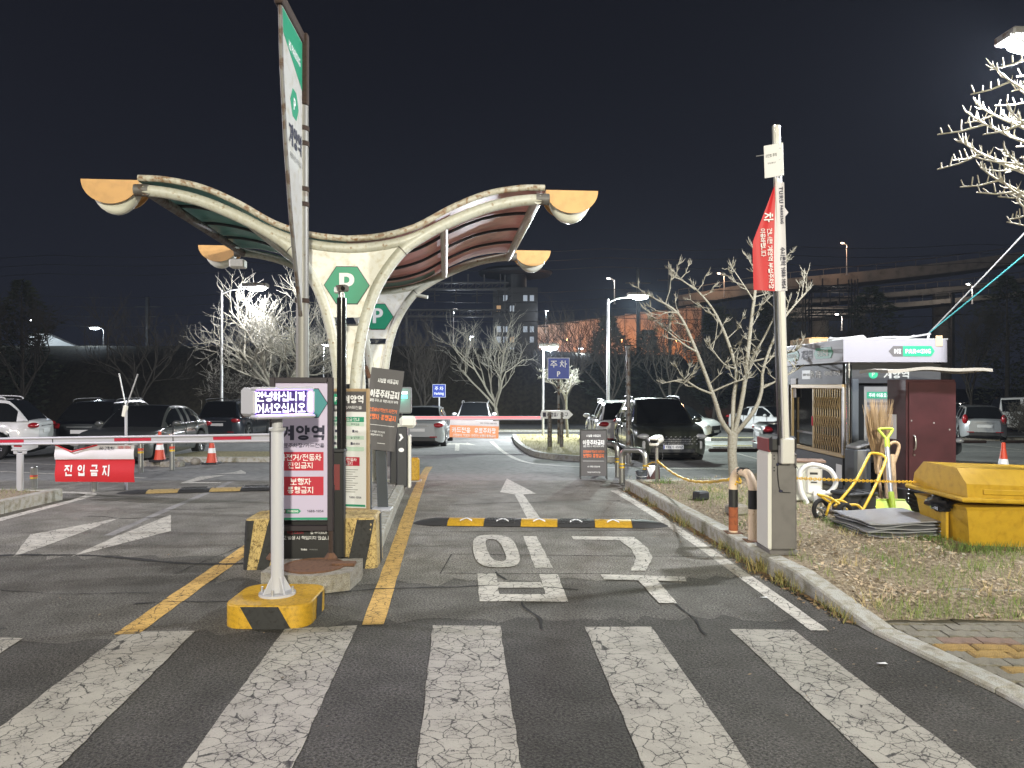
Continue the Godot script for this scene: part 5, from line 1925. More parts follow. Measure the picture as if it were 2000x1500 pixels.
# ---------------------------------------------------------------- entry lane
func entry_lane() -> void:
	speed_bump("entry speed bump of black and yellow rubber blocks with white chevrons beyond the lane lettering", Vector3(-1.24, 0.0, -9.32), Vector3(1.92, 0.0, -9.13), 7, true)
	# lit barrier boom across the entry lane
	var y := gh(-16) + 1.17
	var t := thing("lit_boom", "red glowing barrier boom lowered across the entry lane", "barrier boom", Vector3(-2.35, y, -16.0), 0.0)
	bx("beam", t, M.whitepost, Vector3(1.5, 0.0, -0.01), Vector3(3.0, 0.09, 0.05), 0.015)
	bx("led_strip", t, M.boomled, Vector3(1.48, 0.012, 0.02), Vector3(2.94, 0.026, 0.014), 0.004)
	var al := AreaLight3D.new()
	al.name = "strip_light"
	al.area_size = Vector2(2.9, 0.03)
	al.light_color = Color(1.0, 0.1, 0.12)
	al.light_energy = 0.9
	al.shadow_enabled = true
	t.add_child(al)
	al.transform = Transform3D(Basis(Vector3.UP, PI), Vector3(1.48, 0.012, 0.032))
	var h := thing("boom_housing", "dark barrier machine box at the pivot of the glowing boom, beyond the ticket machine", "barrier machine", Vector3(-2.6, gh(-16), -16.05), 0.08)
	bx("cabinet", h, M.cabgrey, Vector3(0, 0.52, 0), Vector3(0.32, 1.04, 0.3), 0.03)
	bx("cap", h, M.black, Vector3(0, 1.12, 0), Vector3(0.33, 0.16, 0.31), 0.03)
	t = thing("boom_banner", "orange and white card only banner hanging from the red glowing boom", "banner", Vector3(-0.8, y, -15.95), 0.0)
	var F := Transform3D(Basis(Vector3.BACK, -0.03), Vector3(0, 0, 0.02))
	cloth(t, M.bannerwhite, "white_band", F, -0.53, 0.52, -0.16, -0.045, 0.008)
	cloth(t, M.bannerorange, "orange_field", F, -0.53, 0.52, -0.42, -0.161, 0.008)
	print_on(t, M.letter, F.translated_local(Vector3(0, 0, 0.016)), [["카드전용", -0.28, -0.26, 0.115, 0.14, 0.9, 0.06, 0.4], ["유료주차장", 0.23, -0.26, 0.115, 0.14, 0.9, 0.06, 0.46], ["오토바이, 킥보드, 자전거, 보행자통행금지", 0.0, -0.37, 0.055, 0.12, 0.85, 0.03, 0.92]])
	print_on(t, M.inkgrey, F.translated_local(Vector3(0, 0, 0.016)), [["주차 고객센터 1688-1054", 0.3, -0.1, 0.03, 0.1, 0.85, 0.03, 0.36]], "fine_print")
	# direction sign on two posts
	t = thing("direction_sign", "white arrow shaped direction sign on two grey posts at the grass island's tip", "sign", Vector3(1.42, gh(-24.0) + 0.12, -23.6), 0.0)
	var s := Sh.new()
	s.prism(PackedVector2Array([Vector2(-0.48, 0.93), Vector2(0.38, 0.93), Vector2(0.52, 1.06), Vector2(0.38, 1.2), Vector2(-0.48, 1.2), Vector2(-0.52, 1.06)]), -0.02, 0.02)
	obj("board", s, M.print, t)
	print_on(t, M.ink, Transform3D(Basis(), Vector3(0, 1.06, 0.0215)), [["차량용/", -0.13, 0, 0.13, 0.12, 0.85, 0.04, 0.36], ["출구", 0.24, 0, 0.13, 0.12, 0.85, 0.06, 0.25]])
	patch("pictogram", t, M.ink, Transform3D(Basis(), Vector3(0, 1.06, 0.02)), [[-0.44, -0.07, -0.34, 0.07]])
	for x in [-0.22, 0.16]:
		tb("post", t, M.galvdark, [Vector3(x, 0, -0.02), Vector3(x, 1.14, -0.03)], 0.075 if x < 0 else 0.06, 10)
	# blue parking signs
	t = thing("blue_parking_sign", "square blue parking sign on a dark post beside the low post lamp", "sign", Vector3(1.62, gh(-25.8) + 0.12, -25.8), 0.0)
	tb("post", t, M.galvdark, [Vector3(0, 0, -0.04), Vector3(0, 2.9, -0.04)], 0.045, 10)
	bx("border", t, M.print, Vector3(0, 2.63, 0), Vector3(0.76, 0.74, 0.02), 0.004)
	bx("panel", t, M.signblue, Vector3(0, 2.63, 0.0115), Vector3(0.73, 0.71, 0.004))
	print_on(t, M.letter, Transform3D(Basis(), Vector3(0, 2.63, 0.0145)), [["주 차", 0, 0.15, 0.24, 0.11, 0.95, 0.05, 0.58], ["P", 0.0, -0.19, 0.24, 0.13, 0.95]])
	t = thing("blue_parking_sign", "small blue parking sign on a thin pale post behind the white rear facing car", "sign", Vector3(-3.93, gh(-40), -40.0), 0.0)
	tb("post", t, M.galv, [Vector3(0, 0, -0.04), Vector3(0, 2.6, -0.04)], 0.05, 8)
	bx("border", t, M.print, Vector3(0, 2.28, 0), Vector3(0.7, 0.7, 0.02), 0.004)
	bx("panel", t, M.signblue, Vector3(0, 2.28, 0.0115), Vector3(0.67, 0.67, 0.004))
	print_on(t, M.letter, Transform3D(Basis(), Vector3(0, 2.28, 0.0145)), [["주 차", 0, 0.13, 0.2, 0.11, 0.95, 0.05, 0.48], ["Parking", 0.0, -0.16, 0.17, 0.11, 0.8, 0.0, 0.5]])
	# slim dark post
	t = thing("slim_post", "slim dark grey post standing in front of the green SUV", "post", Vector3(2.82, gh(-18.0), -18.0), 0.0)
	tb("post", t, M.galvdark, [Vector3.ZERO, Vector3(0, 2.85, 0)], 0.055, 10)
	tb("cap", t, M.galvdark, [Vector3(0, 2.85, 0), Vector3(0, 2.88, 0)], 0.07, 10)
	tb("foot", t, M.galvdark, [Vector3(0, 0, 0), Vector3(0, 0.04, 0)], 0.12, 10)


# ---------------------------------------------------------------- right side of the entry lane
func hoop_path(a: Vector3, b: Vector3, h: float, r: float) -> Array:
	var out := [a, a + Vector3.UP * (h - r)]
	var d := (b - a)
	d.y = 0
	d = d.normalized()
	for i in range(1, 6):
		var q := PI / 2 * i / 6.0
		out.append(a + Vector3.UP * (h - r + sin(q) * r) + d * (1.0 - cos(q)) * r)
	for i in range(0, 6):
		var q := PI / 2 * (6 - i) / 6.0
		out.append(b + Vector3.UP * (h - r + sin(q) * r) - d * (1.0 - cos(q)) * r)
	out.append(b + Vector3.UP * (h - r))
	out.append(b)
	return out


func right_verge() -> void:
	# A-board
	var t := thing("folding_notice", "dark folding no double parking board standing on the road left of the steel hoops", "notice board", Vector3(1.6, gh(-14.6), -14.6), -0.06)
	for sd in [1.0, -1.0]:
		var P := Transform3D(Basis(Vector3.RIGHT, -0.1 * sd), Vector3(0, 0.5, 0.1 * sd))
		var s := Sh.new()
		s.X = P
		s.box(Vector3(0, 0.01, 0), Vector3(0.5, 0.88, 0.02), 0.004)
		obj("panel", s, M.board, t)
		s = Sh.new()
		s.X = P
		for x in [-0.255, 0.255]:
			s.box(Vector3(x, -0.02, 0), Vector3(0.022, 0.96, 0.03), 0.004)
		s.box(Vector3(0, 0.46, 0), Vector3(0.53, 0.022, 0.03), 0.004)
		obj("frame", s, M.black, t)
	var F := Transform3D(Basis(Vector3.RIGHT, -0.1), Vector3(0, 0.5, 0.1)).translated_local(Vector3(0, 0, 0.0115))
	print_on(t, M.letter, F, [["시설물 이동금지", 0.0, 0.35, 0.045, 0.13, 0.8, 0.02, 0.28], ["이중주차금지", 0.0, 0.22, 0.095, 0.16, 0.75, 0.02, 0.42], ["불법 주차 시, 위반스티커 부착", 0.0, 0.145, 0.036, 0.11, 0.7, 0.02, 0.4], ["이 구역은 견인지역", 0.0, -0.25, 0.03, 0.12, 0.85, 0.03, 0.24], ["계양역주차장", 0.0, -0.36, 0.026, 0.1, 0.85, 0.03, 0.26]])
	print_on(t, M.orange, F, [["오토바이·킥보드·자전거", 0.0, 0.04, 0.05, 0.13, 0.7, 0.02, 0.41], ["보행자 통행금지", 0.0, -0.04, 0.07, 0.15, 0.7, 0.02, 0.41]], "orange_lettering")
	patch("rule", t, M.letter, F, [[-0.21, -0.145, 0.2, -0.14]])
	# two steel hoops
	for q in [[Vector3(2.0, gh(-13.5), -13.5), Vector3(2.36, gh(-13.1), -13.1), 0.64, "shiny steel hoop guard with yellow bands, nearer one beside the bucket"], [Vector3(1.75, gh(-15.3), -15.3), Vector3(2.12, gh(-14.9), -14.9), 0.66, "shiny steel hoop guard with yellow bands, farther one behind the folding board"]]:
		t = thing("hoop_guard", q[3], "hoop guard", q[0], 0.0, "steel hoop guards at the kerb end")
		var e: Vector3 = q[1] - q[0]
		tb("hoop", t, M.steel, hoop_path(Vector3.ZERO, e, q[2], 0.14), 0.052, 14)
		for c in [Vector3.ZERO, e]:
			for y in [0.3, 0.36]:
				tb("yellow_band", t, M.handyellow, [c + Vector3(0, y, 0), c + Vector3(0, y + 0.03, 0)], 0.055, 14)
	# camera on a short steel post
	t = thing("lens_post", "short steel post with a white camera turned to the lane, tied with yellow rope", "camera post", Vector3(2.42, kerb_h(-12.6) - 0.02, -12.4), 0.0)
	tb("post", t, M.steel, [Vector3.ZERO, Vector3(0, 0.6, 0)], 0.03, 12)
	bx("mount", t, M.dark, Vector3(0, 0.625, 0.0), Vector3(0.07, 0.06, 0.07), 0.01)
	var CB := Basis.from_euler(Vector3(0.12, -0.55, 0))
	var s := Sh.new()
	s.X = Transform3D(CB, Vector3(0, 0.72, 0))
	s.tube([Vector3(0, 0, -0.13), Vector3(0, 0, 0.1)], [0.075, 0.07], 16)
	s.box(Vector3(0, 0.055, 0.05), Vector3(0.15, 0.035, 0.3), 0.012)
	s.box(Vector3(0, -0.04, 0.13), Vector3(0.15, 0.05, 0.1), 0.015)
	obj("camera_body", s, M.cabwhite, t)
	s = Sh.new()
	s.X = Transform3D(CB, Vector3(0, 0.72, 0))
	s.box(Vector3(0, 0.005, 0.125), Vector3(0.11, 0.06, 0.1), 0.012)
	obj("camera_window", s, M.blackgloss, t)
	tb("cable", t, M.black, smooth_path([Vector3(0.05, 0.66, -0.05), Vector3(0.1, 0.55, -0.04), Vector3(0.09, 0.4, 0), Vector3(0.04, 0.36, 0)], 5), 0.007, 5)
	# bucket and the broken barrier block
	t = thing("bucket", "dark blue plastic bucket at the foot of the near steel hoop", "bucket", Vector3(2.26, 0.02, -12.95))
	s = Sh.new()
	s.lathe([Vector2(0, 0), Vector2(0.075, 0), Vector2(0.085, 0.02), Vector2(0.1, 0.2), Vector2(0.108, 0.205), Vector2(0.108, 0.225), Vector2(0.095, 0.225), Vector2(0.075, 0.03), Vector2(0, 0.03)], 18)
	obj("pail", s, M.slate, t)
	tb("handle", t, M.galv, smooth_path([Vector3(-0.105, 0.2, 0), Vector3(-0.08, 0.13, 0.09), Vector3(0.08, 0.13, 0.09), Vector3(0.105, 0.2, 0)], 5), 0.005, 5)
	t = thing("reflector_block", "brown wedge block with a white triangle between the bucket and the camera post", "marker block", Vector3(2.46, 0.0, -13.1), -0.1)
	s = Sh.new()
	s.prism(PackedVector2Array([Vector2(-0.14, 0), Vector2(0.14, 0), Vector2(0.13, 0.3), Vector2(-0.1, 0.3)]), -0.12, 0.12)
	obj("body", s, M.maroon, t)
	s = Sh.new()
	s.prism(PackedVector2Array([Vector2(-0.09, 0.295), Vector2(0.07, 0.295), Vector2(-0.03, 0.12)]), 0.12, 0.124)
	obj("white_triangle", s, M.letter, t)
	# yellow rope from the hoop to the pipe guard
	s = Sh.new()
	s.tube(smooth_path([Vector3(2.36, 0.3, -13.1), Vector3(2.4, 0.4, -12.75), Vector3(2.42, 0.44, -12.37), Vector3(2.42, 0.44, -12.34)], 6), 0.013, 6)
	var rows := []
	for i in 41:
		var u := i / 40.0
		var q := Vector3(2.42, 0.47, -12.36).lerp(Vector3(2.37, 0.73, -7.98), u)
		q.y -= sin(u * PI) * 0.16
		q += Vector3(sin(i * 1.9), cos(i * 1.9), 0) * 0.004
		rows.append(q)
	s.tube(rows, 0.017, 7)
	s.tube(smooth_path([Vector3(2.33, 0.74, -7.96), Vector3(2.42, 0.7, -7.88), Vector3(2.44, 0.74, -8.0), Vector3(2.34, 0.72, -8.02), Vector3(2.38, 0.68, -7.9)], 6), 0.012, 6)
	tag(obj("yellow_rope", s, M.chain), "yellow plastic rope sagging from the steel hoop past the camera post to the bent pipe", "rope")
	# bent pipe guard
	t = thing("pipe_guard", "bent pipe guard in worn cream and black with a rusty leg, before the barrier machine", "pipe guard", Vector3(2.37, 0.155, -7.95), 0.0)
	var e := Vector3(0.075, 0, 0.42)
	tb("pipe", t, lay(mt(Color(0.72, 0.56, 0.4), 0.5), M.cream.detail_albedo, 2.0), hoop_path(Vector3.ZERO, e, 0.68, 0.17), 0.046, 16)
	for q in [[Vector3(0, 0.28, 0), Vector3(0, 0.47, 0), M.black], [e + Vector3(0, 0.33, 0), e + Vector3(0, 0.52, 0), M.black], [Vector3(0, 0.03, 0), Vector3(0, 0.28, 0), M.rustorange]]:
		tb("black_band" if q[2] == M.black else "rusty_band", t, q[2], [q[0], q[1]], 0.049, 16)
	tb("black_band", t, M.black, [Vector3(0.03, 0.677, 0.16), Vector3(0.047, 0.682, 0.23), Vector3(0.055, 0.68, 0.28)], 0.049, 16)
	for c in [Vector3.ZERO, e]:
		bx("foot_plate", t, M.rust, c + Vector3(0, 0.006, 0), Vector3(0.17, 0.012, 0.17), 0.003)
	# barrier machine
	t = thing("barrier_machine", "tall grey and white barrier machine with a dark cap on the kerb, boom raised", "barrier machine", Vector3(2.54, 0.15, -7.12), 0.0)
	bx("cabinet", t, M.cabgrey, Vector3(0.0, 0.5, 0), Vector3(0.256, 0.92, 0.36), 0.02)
	bx("white_side", t, M.cabwhite, Vector3(-0.115, 0.5, -0.0), Vector3(0.05, 0.925, 0.352), 0.024)
	bx("plinth", t, M.cabgrey, Vector3(0.0, 0.022, 0), Vector3(0.27, 0.045, 0.375), 0.006)
	bx("cap", t, M.black, Vector3(0.0, 1.035, 0), Vector3(0.26, 0.15, 0.365), 0.025)
	bx("red_side", t, M.capred, Vector3(-0.12, 1.025, -0.01), Vector3(0.03, 0.13, 0.33), 0.008)
	s = Sh.new()
	for q in [[-0.09, 0.93], [-0.09, 0.9], [-0.09, 0.82], [-0.09, 0.79], [0.11, 0.93], [0.11, 0.82]]:
		s.disc(Vector3(q[0], q[1], 0.183), 0.008, Vector3.BACK, 8)
	obj("screw", s, M.black, t)
	tb("key_cord", t, M.black, smooth_path([Vector3(-0.06, 0.84, 0.186), Vector3(-0.055, 0.7, 0.19), Vector3(-0.03, 0.6, 0.19), Vector3(0.06, 0.585, 0.188)], 5), 0.004, 5)
	s = Sh.new()
	s.ball(Vector3(-0.06, 0.85, 0.19), Vector3(0.014, 0.014, 0.014), 6)
	s.ball(Vector3(-0.03, 0.6, 0.19), Vector3(0.02, 0.013, 0.012), 6)
	obj("lock", s, M.ink, t)
	tb("cable", t, M.black, smooth_path([Vector3(0.02, 0.87, 0.2), Vector3(0.08, 0.86, 0.21), Vector3(0.12, 0.82, 0.2), Vector3(0.16, 0.8, 0.1)], 5), 0.004, 5)
	# the raised boom with what hangs from it
	var lean := Basis(Vector3.BACK, 0.03)
	var BT := Transform3D(lean, Vector3(0.0, 0.98, 0.235))
	s = Sh.new()
	s.X = BT
	s.box(Vector3(0.004, 1.5, 0), Vector3(0.062, 3.05, 0.04), 0.012)
	s.box(Vector3(-0.03, 1.5, 0.015), Vector3(0.02, 3.04, 0.05), 0.008)
	obj("boom", s, M.boommetal, t)
	bx("boom_bracket", t, M.boommetal, Vector3(0.005, 0.98, 0.235), Vector3(0.125, 0.24, 0.09), 0.012)
	s = Sh.new()
	s.X = BT
	s.box(Vector3(-0.052, 1.0, -0.02), Vector3(0.02, 1.9, 0.05), 0.006)
	obj("black_edge_strip", s, M.black, t)
	t = thing("boom_plate", "small pale plate clamped near the top of the raised boom", "sign plate", Vector3(2.54, 0.15, -7.12), 0.0)
	var PB := BT * Transform3D(Basis.from_euler(Vector3(0, -0.55, 0)), Vector3(-0.05, 2.68, 0.05))
	s = Sh.new()
	s.X = PB
	s.box(Vector3(0, 0, 0), Vector3(0.17, 0.3, 0.008), 0.002)
	obj("plate", s, M.white, t)
	s = Sh.new()
	s.X = PB
	for k in 3:
		s.tube([Vector3(0.06, 0.1 - k * 0.1, 0.004), Vector3(0.06, 0.1 - k * 0.1, 0.01)], 0.008, 8)
	obj("bolt", s, M.galv, t)
	tb("rod", t, M.galv, [PB * Vector3(-0.08, 0.07, -0.01), PB * Vector3(-0.16, 0.075, -0.02)], 0.004, 5)
	print_on(t, M.inkgrey, PB.translated_local(Vector3(0, 0, 0.0046)), [["차단봉 주의", -0.02, 0.05, 0.03, 0.1, 0.85, 0.03, 0.1], ["TURU", -0.02, -0.02, 0.02, 0.1, 1.0, 0.0, 0.07]])
	# long banner wrapped round the raised boom, hanging end down
	t = thing("raised_banner", "long red and white car park banner hanging lengthwise from the raised boom", "banner", Vector3(2.54, 0.15, -7.12), 0.0)
	var NB := BT * Transform3D(Basis(Vector3.UP, -0.12), Vector3(0.0, 1.98, 0.045))
	rows = []
	var redrows := []
	for i in 21:
		var v := i / 20.0
		var y := lerpf(0.5, -0.5, v)
		var row := PackedVector3Array()
		var w := lerpf(0.075, 0.11, minf(1.0, v * 1.5))
		for k in 7:
			var u := k / 6.0
			row.append(Vector3(lerpf(0.042, 0.042 - w, u), y, 0.012 * sin(u * PI) - 0.01))
		rows.append(row)
		var r2 := PackedVector3Array()
		var w2 := clampf((v - 0.02) * 0.36, 0.006, 0.19)
		for k in 9:
			var u := k / 8.0
			r2.append(Vector3(0.042 - w - w2 * u, y + 0.02 * u, -0.01 - 0.012 * sin(u * 5.0 + v * 2.0) * u))
		redrows.append(r2)
	s = Sh.new()
	s.X = NB
	s.grid(rows, Vector3.BACK)
	obj("white_band", s, M.bannerwhite, t)
	s = Sh.new()
	s.X = NB
	s.grid(redrows, Vector3.BACK)
	obj("red_field", s, M.bannerred, t)
	var side := NB * Transform3D(Basis(Vector3.BACK, -PI / 2), Vector3(0.0, 0.0, 0.012))
	print_on(t, M.ink, side, [["TURU", -0.38, 0.008, 0.045, 0.11, 1.1, 0.02, 0.15], ["PARKING", -0.2, 0.008, 0.035, 0.11, 1.0, 0.0, 0.17], ["수시문의 1688-1054", 0.29, 0.008, 0.045, 0.13, 0.85, 0.02, 0.38]], "dark_lettering")
	print_on(t, M.letter, side, [["건너편 계양역 부설주차장", 0.2, -0.105, 0.045, 0.12, 0.85, 0.02, 0.56], ["이용바랍니다", 0.05, -0.165, 0.045, 0.12, 0.85, 0.02, 0.26], ["차", -0.18, -0.11, 0.085, 0.14, 1.0]])
	s = Sh.new()
	s.X = BT
	s.prism(PackedVector2Array([Vector2(0.04, 2.28), Vector2(0.09, 2.21), Vector2(0.04, 2.15)]), -0.01, 0.0)
	obj("loose_corner", s, M.bannerwhite, t)


# ---------------------------------------------------------------- kiosk
func rounded_slab(x0: float, x1: float, z0: float, z1: float, r: float) -> PackedVector2Array:  # seen from above; the front right corner is round
	var o := PackedVector2Array([Vector2(x0, z0), Vector2(x0, z1)])
	o.append(Vector2(x1, z1))
	for i in 9:
		var a := PI / 2 * i / 8.0
		o.append(Vector2(x1 - r + cos(a) * r, z0 - r + sin(a) * r))
	return o


func kiosk() -> void:
	var t := thing("kiosk", "glazed parking kiosk with a white rounded fascia, brass folding grille and chrome corner", "kiosk", Vector3(5.0, 0.13, -11.2), 0.0)
	var W := 1.66
	var D := 2.65
	# fascia ring and roof
	var s := Sh.new()
	s.X = Transform3D(Basis(Vector3.RIGHT, PI / 2), Vector3.ZERO)
	var o := PackedVector2Array()
	for q in rounded_slab(0.0, W, 0.0, -D, 0.22):
		o.append(q)
	s.prism(o, -2.29, -1.95)
	obj("fascia", s, M.fascia, t)
	s = Sh.new()
	s.X = Transform3D(Basis(Vector3.RIGHT, PI / 2), Vector3.ZERO)
	s.prism(rounded_slab(0.1, W - 0.1, -0.1, -D + 0.1, 0.2), -1.95, -1.93)
	obj("soffit", s, M.cabgrey, t)
	# roof trim
	bx("roof", t, M.galv, Vector3(W / 2, 2.3, -D / 2), Vector3(W - 0.1, 0.02, D - 0.1), 0.005)
	# fascia lettering: front, then side
	var F := Transform3D(Basis(), Vector3(1.03, 2.115, 0.002))
	var w := 0.68
	s = Sh.new()
	s.X = F
	s.prism(PackedVector2Array([Vector2(-0.35, 0), Vector2(-0.28, -0.078), Vector2(-0.135, -0.078), Vector2(-0.135, 0.078), Vector2(-0.28, 0.078)]), 0.0, 0.003)
	obj("logo_grey", s, M.board, t)
	s = Sh.new()
	s.X = F
	s.prism(PackedVector2Array([Vector2(-0.135, -0.078), Vector2(0.29, -0.078), Vector2(0.345, 0), Vector2(0.29, 0.078), Vector2(-0.135, 0.078)]), 0.0, 0.003)
	obj("logo_green", s, M.green, t)
	print_on(t, M.letter, F.translated_local(Vector3(0, 0, 0.004)), [["HI", -0.215, 0, 0.085, 0.13, 1.0, 0, 0.1], ["PAR", -0.015, 0, 0.085, 0.13, 0.95, 0, 0.16], ["<", 0.085, 0, 0.085, 0.13, 0.6, 0, 0.035], ["<", 0.115, 0, 0.085, 0.13, 0.6, 0, 0.035], ["ING", 0.215, 0, 0.085, 0.13, 0.95, 0, 0.14]], "logo_lettering")
	var S := Transform3D(Basis(Vector3.UP, -PI / 2), Vector3(-0.002, 2.115, -D / 2))  # side face: x runs toward the viewer
	for q in [[0.6, 0.62], [-0.75, 0.62]]:
		s = Sh.new()
		s.X = S
		s.prism(PackedVector2Array([Vector2(q[0] - 0.36, 0), Vector2(q[0] - 0.28, -0.09), Vector2(q[0] + 0.28, -0.09), Vector2(q[0] + 0.36, 0), Vector2(q[0] + 0.28, 0.09), Vector2(q[0] - 0.28, 0.09)]), 0.0, 0.003)
		obj("side_badge", s, M.green, t)
	print_on(t, M.ink, S, [["계양역", -0.07, 0, 0.15, 0.13, 0.95, 0.1, 0.5]], "station_name")
	print_on(t, M.letter, S.translated_local(Vector3(0, 0, 0.004)), [["카드전용", 0.6, 0, 0.1, 0.13, 0.9, 0.06, 0.42], ["HI PARKING", -0.75, 0, 0.085, 0.13, 0.95, 0, 0.5]], "badge_lettering")
	# walls
	bx("rear_wall", t, M.cabgrey, Vector3(W / 2, 0.97, -D + 0.13), Vector3(W - 0.2, 1.94, 0.06))
	bx("right_wall", t, M.glassdark, Vector3(W - 0.13, 0.97, -D / 2), Vector3(0.05, 1.94, D - 0.3))
	bx("floor", t, M.cabgrey, Vector3(W / 2, 0.03, -D / 2), Vector3(W - 0.2, 0.06, D - 0.2))
	bx("side_base", t, M.dark, Vector3(0.12, 0.25, -D / 2 - 0.05), Vector3(0.06, 0.5, D - 0.36), 0.006)
	bx("side_header", t, M.dark, Vector3(0.12, 1.77, -D / 2 - 0.05), Vector3(0.06, 0.33, D - 0.36), 0.006)
	bx("side_glass", t, M.glassdark, Vector3(0.135, 1.05, -D / 2 - 0.05), Vector3(0.02, 1.1, D - 0.4))
	var HS := Transform3D(Basis(Vector3.UP, -PI / 2), Vector3(0.088, 1.78, -D / 2))
	print_on(t, M.letter, HS, [["차 가능", 0.1, 0, 0.13, 0.14, 0.85, 0.05, 0.42], ["유료주차장 / 카드전용", 0.72, 0.01, 0.07, 0.12, 0.85, 0.03, 0.62]], "header_lettering")
	patch("header_label", t, M.print, HS, [[-0.5, -0.075, -0.13, 0.075]])
	print_on(t, M.inkgrey, HS.translated_local(Vector3(0, 0, 0.002)), [["1688-1054", -0.31, 0.0, 0.06, 0.1, 1, 0, 0.3]], "label_number")
	# counter window with brass frame, and the folding security grille beside it
	s = Sh.new()
	for y in [0.52, 1.58]:
		s.box(Vector3(0.075, y, -1.2), Vector3(0.05, 0.07, 2.1), 0.008)
	for z in [-0.17, -1.28, -2.24]:
		s.box(Vector3(0.078, 1.05, z), Vector3(0.045, 1.0, 0.05), 0.008)
	obj("window_frame", s, M.brass, t)
	s = Sh.new()
	var bars := 12
	for i in bars:
		var z := -0.24 - i * 0.088
		s.box(Vector3(0.055, 1.05, z), Vector3(0.016, 0.98, 0.02), 0.003)
		if i < bars - 1:
			for k in 3:
				var y := 0.72 + k * 0.3
				s.tube([Vector3(0.045, y - 0.09, z), Vector3(0.045, y + 0.09, z - 0.088)], 0.0065, 4)
				s.tube([Vector3(0.04, y + 0.09, z), Vector3(0.04, y - 0.09, z - 0.088)], 0.0065, 4)
	obj("folding_grille", s, M.brass, t)
	bx("slide_rail", t, M.galv, Vector3(0.06, 1.05, -0.15), Vector3(0.03, 1.04, 0.04), 0.005)
	bx("red_latch", t, M.red, Vector3(0.045, 1.0, -1.27), Vector3(0.02, 0.16, 0.02), 0.004)
	bx("counter", t, M.cabgrey, Vector3(0.3, 0.78, -1.7), Vector3(0.36, 0.04, 0.9), 0.005)
	bx("paper_note", t, M.print, Vector3(0.086, 0.24, -0.35), Vector3(0.004, 0.26, 0.2))
	bx("paper_note", t, M.bannerwhite, Vector3(0.08, 1.55, -2.2), Vector3(0.004, 0.34, 0.24))
	# chrome corner post and glazed front
	tb("corner_post", t, M.chrome, [Vector3(0.13, 0.0, -0.11), Vector3(0.13, 1.94, -0.11)], 0.045, 18)
	bx("front_header", t, M.dark, Vector3(0.85, 1.78, -0.13), Vector3(1.36, 0.3, 0.05), 0.005)
	bx("front_glass", t, M.glassdark, Vector3(0.85, 0.95, -0.15), Vector3(1.36, 1.36, 0.03))
	bx("front_base", t, M.dark, Vector3(0.85, 0.14, -0.14), Vector3(1.36, 0.26, 0.05), 0.005)
	bx("blue_panel", t, M.slate, Vector3(0.23, 1.1, -0.115), Vector3(0.1, 1.2, 0.03), 0.008)
	bx("poster", t, M.inkgrey, Vector3(0.58, 1.0, -0.128), Vector3(0.42, 1.16, 0.012))
	var PF := Transform3D(Basis(), Vector3(0.58, 1.0, -0.121))
	patch("poster_heading", t, M.green, PF, [[-0.17, 0.4, 0.2, 0.5]])
	patch("poster_line", t, M.board, PF, [[-0.17, 0.3, 0.2, 0.34], [-0.17, 0.1, 0.2, 0.2], [-0.17, -0.18, 0.2, -0.08], [-0.17, -0.36, 0.1, -0.3]])
	print_on(t, M.letter, PF.translated_local(Vector3(0, 0, 0.003)), [["주차 이용요금", 0.02, 0.45, 0.06, 0.12, 0.85, 0.04, 0.32]], "poster_lettering")
	s = Sh.new()
	s.X = Transform3D(Basis(), Vector3(0, 0, -0.103))
	s.disc(Vector3(0.5, 1.77, 0), 0.07, Vector3.BACK, 18)
	obj("parking_disc", s, M.green, t)
	print_on(t, M.dimletter, Transform3D(Basis(), Vector3(0, 0, -0.101)), [["P", 0.5, 1.77, 0.09, 0.13, 1.0], ["계양역", 0.85, 1.77, 0.13, 0.14, 0.9, 0.08, 0.4]], "front_lettering")
	# on the roof
	t = thing("crate", "flat wooden crate lying on the kiosk roof at its far left end", "crate", Vector3(5.28, 2.44, -13.2), 0.1)
	bx("tray", t, M.wood, Vector3(0, 0.05, 0), Vector3(0.36, 0.1, 0.7), 0.01)
	bx("board", t, M.lampshade, Vector3(0.02, 0.11, 0.1), Vector3(0.3, 0.015, 0.5), 0.004)
	s = Sh.new()
	var ring := []
	for i in 60:
		var a := TAU * i / 20.0
		ring.append(Vector3(cos(a) * (0.26 + 0.02 * sin(i * 0.7)), 0.03 + 0.018 * int(i / 20.0) + 0.02 * sin(a * 2.0), sin(a) * 0.3))
	s.tube(ring, 0.014, 5)
	s.tube(smooth_path([Vector3(0.2, 0.03, 0.2), Vector3(0.5, 0.06, 0.3), Vector3(0.9, 0.07, 0.2), Vector3(1.05, 0.1, 0.1)], 5), 0.014, 5)
	var coil := obj("cable_coil", s, M.hose)
	coil.position = Vector3(5.5, 2.44, -12.2)
	tag(coil, "coil of pale cable lying on the kiosk roof", "cable")
	var clamp := thing("wire_bracket", "small metal bracket on the kiosk roof edge where the two stay wires meet", "bracket", Vector3(6.44, 2.42, -11.5))
	tb("stem", clamp, M.galv, [Vector3.ZERO, Vector3(0.02, 0.12, 0)], 0.02, 8)
	bx("tape", clamp, M.straw, Vector3(0.0, -0.02, 0.305), Vector3(0.1, 0.16, 0.006), 0.002)
	bx("arm", clamp, M.galv, Vector3(-0.25, 0.06, 0.0), Vector3(0.6, 0.03, 0.03), 0.005, Basis(Vector3.BACK, 0.16))
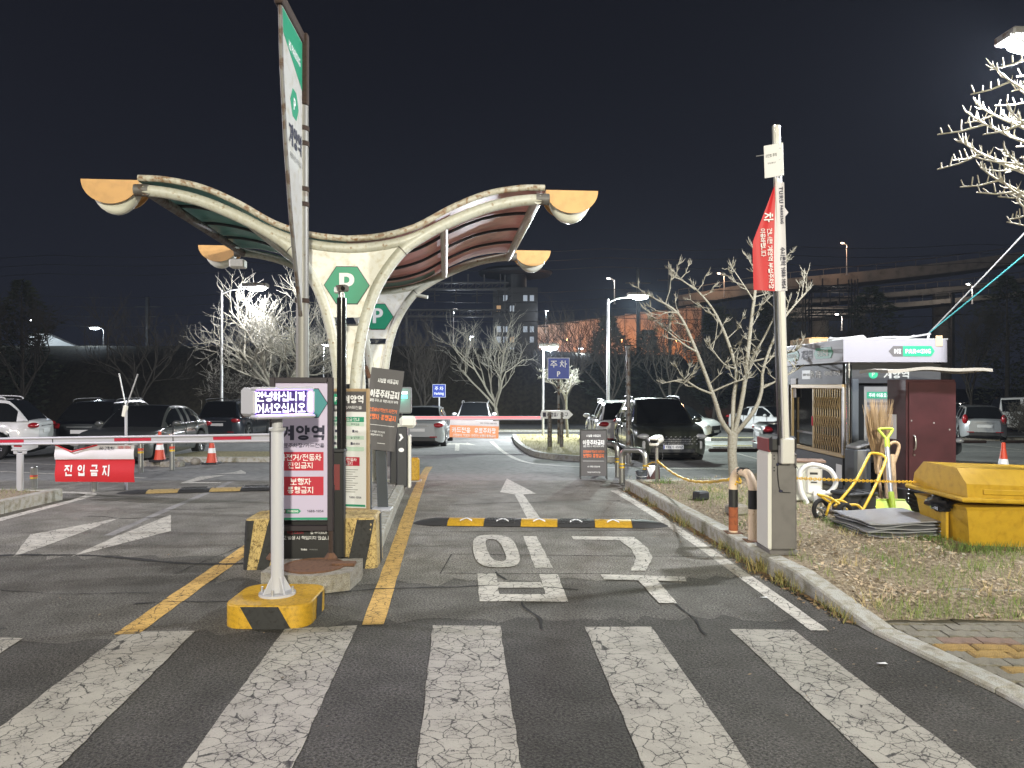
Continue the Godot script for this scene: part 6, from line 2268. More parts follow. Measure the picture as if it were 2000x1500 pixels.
	for q in [[5.45, M.galv, "pale steel stay wire rising from the kiosk roof to the lamp post, upper one"], [4.8, M.teal, "greenish stay cable rising from the kiosk roof to the lamp post, lower one"]]:
		s = Sh.new()
		var pts := []
		for i in 13:
			var u := i / 12.0
			pts.append(Vector3(6.46, 2.54, -11.5).lerp(Vector3(7.6, q[0], -8.4), u) - Vector3(0, sin(u * PI) * 0.05, 0))
		s.tube(pts, 0.011, 6)
		tag(obj("stay_wire", s, q[1]), q[2], "wire", "stay wires")


# ---------------------------------------------------------------- what stands around the kiosk
func kiosk_clutter() -> void:
	var g := 0.14
	# maroon cupboards under a loose sheet
	var t := thing("cupboard", "maroon two panel cupboard with a bowed silver handle in front of the kiosk", "cupboard", Vector3(5.61, g, -10.18), 0.0)
	bx("carcass", t, M.maroon, Vector3(0, 0.84, -0.02), Vector3(0.66, 1.66, 0.5), 0.006)
	bx("door", t, M.maroon, Vector3(0.012, 0.83, 0.245), Vector3(0.63, 1.62, 0.022), 0.005)
	tb("handle", t, M.steel, smooth_path([Vector3(-0.24, 0.92, 0.258), Vector3(-0.235, 0.9, 0.285), Vector3(-0.23, 0.82, 0.295), Vector3(-0.235, 0.75, 0.285), Vector3(-0.24, 0.73, 0.258)], 4), 0.011, 8)
	var s := Sh.new()
	s.disc(Vector3(-0.23, 0.66, 0.2575), 0.013, Vector3.BACK, 10)
	obj("lock", s, M.steel, t)
	bx("side_paper", t, M.print, Vector3(-0.334, 1.02, -0.12), Vector3(0.003, 0.34, 0.22))
	s = Sh.new()
	for q in [[0.24, 1.0], [0.03, 1.09], [-0.27, 1.12]]:
		s.disc(Vector3(q[0], q[1], 0.2575), 0.011, Vector3.BACK, 6, 0.012)
	obj("chip", s, M.dimletter, t)
	s = Sh.new()
	var rows := []
	for i in 13:
		var u := i / 12.0
		var row := PackedVector3Array()
		for k in 5:
			row.append(Vector3(lerpf(-0.66, 0.72, u), -0.02 + 0.03 * sin(u * 3.0) + 0.012 * sin(u * 11.0 + k), lerpf(-0.45, 0.36, k / 4.0)))
		rows.append(row)
	s.grid(rows, Vector3.UP)
	for q in [0, 4]:
		for i in 12:
			s.quad(rows[i][q], rows[i + 1][q], rows[i + 1][q] - Vector3(0, 0.04, 0), rows[i][q] - Vector3(0, 0.04, 0), Vector3.BACK)
	var under := []
	for row in rows:
		var r2 := PackedVector3Array()
		for q in row:
			r2.append(q - Vector3(0, 0.04, 0))
		under.append(r2)
	s.grid(under, Vector3.DOWN)
	for e in [0, 12]:
		for k in 4:
			s.quad(rows[e][k], rows[e][k + 1], under[e][k + 1], under[e][k], Vector3(-1 if e == 0 else 1, 0, 0))
	var sheet := obj("loose_sheet", s, M.sheetboard)
	sheet.position = Vector3(5.62, 1.96, -10.15)
	tag(sheet, "pale warped board lying as a roof on top of the maroon cupboard", "board")
	# straw broom standing bristles up
	t = thing("broom", "straw broom standing bristles up against the kiosk front", "broom", Vector3(4.86, g, -9.8), 0.0)
	tb("stick", t, M.wood, [Vector3(-0.02, 0, 0.1), Vector3(-0.01, 0.75, -0.1)], 0.02, 8)
	s = Sh.new()
	for i in 420:
		var a := rng.randf() * TAU
		var r := sqrt(rng.randf())
		var h := rng.randf_range(0.45, 0.82)
		var b := Vector3(cos(a) * 0.035 * r, 0.55 + rng.randf() * 0.1, sin(a) * 0.03 * r - 0.06)
		var e := Vector3(cos(a) * 0.19 * r + rng.randf_range(-0.03, 0.03), 0.6 + h, sin(a) * 0.12 * r - 0.04)
		s.tube([b, b.lerp(e, 0.55) + Vector3(cos(a), 0, sin(a)) * 0.012, e], [0.004, 0.0035, 0.0015], 3, false)
	obj("bristles", s, M.straw, t)
	s = Sh.new()
	s.lathe([Vector2(0.045, 0.55), Vector2(0.052, 0.68), Vector2(0.07, 0.82), Vector2(0.06, 0.86)], 12)
	s.lathe([Vector2(0.03, 0.42), Vector2(0.042, 0.5), Vector2(0.046, 0.56)], 12)
	var bind := obj("binding", s, M.straw, t)
	bind.position = Vector3(0, 0, -0.065)
	# lime shovel
	t = thing("snow_shovel", "lime green snow shovel with a grey shaft leaning on the maroon cupboard", "shovel", Vector3(4.62, g, -9.05), 0.0)
	rows = []
	for i in 7:
		var row := PackedVector3Array()
		for k in 9:
			var u := k / 8.0 - 0.5
			var v := i / 6.0
			row.append(Vector3(u * (0.42 - 0.1 * pow(1 - v, 3.0) * 0.3) * (1.0 if v < 0.8 else 0.92), 0.02 + v * 0.17 - 0.04 * (1.0 - 4.0 * u * u) * (1.0 - v), 0.16 - v * 0.2 - 0.03 * cos(u * PI)))
		rows.append(row)
	s = Sh.new()
	s.grid(rows, Vector3.BACK)
	for k in 8:
		s.tube([rows[6][k], rows[6][k + 1]], 0.012, 5)
	obj("blade", s, M.lime, t)
	tb("socket", t, M.lime, [Vector3(0, 0.08, 0.05), Vector3(0.03, 0.28, -0.06)], 0.035, 10)
	tb("shaft", t, M.galv, [Vector3(0.025, 0.25, -0.05), Vector3(0.165, 0.8, -0.42)], 0.028, 12)
	s = Sh.new()
	var tp := Vector3(0.165, 0.8, -0.42)
	s.tube([tp, tp + Vector3(0.02, 0.1, -0.05)], 0.032, 10)
	s.tube(smooth_path([tp + Vector3(0.02, 0.1, -0.05), tp + Vector3(-0.05, 0.2, -0.09), tp + Vector3(-0.045, 0.23, -0.1), tp + Vector3(0.11, 0.235, -0.1), tp + Vector3(0.1, 0.19, -0.09), tp + Vector3(0.02, 0.1, -0.05)], 4), 0.017, 8)
	obj("grip", s, M.lime, t)
	# wooden spade behind it
	t = thing("wooden_spade", "pale wooden spade handle with a forked grip behind the lime shovel", "spade", Vector3(4.78, g, -9.2), 0.0)
	tb("shaft", t, M.wood, [Vector3(-0.03, 0.02, 0.0), Vector3(0.04, 0.5, -0.2), Vector3(0.085, 0.7, -0.3)], [0.034, 0.038, 0.035], 10)
	tb("grip", t, M.wood, smooth_path([Vector3(0.05, 0.55, -0.23), Vector3(0.15, 0.72, -0.3), Vector3(0.19, 0.83, -0.34), Vector3(0.13, 0.86, -0.35), Vector3(0.07, 0.83, -0.34)], 4), 0.022, 8)
	tb("second_shaft", t, M.wood, [Vector3(-0.1, 0.02, 0.0), Vector3(-0.02, 0.62, -0.3)], 0.028, 8)
	# black ribbed crate
	t = thing("ribbed_crate", "black ribbed plastic crate tipped on its side in front of the maroon cupboard", "crate", Vector3(5.02, g, -9.35), 0.3)
	bx("body", t, M.black, Vector3(0, 0.15, 0), Vector3(0.34, 0.26, 0.22), 0.02, Basis(Vector3.BACK, -0.2))
	s = Sh.new()
	for k in 5:
		s.box(Vector3(0, 0.05 + k * 0.05, 0.115), Vector3(0.33, 0.014, 0.02), 0.005, Basis(Vector3.BACK, -0.3))
	obj("ribs", s, M.blackgloss, t)
	# grey bin and panels by the kiosk front
	t = thing("grey_bin", "narrow grey plastic bin with a bent lid beside the kiosk corner post", "bin", Vector3(4.82, g, -10.35), 0.1)
	bx("body", t, M.slate, Vector3(0, 0.36, 0), Vector3(0.24, 0.72, 0.3), 0.03)
	bx("front_panel", t, M.inkgrey, Vector3(-0.03, 0.5, 0.153), Vector3(0.13, 0.4, 0.012), 0.005)
	bx("lid", t, M.inkgrey, Vector3(0.02, 0.76, 0.0), Vector3(0.26, 0.05, 0.3), 0.02, Basis(Vector3.BACK, 0.3))
	# outdoor cooling unit with its hose
	t = thing("outdoor_unit", "cream outdoor cooling unit half hidden behind the barrier machine, brown board on top", "cooling unit", Vector3(4.0, g, -10.25), -0.25)
	bx("case", t, M.acwhite, Vector3(0, 0.27, 0), Vector3(0.46, 0.52, 0.26), 0.02)
	bx("valve_cover", t, M.white, Vector3(0.14, 0.3, 0.155), Vector3(0.2, 0.36, 0.07), 0.02)
	bx("handle_recess", t, M.dark, Vector3(0.13, 0.4, 0.193), Vector3(0.1, 0.03, 0.01), 0.004)
	bx("handle_recess", t, M.dark, Vector3(0.13, 0.28, 0.193), Vector3(0.08, 0.02, 0.01), 0.004)
	bx("top_board", t, M.paverred, Vector3(0.03, 0.555, 0), Vector3(0.52, 0.03, 0.3), 0.004)
	for x in [-0.17, 0.17]:
		bx("foot", t, M.dark, Vector3(x, 0.0, 0), Vector3(0.05, 0.03, 0.28), 0.004)
	tb("hose", t, M.hose, smooth_path([Vector3(0.04, 0.0, 0.26), Vector3(-0.04, 0.18, 0.24), Vector3(-0.04, 0.42, 0.22), Vector3(0.1, 0.52, 0.22), Vector3(0.32, 0.46, 0.22), Vector3(0.4, 0.3, 0.22), Vector3(0.34, 0.17, 0.22), Vector3(0.2, 0.11, 0.22)], 6), 0.033, 10)
	bx("lower_box", t, M.white, Vector3(0.2, 0.09, 0.18), Vector3(0.16, 0.18, 0.1), 0.012)
	# hand cart
	t = thing("hand_cart", "yellow tubular two wheeled hand cart lying tilted before the kiosk", "hand cart", Vector3(3.72, g, -8.85), 0.0)
	var up := [Vector3(0.1, 0.16, 0.06), Vector3(0.42, 0.42, -0.12), Vector3(0.66, 0.69, -0.3), Vector3(0.72, 0.75, -0.34), Vector3(0.8, 0.75, -0.3), Vector3(0.84, 0.72, -0.24), Vector3(0.82, 0.66, -0.18), Vector3(0.55, 0.36, 0.08), Vector3(0.32, 0.12, 0.26)]
	tb("frame", t, M.handyellow, smooth_path(up, 5), 0.017, 10)
	tb("lower_loop", t, M.handyellow, smooth_path([Vector3(-0.12, 0.31, 0.1), Vector3(0.02, 0.27, 0.14), Vector3(0.18, 0.14, 0.26), Vector3(0.28, 0.1, 0.3), Vector3(0.34, 0.14, 0.26), Vector3(0.3, 0.2, 0.2), Vector3(0.2, 0.2, 0.2)], 5), 0.016, 10)
	tb("axle_fork", t, M.handyellow, smooth_path([Vector3(-0.06, 0.08, 0.2), Vector3(0.0, 0.2, 0.16), Vector3(0.1, 0.24, 0.1), Vector3(0.2, 0.22, 0.1), Vector3(0.24, 0.16, 0.16)], 5), 0.015, 10)
	tb("toe_bar", t, M.handyellow, [Vector3(0.34, 0.14, 0.26), Vector3(0.42, 0.0, 0.28)], 0.015, 8)
	tb("brace", t, M.handyellow, [Vector3(-0.12, 0.31, 0.1), Vector3(0.06, 0.2, 0.04)], 0.013, 8)
	tb("axle", t, M.galv, [Vector3(-0.02, 0.12, -0.05), Vector3(0.12, 0.12, 0.34)], 0.012, 8)
	for c in [Vector3(-0.02, 0.11, -0.05), Vector3(0.1, 0.12, 0.32)]:
		s = Sh.new()
		var ring := []
		for i in 25:
			var a := TAU * i / 24.0
			ring.append(c + Vector3(cos(a) * 0.1, sin(a) * 0.105, 0).rotated(Vector3.UP, 0.35))
		s.tube(ring, 0.026, 8, false)
		var wheel := obj("wheel", s, M.tyre, t)
		s = Sh.new()
		for k in 5:
			var a := TAU * k / 5.0 + 0.3
			s.tube([c, c + Vector3(cos(a) * 0.085, sin(a) * 0.09, 0).rotated(Vector3.UP, 0.35)], 0.014, 6)
		s.ball(c, Vector3(0.03, 0.03, 0.04), 8)
		obj("rim", s, M.steel, wheel)
	# black box beside the cart
	t = thing("storage_box", "black plastic storage box with a ridged lid behind the hand cart wheels", "box", Vector3(4.2, g, -9.12), 0.3)
	bx("body", t, M.dark, Vector3(0, 0.13, 0), Vector3(0.42, 0.26, 0.32), 0.025)
	bx("lid", t, M.dark, Vector3(0, 0.275, 0), Vector3(0.44, 0.04, 0.34), 0.014)
	s = Sh.new()
	for k in 3:
		s.box(Vector3(-0.13 + k * 0.13, 0.298, 0), Vector3(0.02, 0.01, 0.32), 0.003)
	obj("lid_ridges", s, M.dark, t)
	# stack of rubber mats
	var which := ["topmost grey rubber mat of the low stack beside the yellow bin", "second rubber mat from the top of the stack beside the yellow bin", "third rubber mat from the top of the stack beside the yellow bin", "fourth rubber mat from the top of the stack beside the yellow bin, crumpled edge", "bottom rubber mat of the stack, lying on the soil beside the yellow bin"]
	for i in 5:
		var k := 4 - i
		s = Sh.new()
		rows = []
		var lo := []
		for a in 13:
			var row := PackedVector3Array()
			var row2 := PackedVector3Array()
			for b in 9:
				var u := a / 12.0 - 0.5
				var v := b / 8.0 - 0.5
				var y := 0.012 * sin(u * 7.0 + k * 1.3) * absf(v) + 0.02 * absf(v * v * v) * sin(u * 11.0 + k * 2.0) * (0.6 if k < 1 else 3.0)
				var q := Vector3(u * 0.86 + 0.01 * sin(v * 9.0 + k), y, v * 0.74 + 0.012 * sin(u * 13.0 + k * 2.0))
				row.append(q + Vector3(0, 0.012, 0))
				row2.append(q)
			rows.append(row)
			lo.append(row2)
		s.grid(rows, Vector3.UP)
		s.grid(lo, Vector3.DOWN)
		for a in 12:
			for b in [0, 8]:
				s.quad(rows[a][b], rows[a + 1][b], lo[a + 1][b], lo[a][b], Vector3(0, 0, 1 if b else -1))
		for b in 8:
			for a in [0, 12]:
				s.quad(rows[a][b], rows[a][b + 1], lo[a][b + 1], lo[a][b], Vector3(1 if a else -1, 0, 0))
		var o := tag(obj("rubber_mat", s, M.rubber), which[k], "mat", "rubber mats in the stack")
		o.position = Vector3(4.1 + 0.03 * sin(k * 2.0) + (0.02 if k > 2 else 0.0), 0.15 + i * 0.038, -8.12 + 0.02 * cos(k * 3.0))
		o.rotation = Vector3(0.012 * (i - 2), 0.12 + 0.05 * sin(k * 1.7), 0.012)
	# yellow grit bin
	t = thing("grit_bin", "big yellow plastic grit bin with a chamfered lid, its lid propped open a little", "grit bin", Vector3(5.15, 0.12, -7.75), 0.0)
	s = Sh.new()
	rows = []
	for lv in [[0.0, 0.9], [0.2, 0.93], [0.38, 0.97], [0.42, 1.0]]:
		var hx: float = 0.7 * lv[1]
		var hz: float = 0.47 * lv[1]
		var row := PackedVector3Array()
		for q in [[-1, 1], [1, 1], [1, -1], [-1, -1], [-1, 1]]:
			row.append(Vector3(q[0] * hx, lv[0], q[1] * hz))
		rows.append(row)
	s.grid(rows, Vector3.UP, Vector3(0, 0.2, 0), false)
	s.quad(Vector3(-0.7, 0.42, 0.47), Vector3(0.7, 0.42, 0.47), Vector3(0.7, 0.42, -0.47), Vector3(-0.7, 0.42, -0.47), Vector3.UP)
	obj("body", s, M.binyellow, t)
	s = Sh.new()
	var LT := Transform3D(Basis(Vector3.BACK, -0.035), Vector3(0, 0.475, 0))
	s.X = LT
	s.box(Vector3(0, 0.0, 0), Vector3(1.54, 0.045, 1.08), 0.014)
	var prof := PackedVector2Array([Vector2(-0.5, 0.02), Vector2(0.5, 0.02), Vector2(0.47, 0.15), Vector2(0.3, 0.29), Vector2(-0.3, 0.29), Vector2(-0.47, 0.15)])
	s.X = LT * Transform3D(Basis(Vector3.UP, PI / 2), Vector3.ZERO)
	var k0 := prof.duplicate()
	s.prism(prof, -0.7, 0.7)
	obj("lid", s, M.binyellow, t)
	s = Sh.new()
	s.X = LT
	s.box(Vector3(-0.1, 0.082, 0.505), Vector3(0.9, 0.05, 0.012), 0.004, Basis(Vector3.RIGHT, -0.22))
	obj("lid_rib", s, M.binyellow, t)
	bx("hinge_side", t, M.binyellow, Vector3(-0.69, 0.22, 0.1), Vector3(0.03, 0.42, 0.1), 0.008)
	s = Sh.new()
	for i in 10:
		for j in 10:
			var q := []
			for e in [[i, j], [i + 1, j], [i + 1, j + 1], [i, j + 1]]:
				var la: float = PI * e[0] / 10.0
				var lo: float = TAU * e[1] / 10.0
				var r := 1.0 + 0.16 * sin(e[0] * 2.7 + e[1] % 10 * 1.9) + 0.1 * cos(e[1] % 10 * 4.1 + e[0] * 1.3)
				q.append(Vector3(sin(la) * cos(lo) * 0.1 * r, cos(la) * 0.075 * r, sin(la) * sin(lo) * 0.2 * r))
			s.quad(q[0], q[1], q[2], q[3], q[0] + q[2])
	var bag := obj("rubbish_bag", s, M.foil)
	bag.position = Vector3(4.43, 0.515, -7.7)
	tag(bag, "shiny black rubbish bag squeezed out under the yellow bin's lid", "rubbish bag")
	# yellow chain from the barrier machine past the clutter
	s = Sh.new()
	var n := 118
	for i in n:
		var u := (i + 0.5) / n
		var q := Vector3(2.68, 0.845, -7.15).lerp(Vector3(6.2, 0.56, -9.2), u) - Vector3(0, sin(u * PI) * 0.03, 0)
		var d := Vector3(3.52, -0.285, -2.05).normalized()
		var ring := []
		var side := (Vector3.UP if i % 2 == 0 else d.cross(Vector3.UP).normalized())
		for j in 9:
			var a := TAU * j / 8.0
			ring.append(q + d * cos(a) * 0.024 + side * sin(a) * 0.013)
		s.tube(ring, 0.0045, 5, false)
	tag(obj("chain", s, M.chain), "yellow plastic link chain strung from the barrier machine across the kiosk clutter", "chain")
	t = thing("chain_post", "short grey post behind the yellow bin that holds the far end of the chain", "post", Vector3(6.22, 0.1, -9.22))
	tb("post", t, M.galv, [Vector3.ZERO, Vector3(0, 0.5, 0)], 0.03, 8)
	# cone and bar in the lot to the right of the cupboard
	var c := cone(Vector3(9.4, gh(-14.2) + 0.02, -14.2), "orange traffic cone with a white band standing right of the maroon cupboard")
	t = thing("low_barrier", "low black double rail with pale yellow bands right of the maroon cupboard", "barrier rail", Vector3(8.7, gh(-14.4), -14.4), 0.0)
	for y in [0.16, 0.29]:
		tb("rail", t, M.black, [Vector3(-0.5, y, 0), Vector3(0.62, y, 0)], 0.035, 10)
		tb("pale_band", t, M.letter, [Vector3(-0.1, y, 0), Vector3(0.06, y, 0)], 0.037, 10)
	for x in [-0.45, 0.55]:
		tb("leg", t, M.black, [Vector3(x, 0, 0), Vector3(x, 0.31, 0)], 0.02, 8)


# ---------------------------------------------------------------- parked cars (forward is +z)
func ramp(x: float, pts: Array) -> float:
	if x <= pts[0][0]:
		return pts[0][1]
	for i in pts.size() - 1:
		if x <= pts[i + 1][0]:
			var u: float = (x - pts[i][0]) / maxf(0.0001, pts[i + 1][0] - pts[i][0])
			return lerpf(pts[i][1], pts[i + 1][1], u)
	return pts[-1][1]


func car(called: String, label: String, kind: String, at: Vector3, turn: float, paint: Material, plate_text := "") -> Node3D:
	var L := 4.65
	var W := 1.88
	var H := 1.66
	var belt := 1.02
	var nose := 0.82
	var tail := 1.05
	var wr := 0.36
	var wb := 2.72
	var z1 := 1.22   # windscreen base
	var z2 := 0.22
	var z3 := -1.55
	var z4 := -2.12
	if kind == "sedan":
		L = 4.85
		W = 1.86
		H = 1.46
		belt = 0.93
		nose = 0.7
		tail = 0.98
		wr = 0.34
		wb = 2.9
		z1 = 1.02
		z2 = 0.1
		z3 = -0.95
		z4 = -1.75
	elif kind == "hatch":
		L = 3.9
		W = 1.7
		H = 1.5
		belt = 0.95
		nose = 0.75
		tail = 0.98
		wr = 0.31
		wb = 2.4
		z1 = 1.05
		z2 = 0.35
		z3 = -1.35
		z4 = -1.8
	elif kind == "van":
		L = 4.9
		W = 1.9
		H = 1.76
		z1 = 1.35
		z2 = 0.55
		z3 = -1.95
		z4 = -2.3
	elif kind == "truck":
		L = 5.1
		W = 1.74
		H = 1.98
		belt = 1.2
		nose = 0.95
		tail = 1.2
		wb = 2.6
		z1 = 2.3
		z2 = 1.95
		z3 = 0.15
		z4 = 0.0
	var t := thing(called, label, "truck" if kind == "truck" else "car", at, turn)
	var zf := wb * 0.5 + 0.02
	var zr := -wb * 0.5 + 0.02
	var topf := [[-L / 2, tail - 0.08], [-L / 2 + 0.12, tail], [z4, tail + 0.0], [z4 + 0.3, belt + 0.02], [z1 - 0.4, belt], [z1, belt - 0.01], [z1 + (L / 2 - z1) * 0.55, lerpf(belt, nose, 0.35)], [L / 2 - 0.22, nose + 0.05], [L / 2 - 0.06, nose - 0.03], [L / 2, nose - 0.12]]
	if kind == "truck":
		topf = [[-L / 2, 0.86], [-0.1, 0.86], [0.0, 1.2], [z1, 1.2], [L / 2, 0.95]]
	var zs := []
	var z := -L / 2
	while z < L / 2 - 0.001:
		zs.append(z)
		z += 0.075
	zs.append(L / 2)
	var rows := []
	for q in zs:
		var u: float = absf(q) / (L / 2)
		var w: float = W / 2 * (1.0 - 0.34 * pow(maxf(0.0, (u - 0.76) / 0.24), 2.4))
		var bot: float = 0.22 + 0.1 * pow(maxf(0.0, (u - 0.85) / 0.15), 2.0)
		for c in [zf, zr]:
			var dz: float = absf(q - c)
			var R := wr + 0.075
			if dz < R:
				bot = maxf(bot, wr + sqrt(R * R - dz * dz))
		var top: float = ramp(q, topf)
		var row := PackedVector3Array()
		var half := [[0.95, 0.0], [0.985, 0.12], [1.0, 0.42], [0.985, 0.66], [0.965, 0.74], [0.935, 0.93], [0.86, 0.995], [0.45, 1.012], [0.0, 1.02]]
		for k in half.size():
			row.append(Vector3(w * half[k][0], lerpf(bot, top, half[k][1]), q))
		for k in range(half.size() - 2, -1, -1):
			row.append(Vector3(-w * half[k][0], lerpf(bot, top, half[k][1]), q))
		rows.append(row)
	var s := Sh.new()
	s.grid(rows, Vector3.UP, Vector3(0, 0.5, 0))
	for e in [0, rows.size() - 1]:
		var row: PackedVector3Array = rows[e]
		for k in range(0, row.size() / 2):
			s.quad(row[k], row[k + 1], row[row.size() - 2 - k], row[row.size() - 1 - k], Vector3(0, 0, -1 if e == 0 else 1))
	# cabin
	var cz := []
	for k in 9:
		cz.append(lerpf(z1, z2, k / 8.0))
	for k in range(1, 13):
		cz.append(lerpf(z2, z3, k / 12.0))
	for k in range(1, 8):
		cz.append(lerpf(z3, z4, k / 7.0))
	var crow := []
	for q in cz:
		var b: float = ramp(q, topf) - 0.015
		var r: float = H
		if q > z2:
			r = lerpf(b, H - 0.02, sin((z1 - q) / (z1 - z2) * PI / 2.0) * 0.5 + (z1 - q) / (z1 - z2) * 0.5)
		elif q < z3:
			r = lerpf(H - 0.04, b, pow((z3 - q) / (z3 - z4), 1.35))
		else:
			r = H - 0.02 - 0.04 * pow((z2 - q) / (z2 - z3), 2.0) + 0.02 * sin((z2 - q) / (z2 - z3) * PI)
		var wl := W / 2 * 0.925
		var h := clampf((r - b) / (H - belt), 0.0, 1.0)
		var wt := lerpf(wl * 0.95, W / 2 * 0.69, h)
		crow.append(PackedVector3Array([Vector3(wl, b, q), Vector3(lerpf(wl, wt, 0.5) + 0.02 * h, lerpf(b, r, 0.45), q), Vector3(wt + 0.012 * h, lerpf(b, r, 0.86), q), Vector3(wt * 0.92, lerpf(b, r, 0.985), q), Vector3(wt * 0.45, r + 0.012, q), Vector3(0, r + 0.018, q)]))
	var wind := Sh.new()
	var back := Sh.new()
	var side := [Sh.new(), Sh.new()]
	var pillars := [z1 - 0.28, (z1 + z4) * 0.5 + 0.12, z3 + (0.25 if kind == "sedan" else 0.42)]
	for sd in [1.0, -1.0]:
		for i in crow.size() - 1:
			var qm: float = (cz[i] + cz[i + 1]) * 0.5
			for k in 5:
				var into: Sh = s
				var inset := 0.0
				if k >= 3:
					if qm > z2:
						into = wind
					elif qm < z3:
						into = back
				elif k < 2:
					var glass: bool = qm < z1 - 0.24 and qm > z4 + (0.5 if kind == "sedan" else 0.22)
					for pz in pillars.slice(1):
						if absf(qm - pz) < 0.07:
							glass = false
					if kind == "truck":
						glass = qm < z1 - 0.1 and qm > 0.12 and absf(qm - 1.15) > 0.09
					if glass:
						into = side[0 if sd > 0 else 1]
				var q4 := []
				for e in [[i, k], [i, k + 1], [i + 1, k + 1], [i + 1, k]]:
					var v: Vector3 = crow[e[0]][e[1]]
					q4.append(Vector3(v.x * sd, v.y, v.z))
				var mid: Vector3 = (q4[0] + q4[2]) * 0.5
				into.quad(q4[0], q4[1], q4[2], q4[3], mid - Vector3(0, belt, (z2 + z3) * 0.5))
	var body := obj("body", s, paint, t)
	obj("windscreen", wind, M.carglass, t)
	obj("rear_window", back, M.carglass, t)
	for k in 2:
		obj("side_window", side[k], M.carglass, t)
	bx("underbody", t, M.black, Vector3(0, 0.42, 0), Vector3(W * 0.8, 0.5, L * 0.93), 0.08)
	# door seams and handles
	s = Sh.new()
	for sd in [1.0, -1.0]:
		for q in [z1 - 0.35, pillars[1], zr + 0.42]:
			s.box(Vector3(sd * (W / 2 - 0.012), 0.66, q), Vector3(0.03, 0.6, 0.012))
	obj("door_seam", s, M.black, body)
	for sd in [1.0, -1.0]:
		for q in [pillars[1] + 0.18, zr + 0.62]:
			bx("door_handle", t, paint, Vector3(sd * (W / 2 - 0.02), belt - 0.17, q), Vector3(0.05, 0.03, 0.2), 0.012)
		var ms := Sh.new()
		ms.ball(Vector3(sd * (W / 2 + 0.06), belt + 0.06, z1 - 0.42), Vector3(0.13, 0.08, 0.06), 8)
		obj("mirror", ms, paint, t)
		if kind == "sedan":
			var trim := []
			for i in range(7, crow.size() - 2):
				var v: Vector3 = crow[i][2]
				trim.append(Vector3((v.x + 0.008) * sd, v.y + 0.02, v.z))
			tb("window_trim", t, M.chrome, trim, 0.012, 5)
			tb("window_trim", t, M.chrome, [Vector3((W / 2 * 0.925 + 0.01) * sd, belt + 0.02, z1 - 0.25), Vector3((W / 2 * 0.925 + 0.01) * sd, belt + 0.03, z4 + 0.3)], 0.012, 5)
		if kind != "sedan":
			bx("sill_trim", t, M.black, Vector3(sd * (W / 2 - 0.04), 0.27, 0), Vector3(0.06, 0.12, wb - 0.95), 0.02)
		if kind == "suv" or kind == "van":
			tb("roof_rail", t, M.galv if paint == M.carwhite else M.black, smooth_path([Vector3(sd * W * 0.35, H - 0.05, z2 - 0.1), Vector3(sd * W * 0.355, H + 0.035, z2 - 0.3), Vector3(sd * W * 0.355, H + 0.035, z3 + 0.2), Vector3(sd * W * 0.345, H - 0.05, z3)], 4), 0.022, 6)
		# lights
		var hl := Sh.new()
		hl.ball(Vector3(sd * W * 0.375, nose - 0.1, L / 2 - 0.14), Vector3(0.2, 0.075, 0.13), 8)
		obj("headlight", hl, M.headlight, t)
		var tl := Sh.new()
		if kind == "hatch":
			tl.ball(Vector3(sd * W * 0.4, tail - 0.02, -L / 2 + 0.1), Vector3(0.11, 0.2, 0.1), 8)
		else:
			tl.ball(Vector3(sd * W * 0.375, tail - 0.14, -L / 2 + 0.1), Vector3(0.22, 0.085, 0.13), 8)
		obj("taillight", tl, M.taillight, t)
		for c in [zf, zr]:
			s = Sh.new()
			s.X = Transform3D(Basis(Vector3.BACK, -sd * PI / 2), Vector3(sd * (W / 2 - 0.2), wr, c))
			s.lathe([Vector2(wr * 0.55, 0.19), Vector2(wr * 0.66, 0.2), Vector2(wr * 0.93, 0.2), Vector2(wr, 0.17), Vector2(wr, 0.0), Vector2(0, 0.0)], 26)
			var wheel := obj("wheel", s, M.tyre, t)
			s = Sh.new()
			s.X = Transform3D(Basis(Vector3.BACK, -sd * PI / 2), Vector3(sd * (W / 2 - 0.2), wr, c))
			s.lathe([Vector2(wr * 0.6, 0.185), Vector2(wr * 0.68, 0.197), Vector2(wr * 0.7, 0.19)], 26)
			for k in 5:
				var a := TAU * k / 5.0
				for o in [-0.13, 0.13]:
					s.tube([Vector3(cos(a) * 0.05, 0.17, sin(a) * 0.05), Vector3(cos(a + o) * wr * 0.64, 0.188, sin(a + o) * wr * 0.64)], 0.02, 4)
			s.lathe([Vector2(0.07, 0.16), Vector2(0.06, 0.185), Vector2(0, 0.19)], 12)
			obj("rim", s, M.rim, wheel)
	# front and rear details
	bx("grille", t, M.black, Vector3(0, nose - 0.22, L / 2 - 0.005), Vector3(W * 0.5, 0.2, 0.05), 0.02)
	s = Sh.new()
	for k in 3:
		s.box(Vector3(0, nose - 0.28 + k * 0.055, L / 2 + 0.02), Vector3(W * 0.46, 0.008, 0.012))
	obj("grille_bars", s, M.rim, t)
	bx("lower_intake", t, M.black, Vector3(0, 0.36, L / 2 - 0.01), Vector3(W * 0.6, 0.12, 0.06), 0.02)
	bx("front_plate", t, M.plate, Vector3(0, nose - 0.36 if kind != "suv" else 0.46, L / 2 + 0.03), Vector3(0.52, 0.11, 0.012), 0.003)
	bx("rear_plate", t, M.plate, Vector3(0, tail - 0.3, -L / 2 - 0.012), Vector3(0.52, 0.11, 0.012), 0.003)
	bx("rear_bumper", t, M.black, Vector3(0, 0.36, -L / 2 + 0.0), Vector3(W * 0.66, 0.16, 0.06), 0.02)
	for sd in [1.0, -1.0]:
		bx("reflector", t, M.taillight, Vector3(sd * W * 0.3, 0.44, -L / 2 - 0.02), Vector3(0.26, 0.035, 0.03), 0.008)
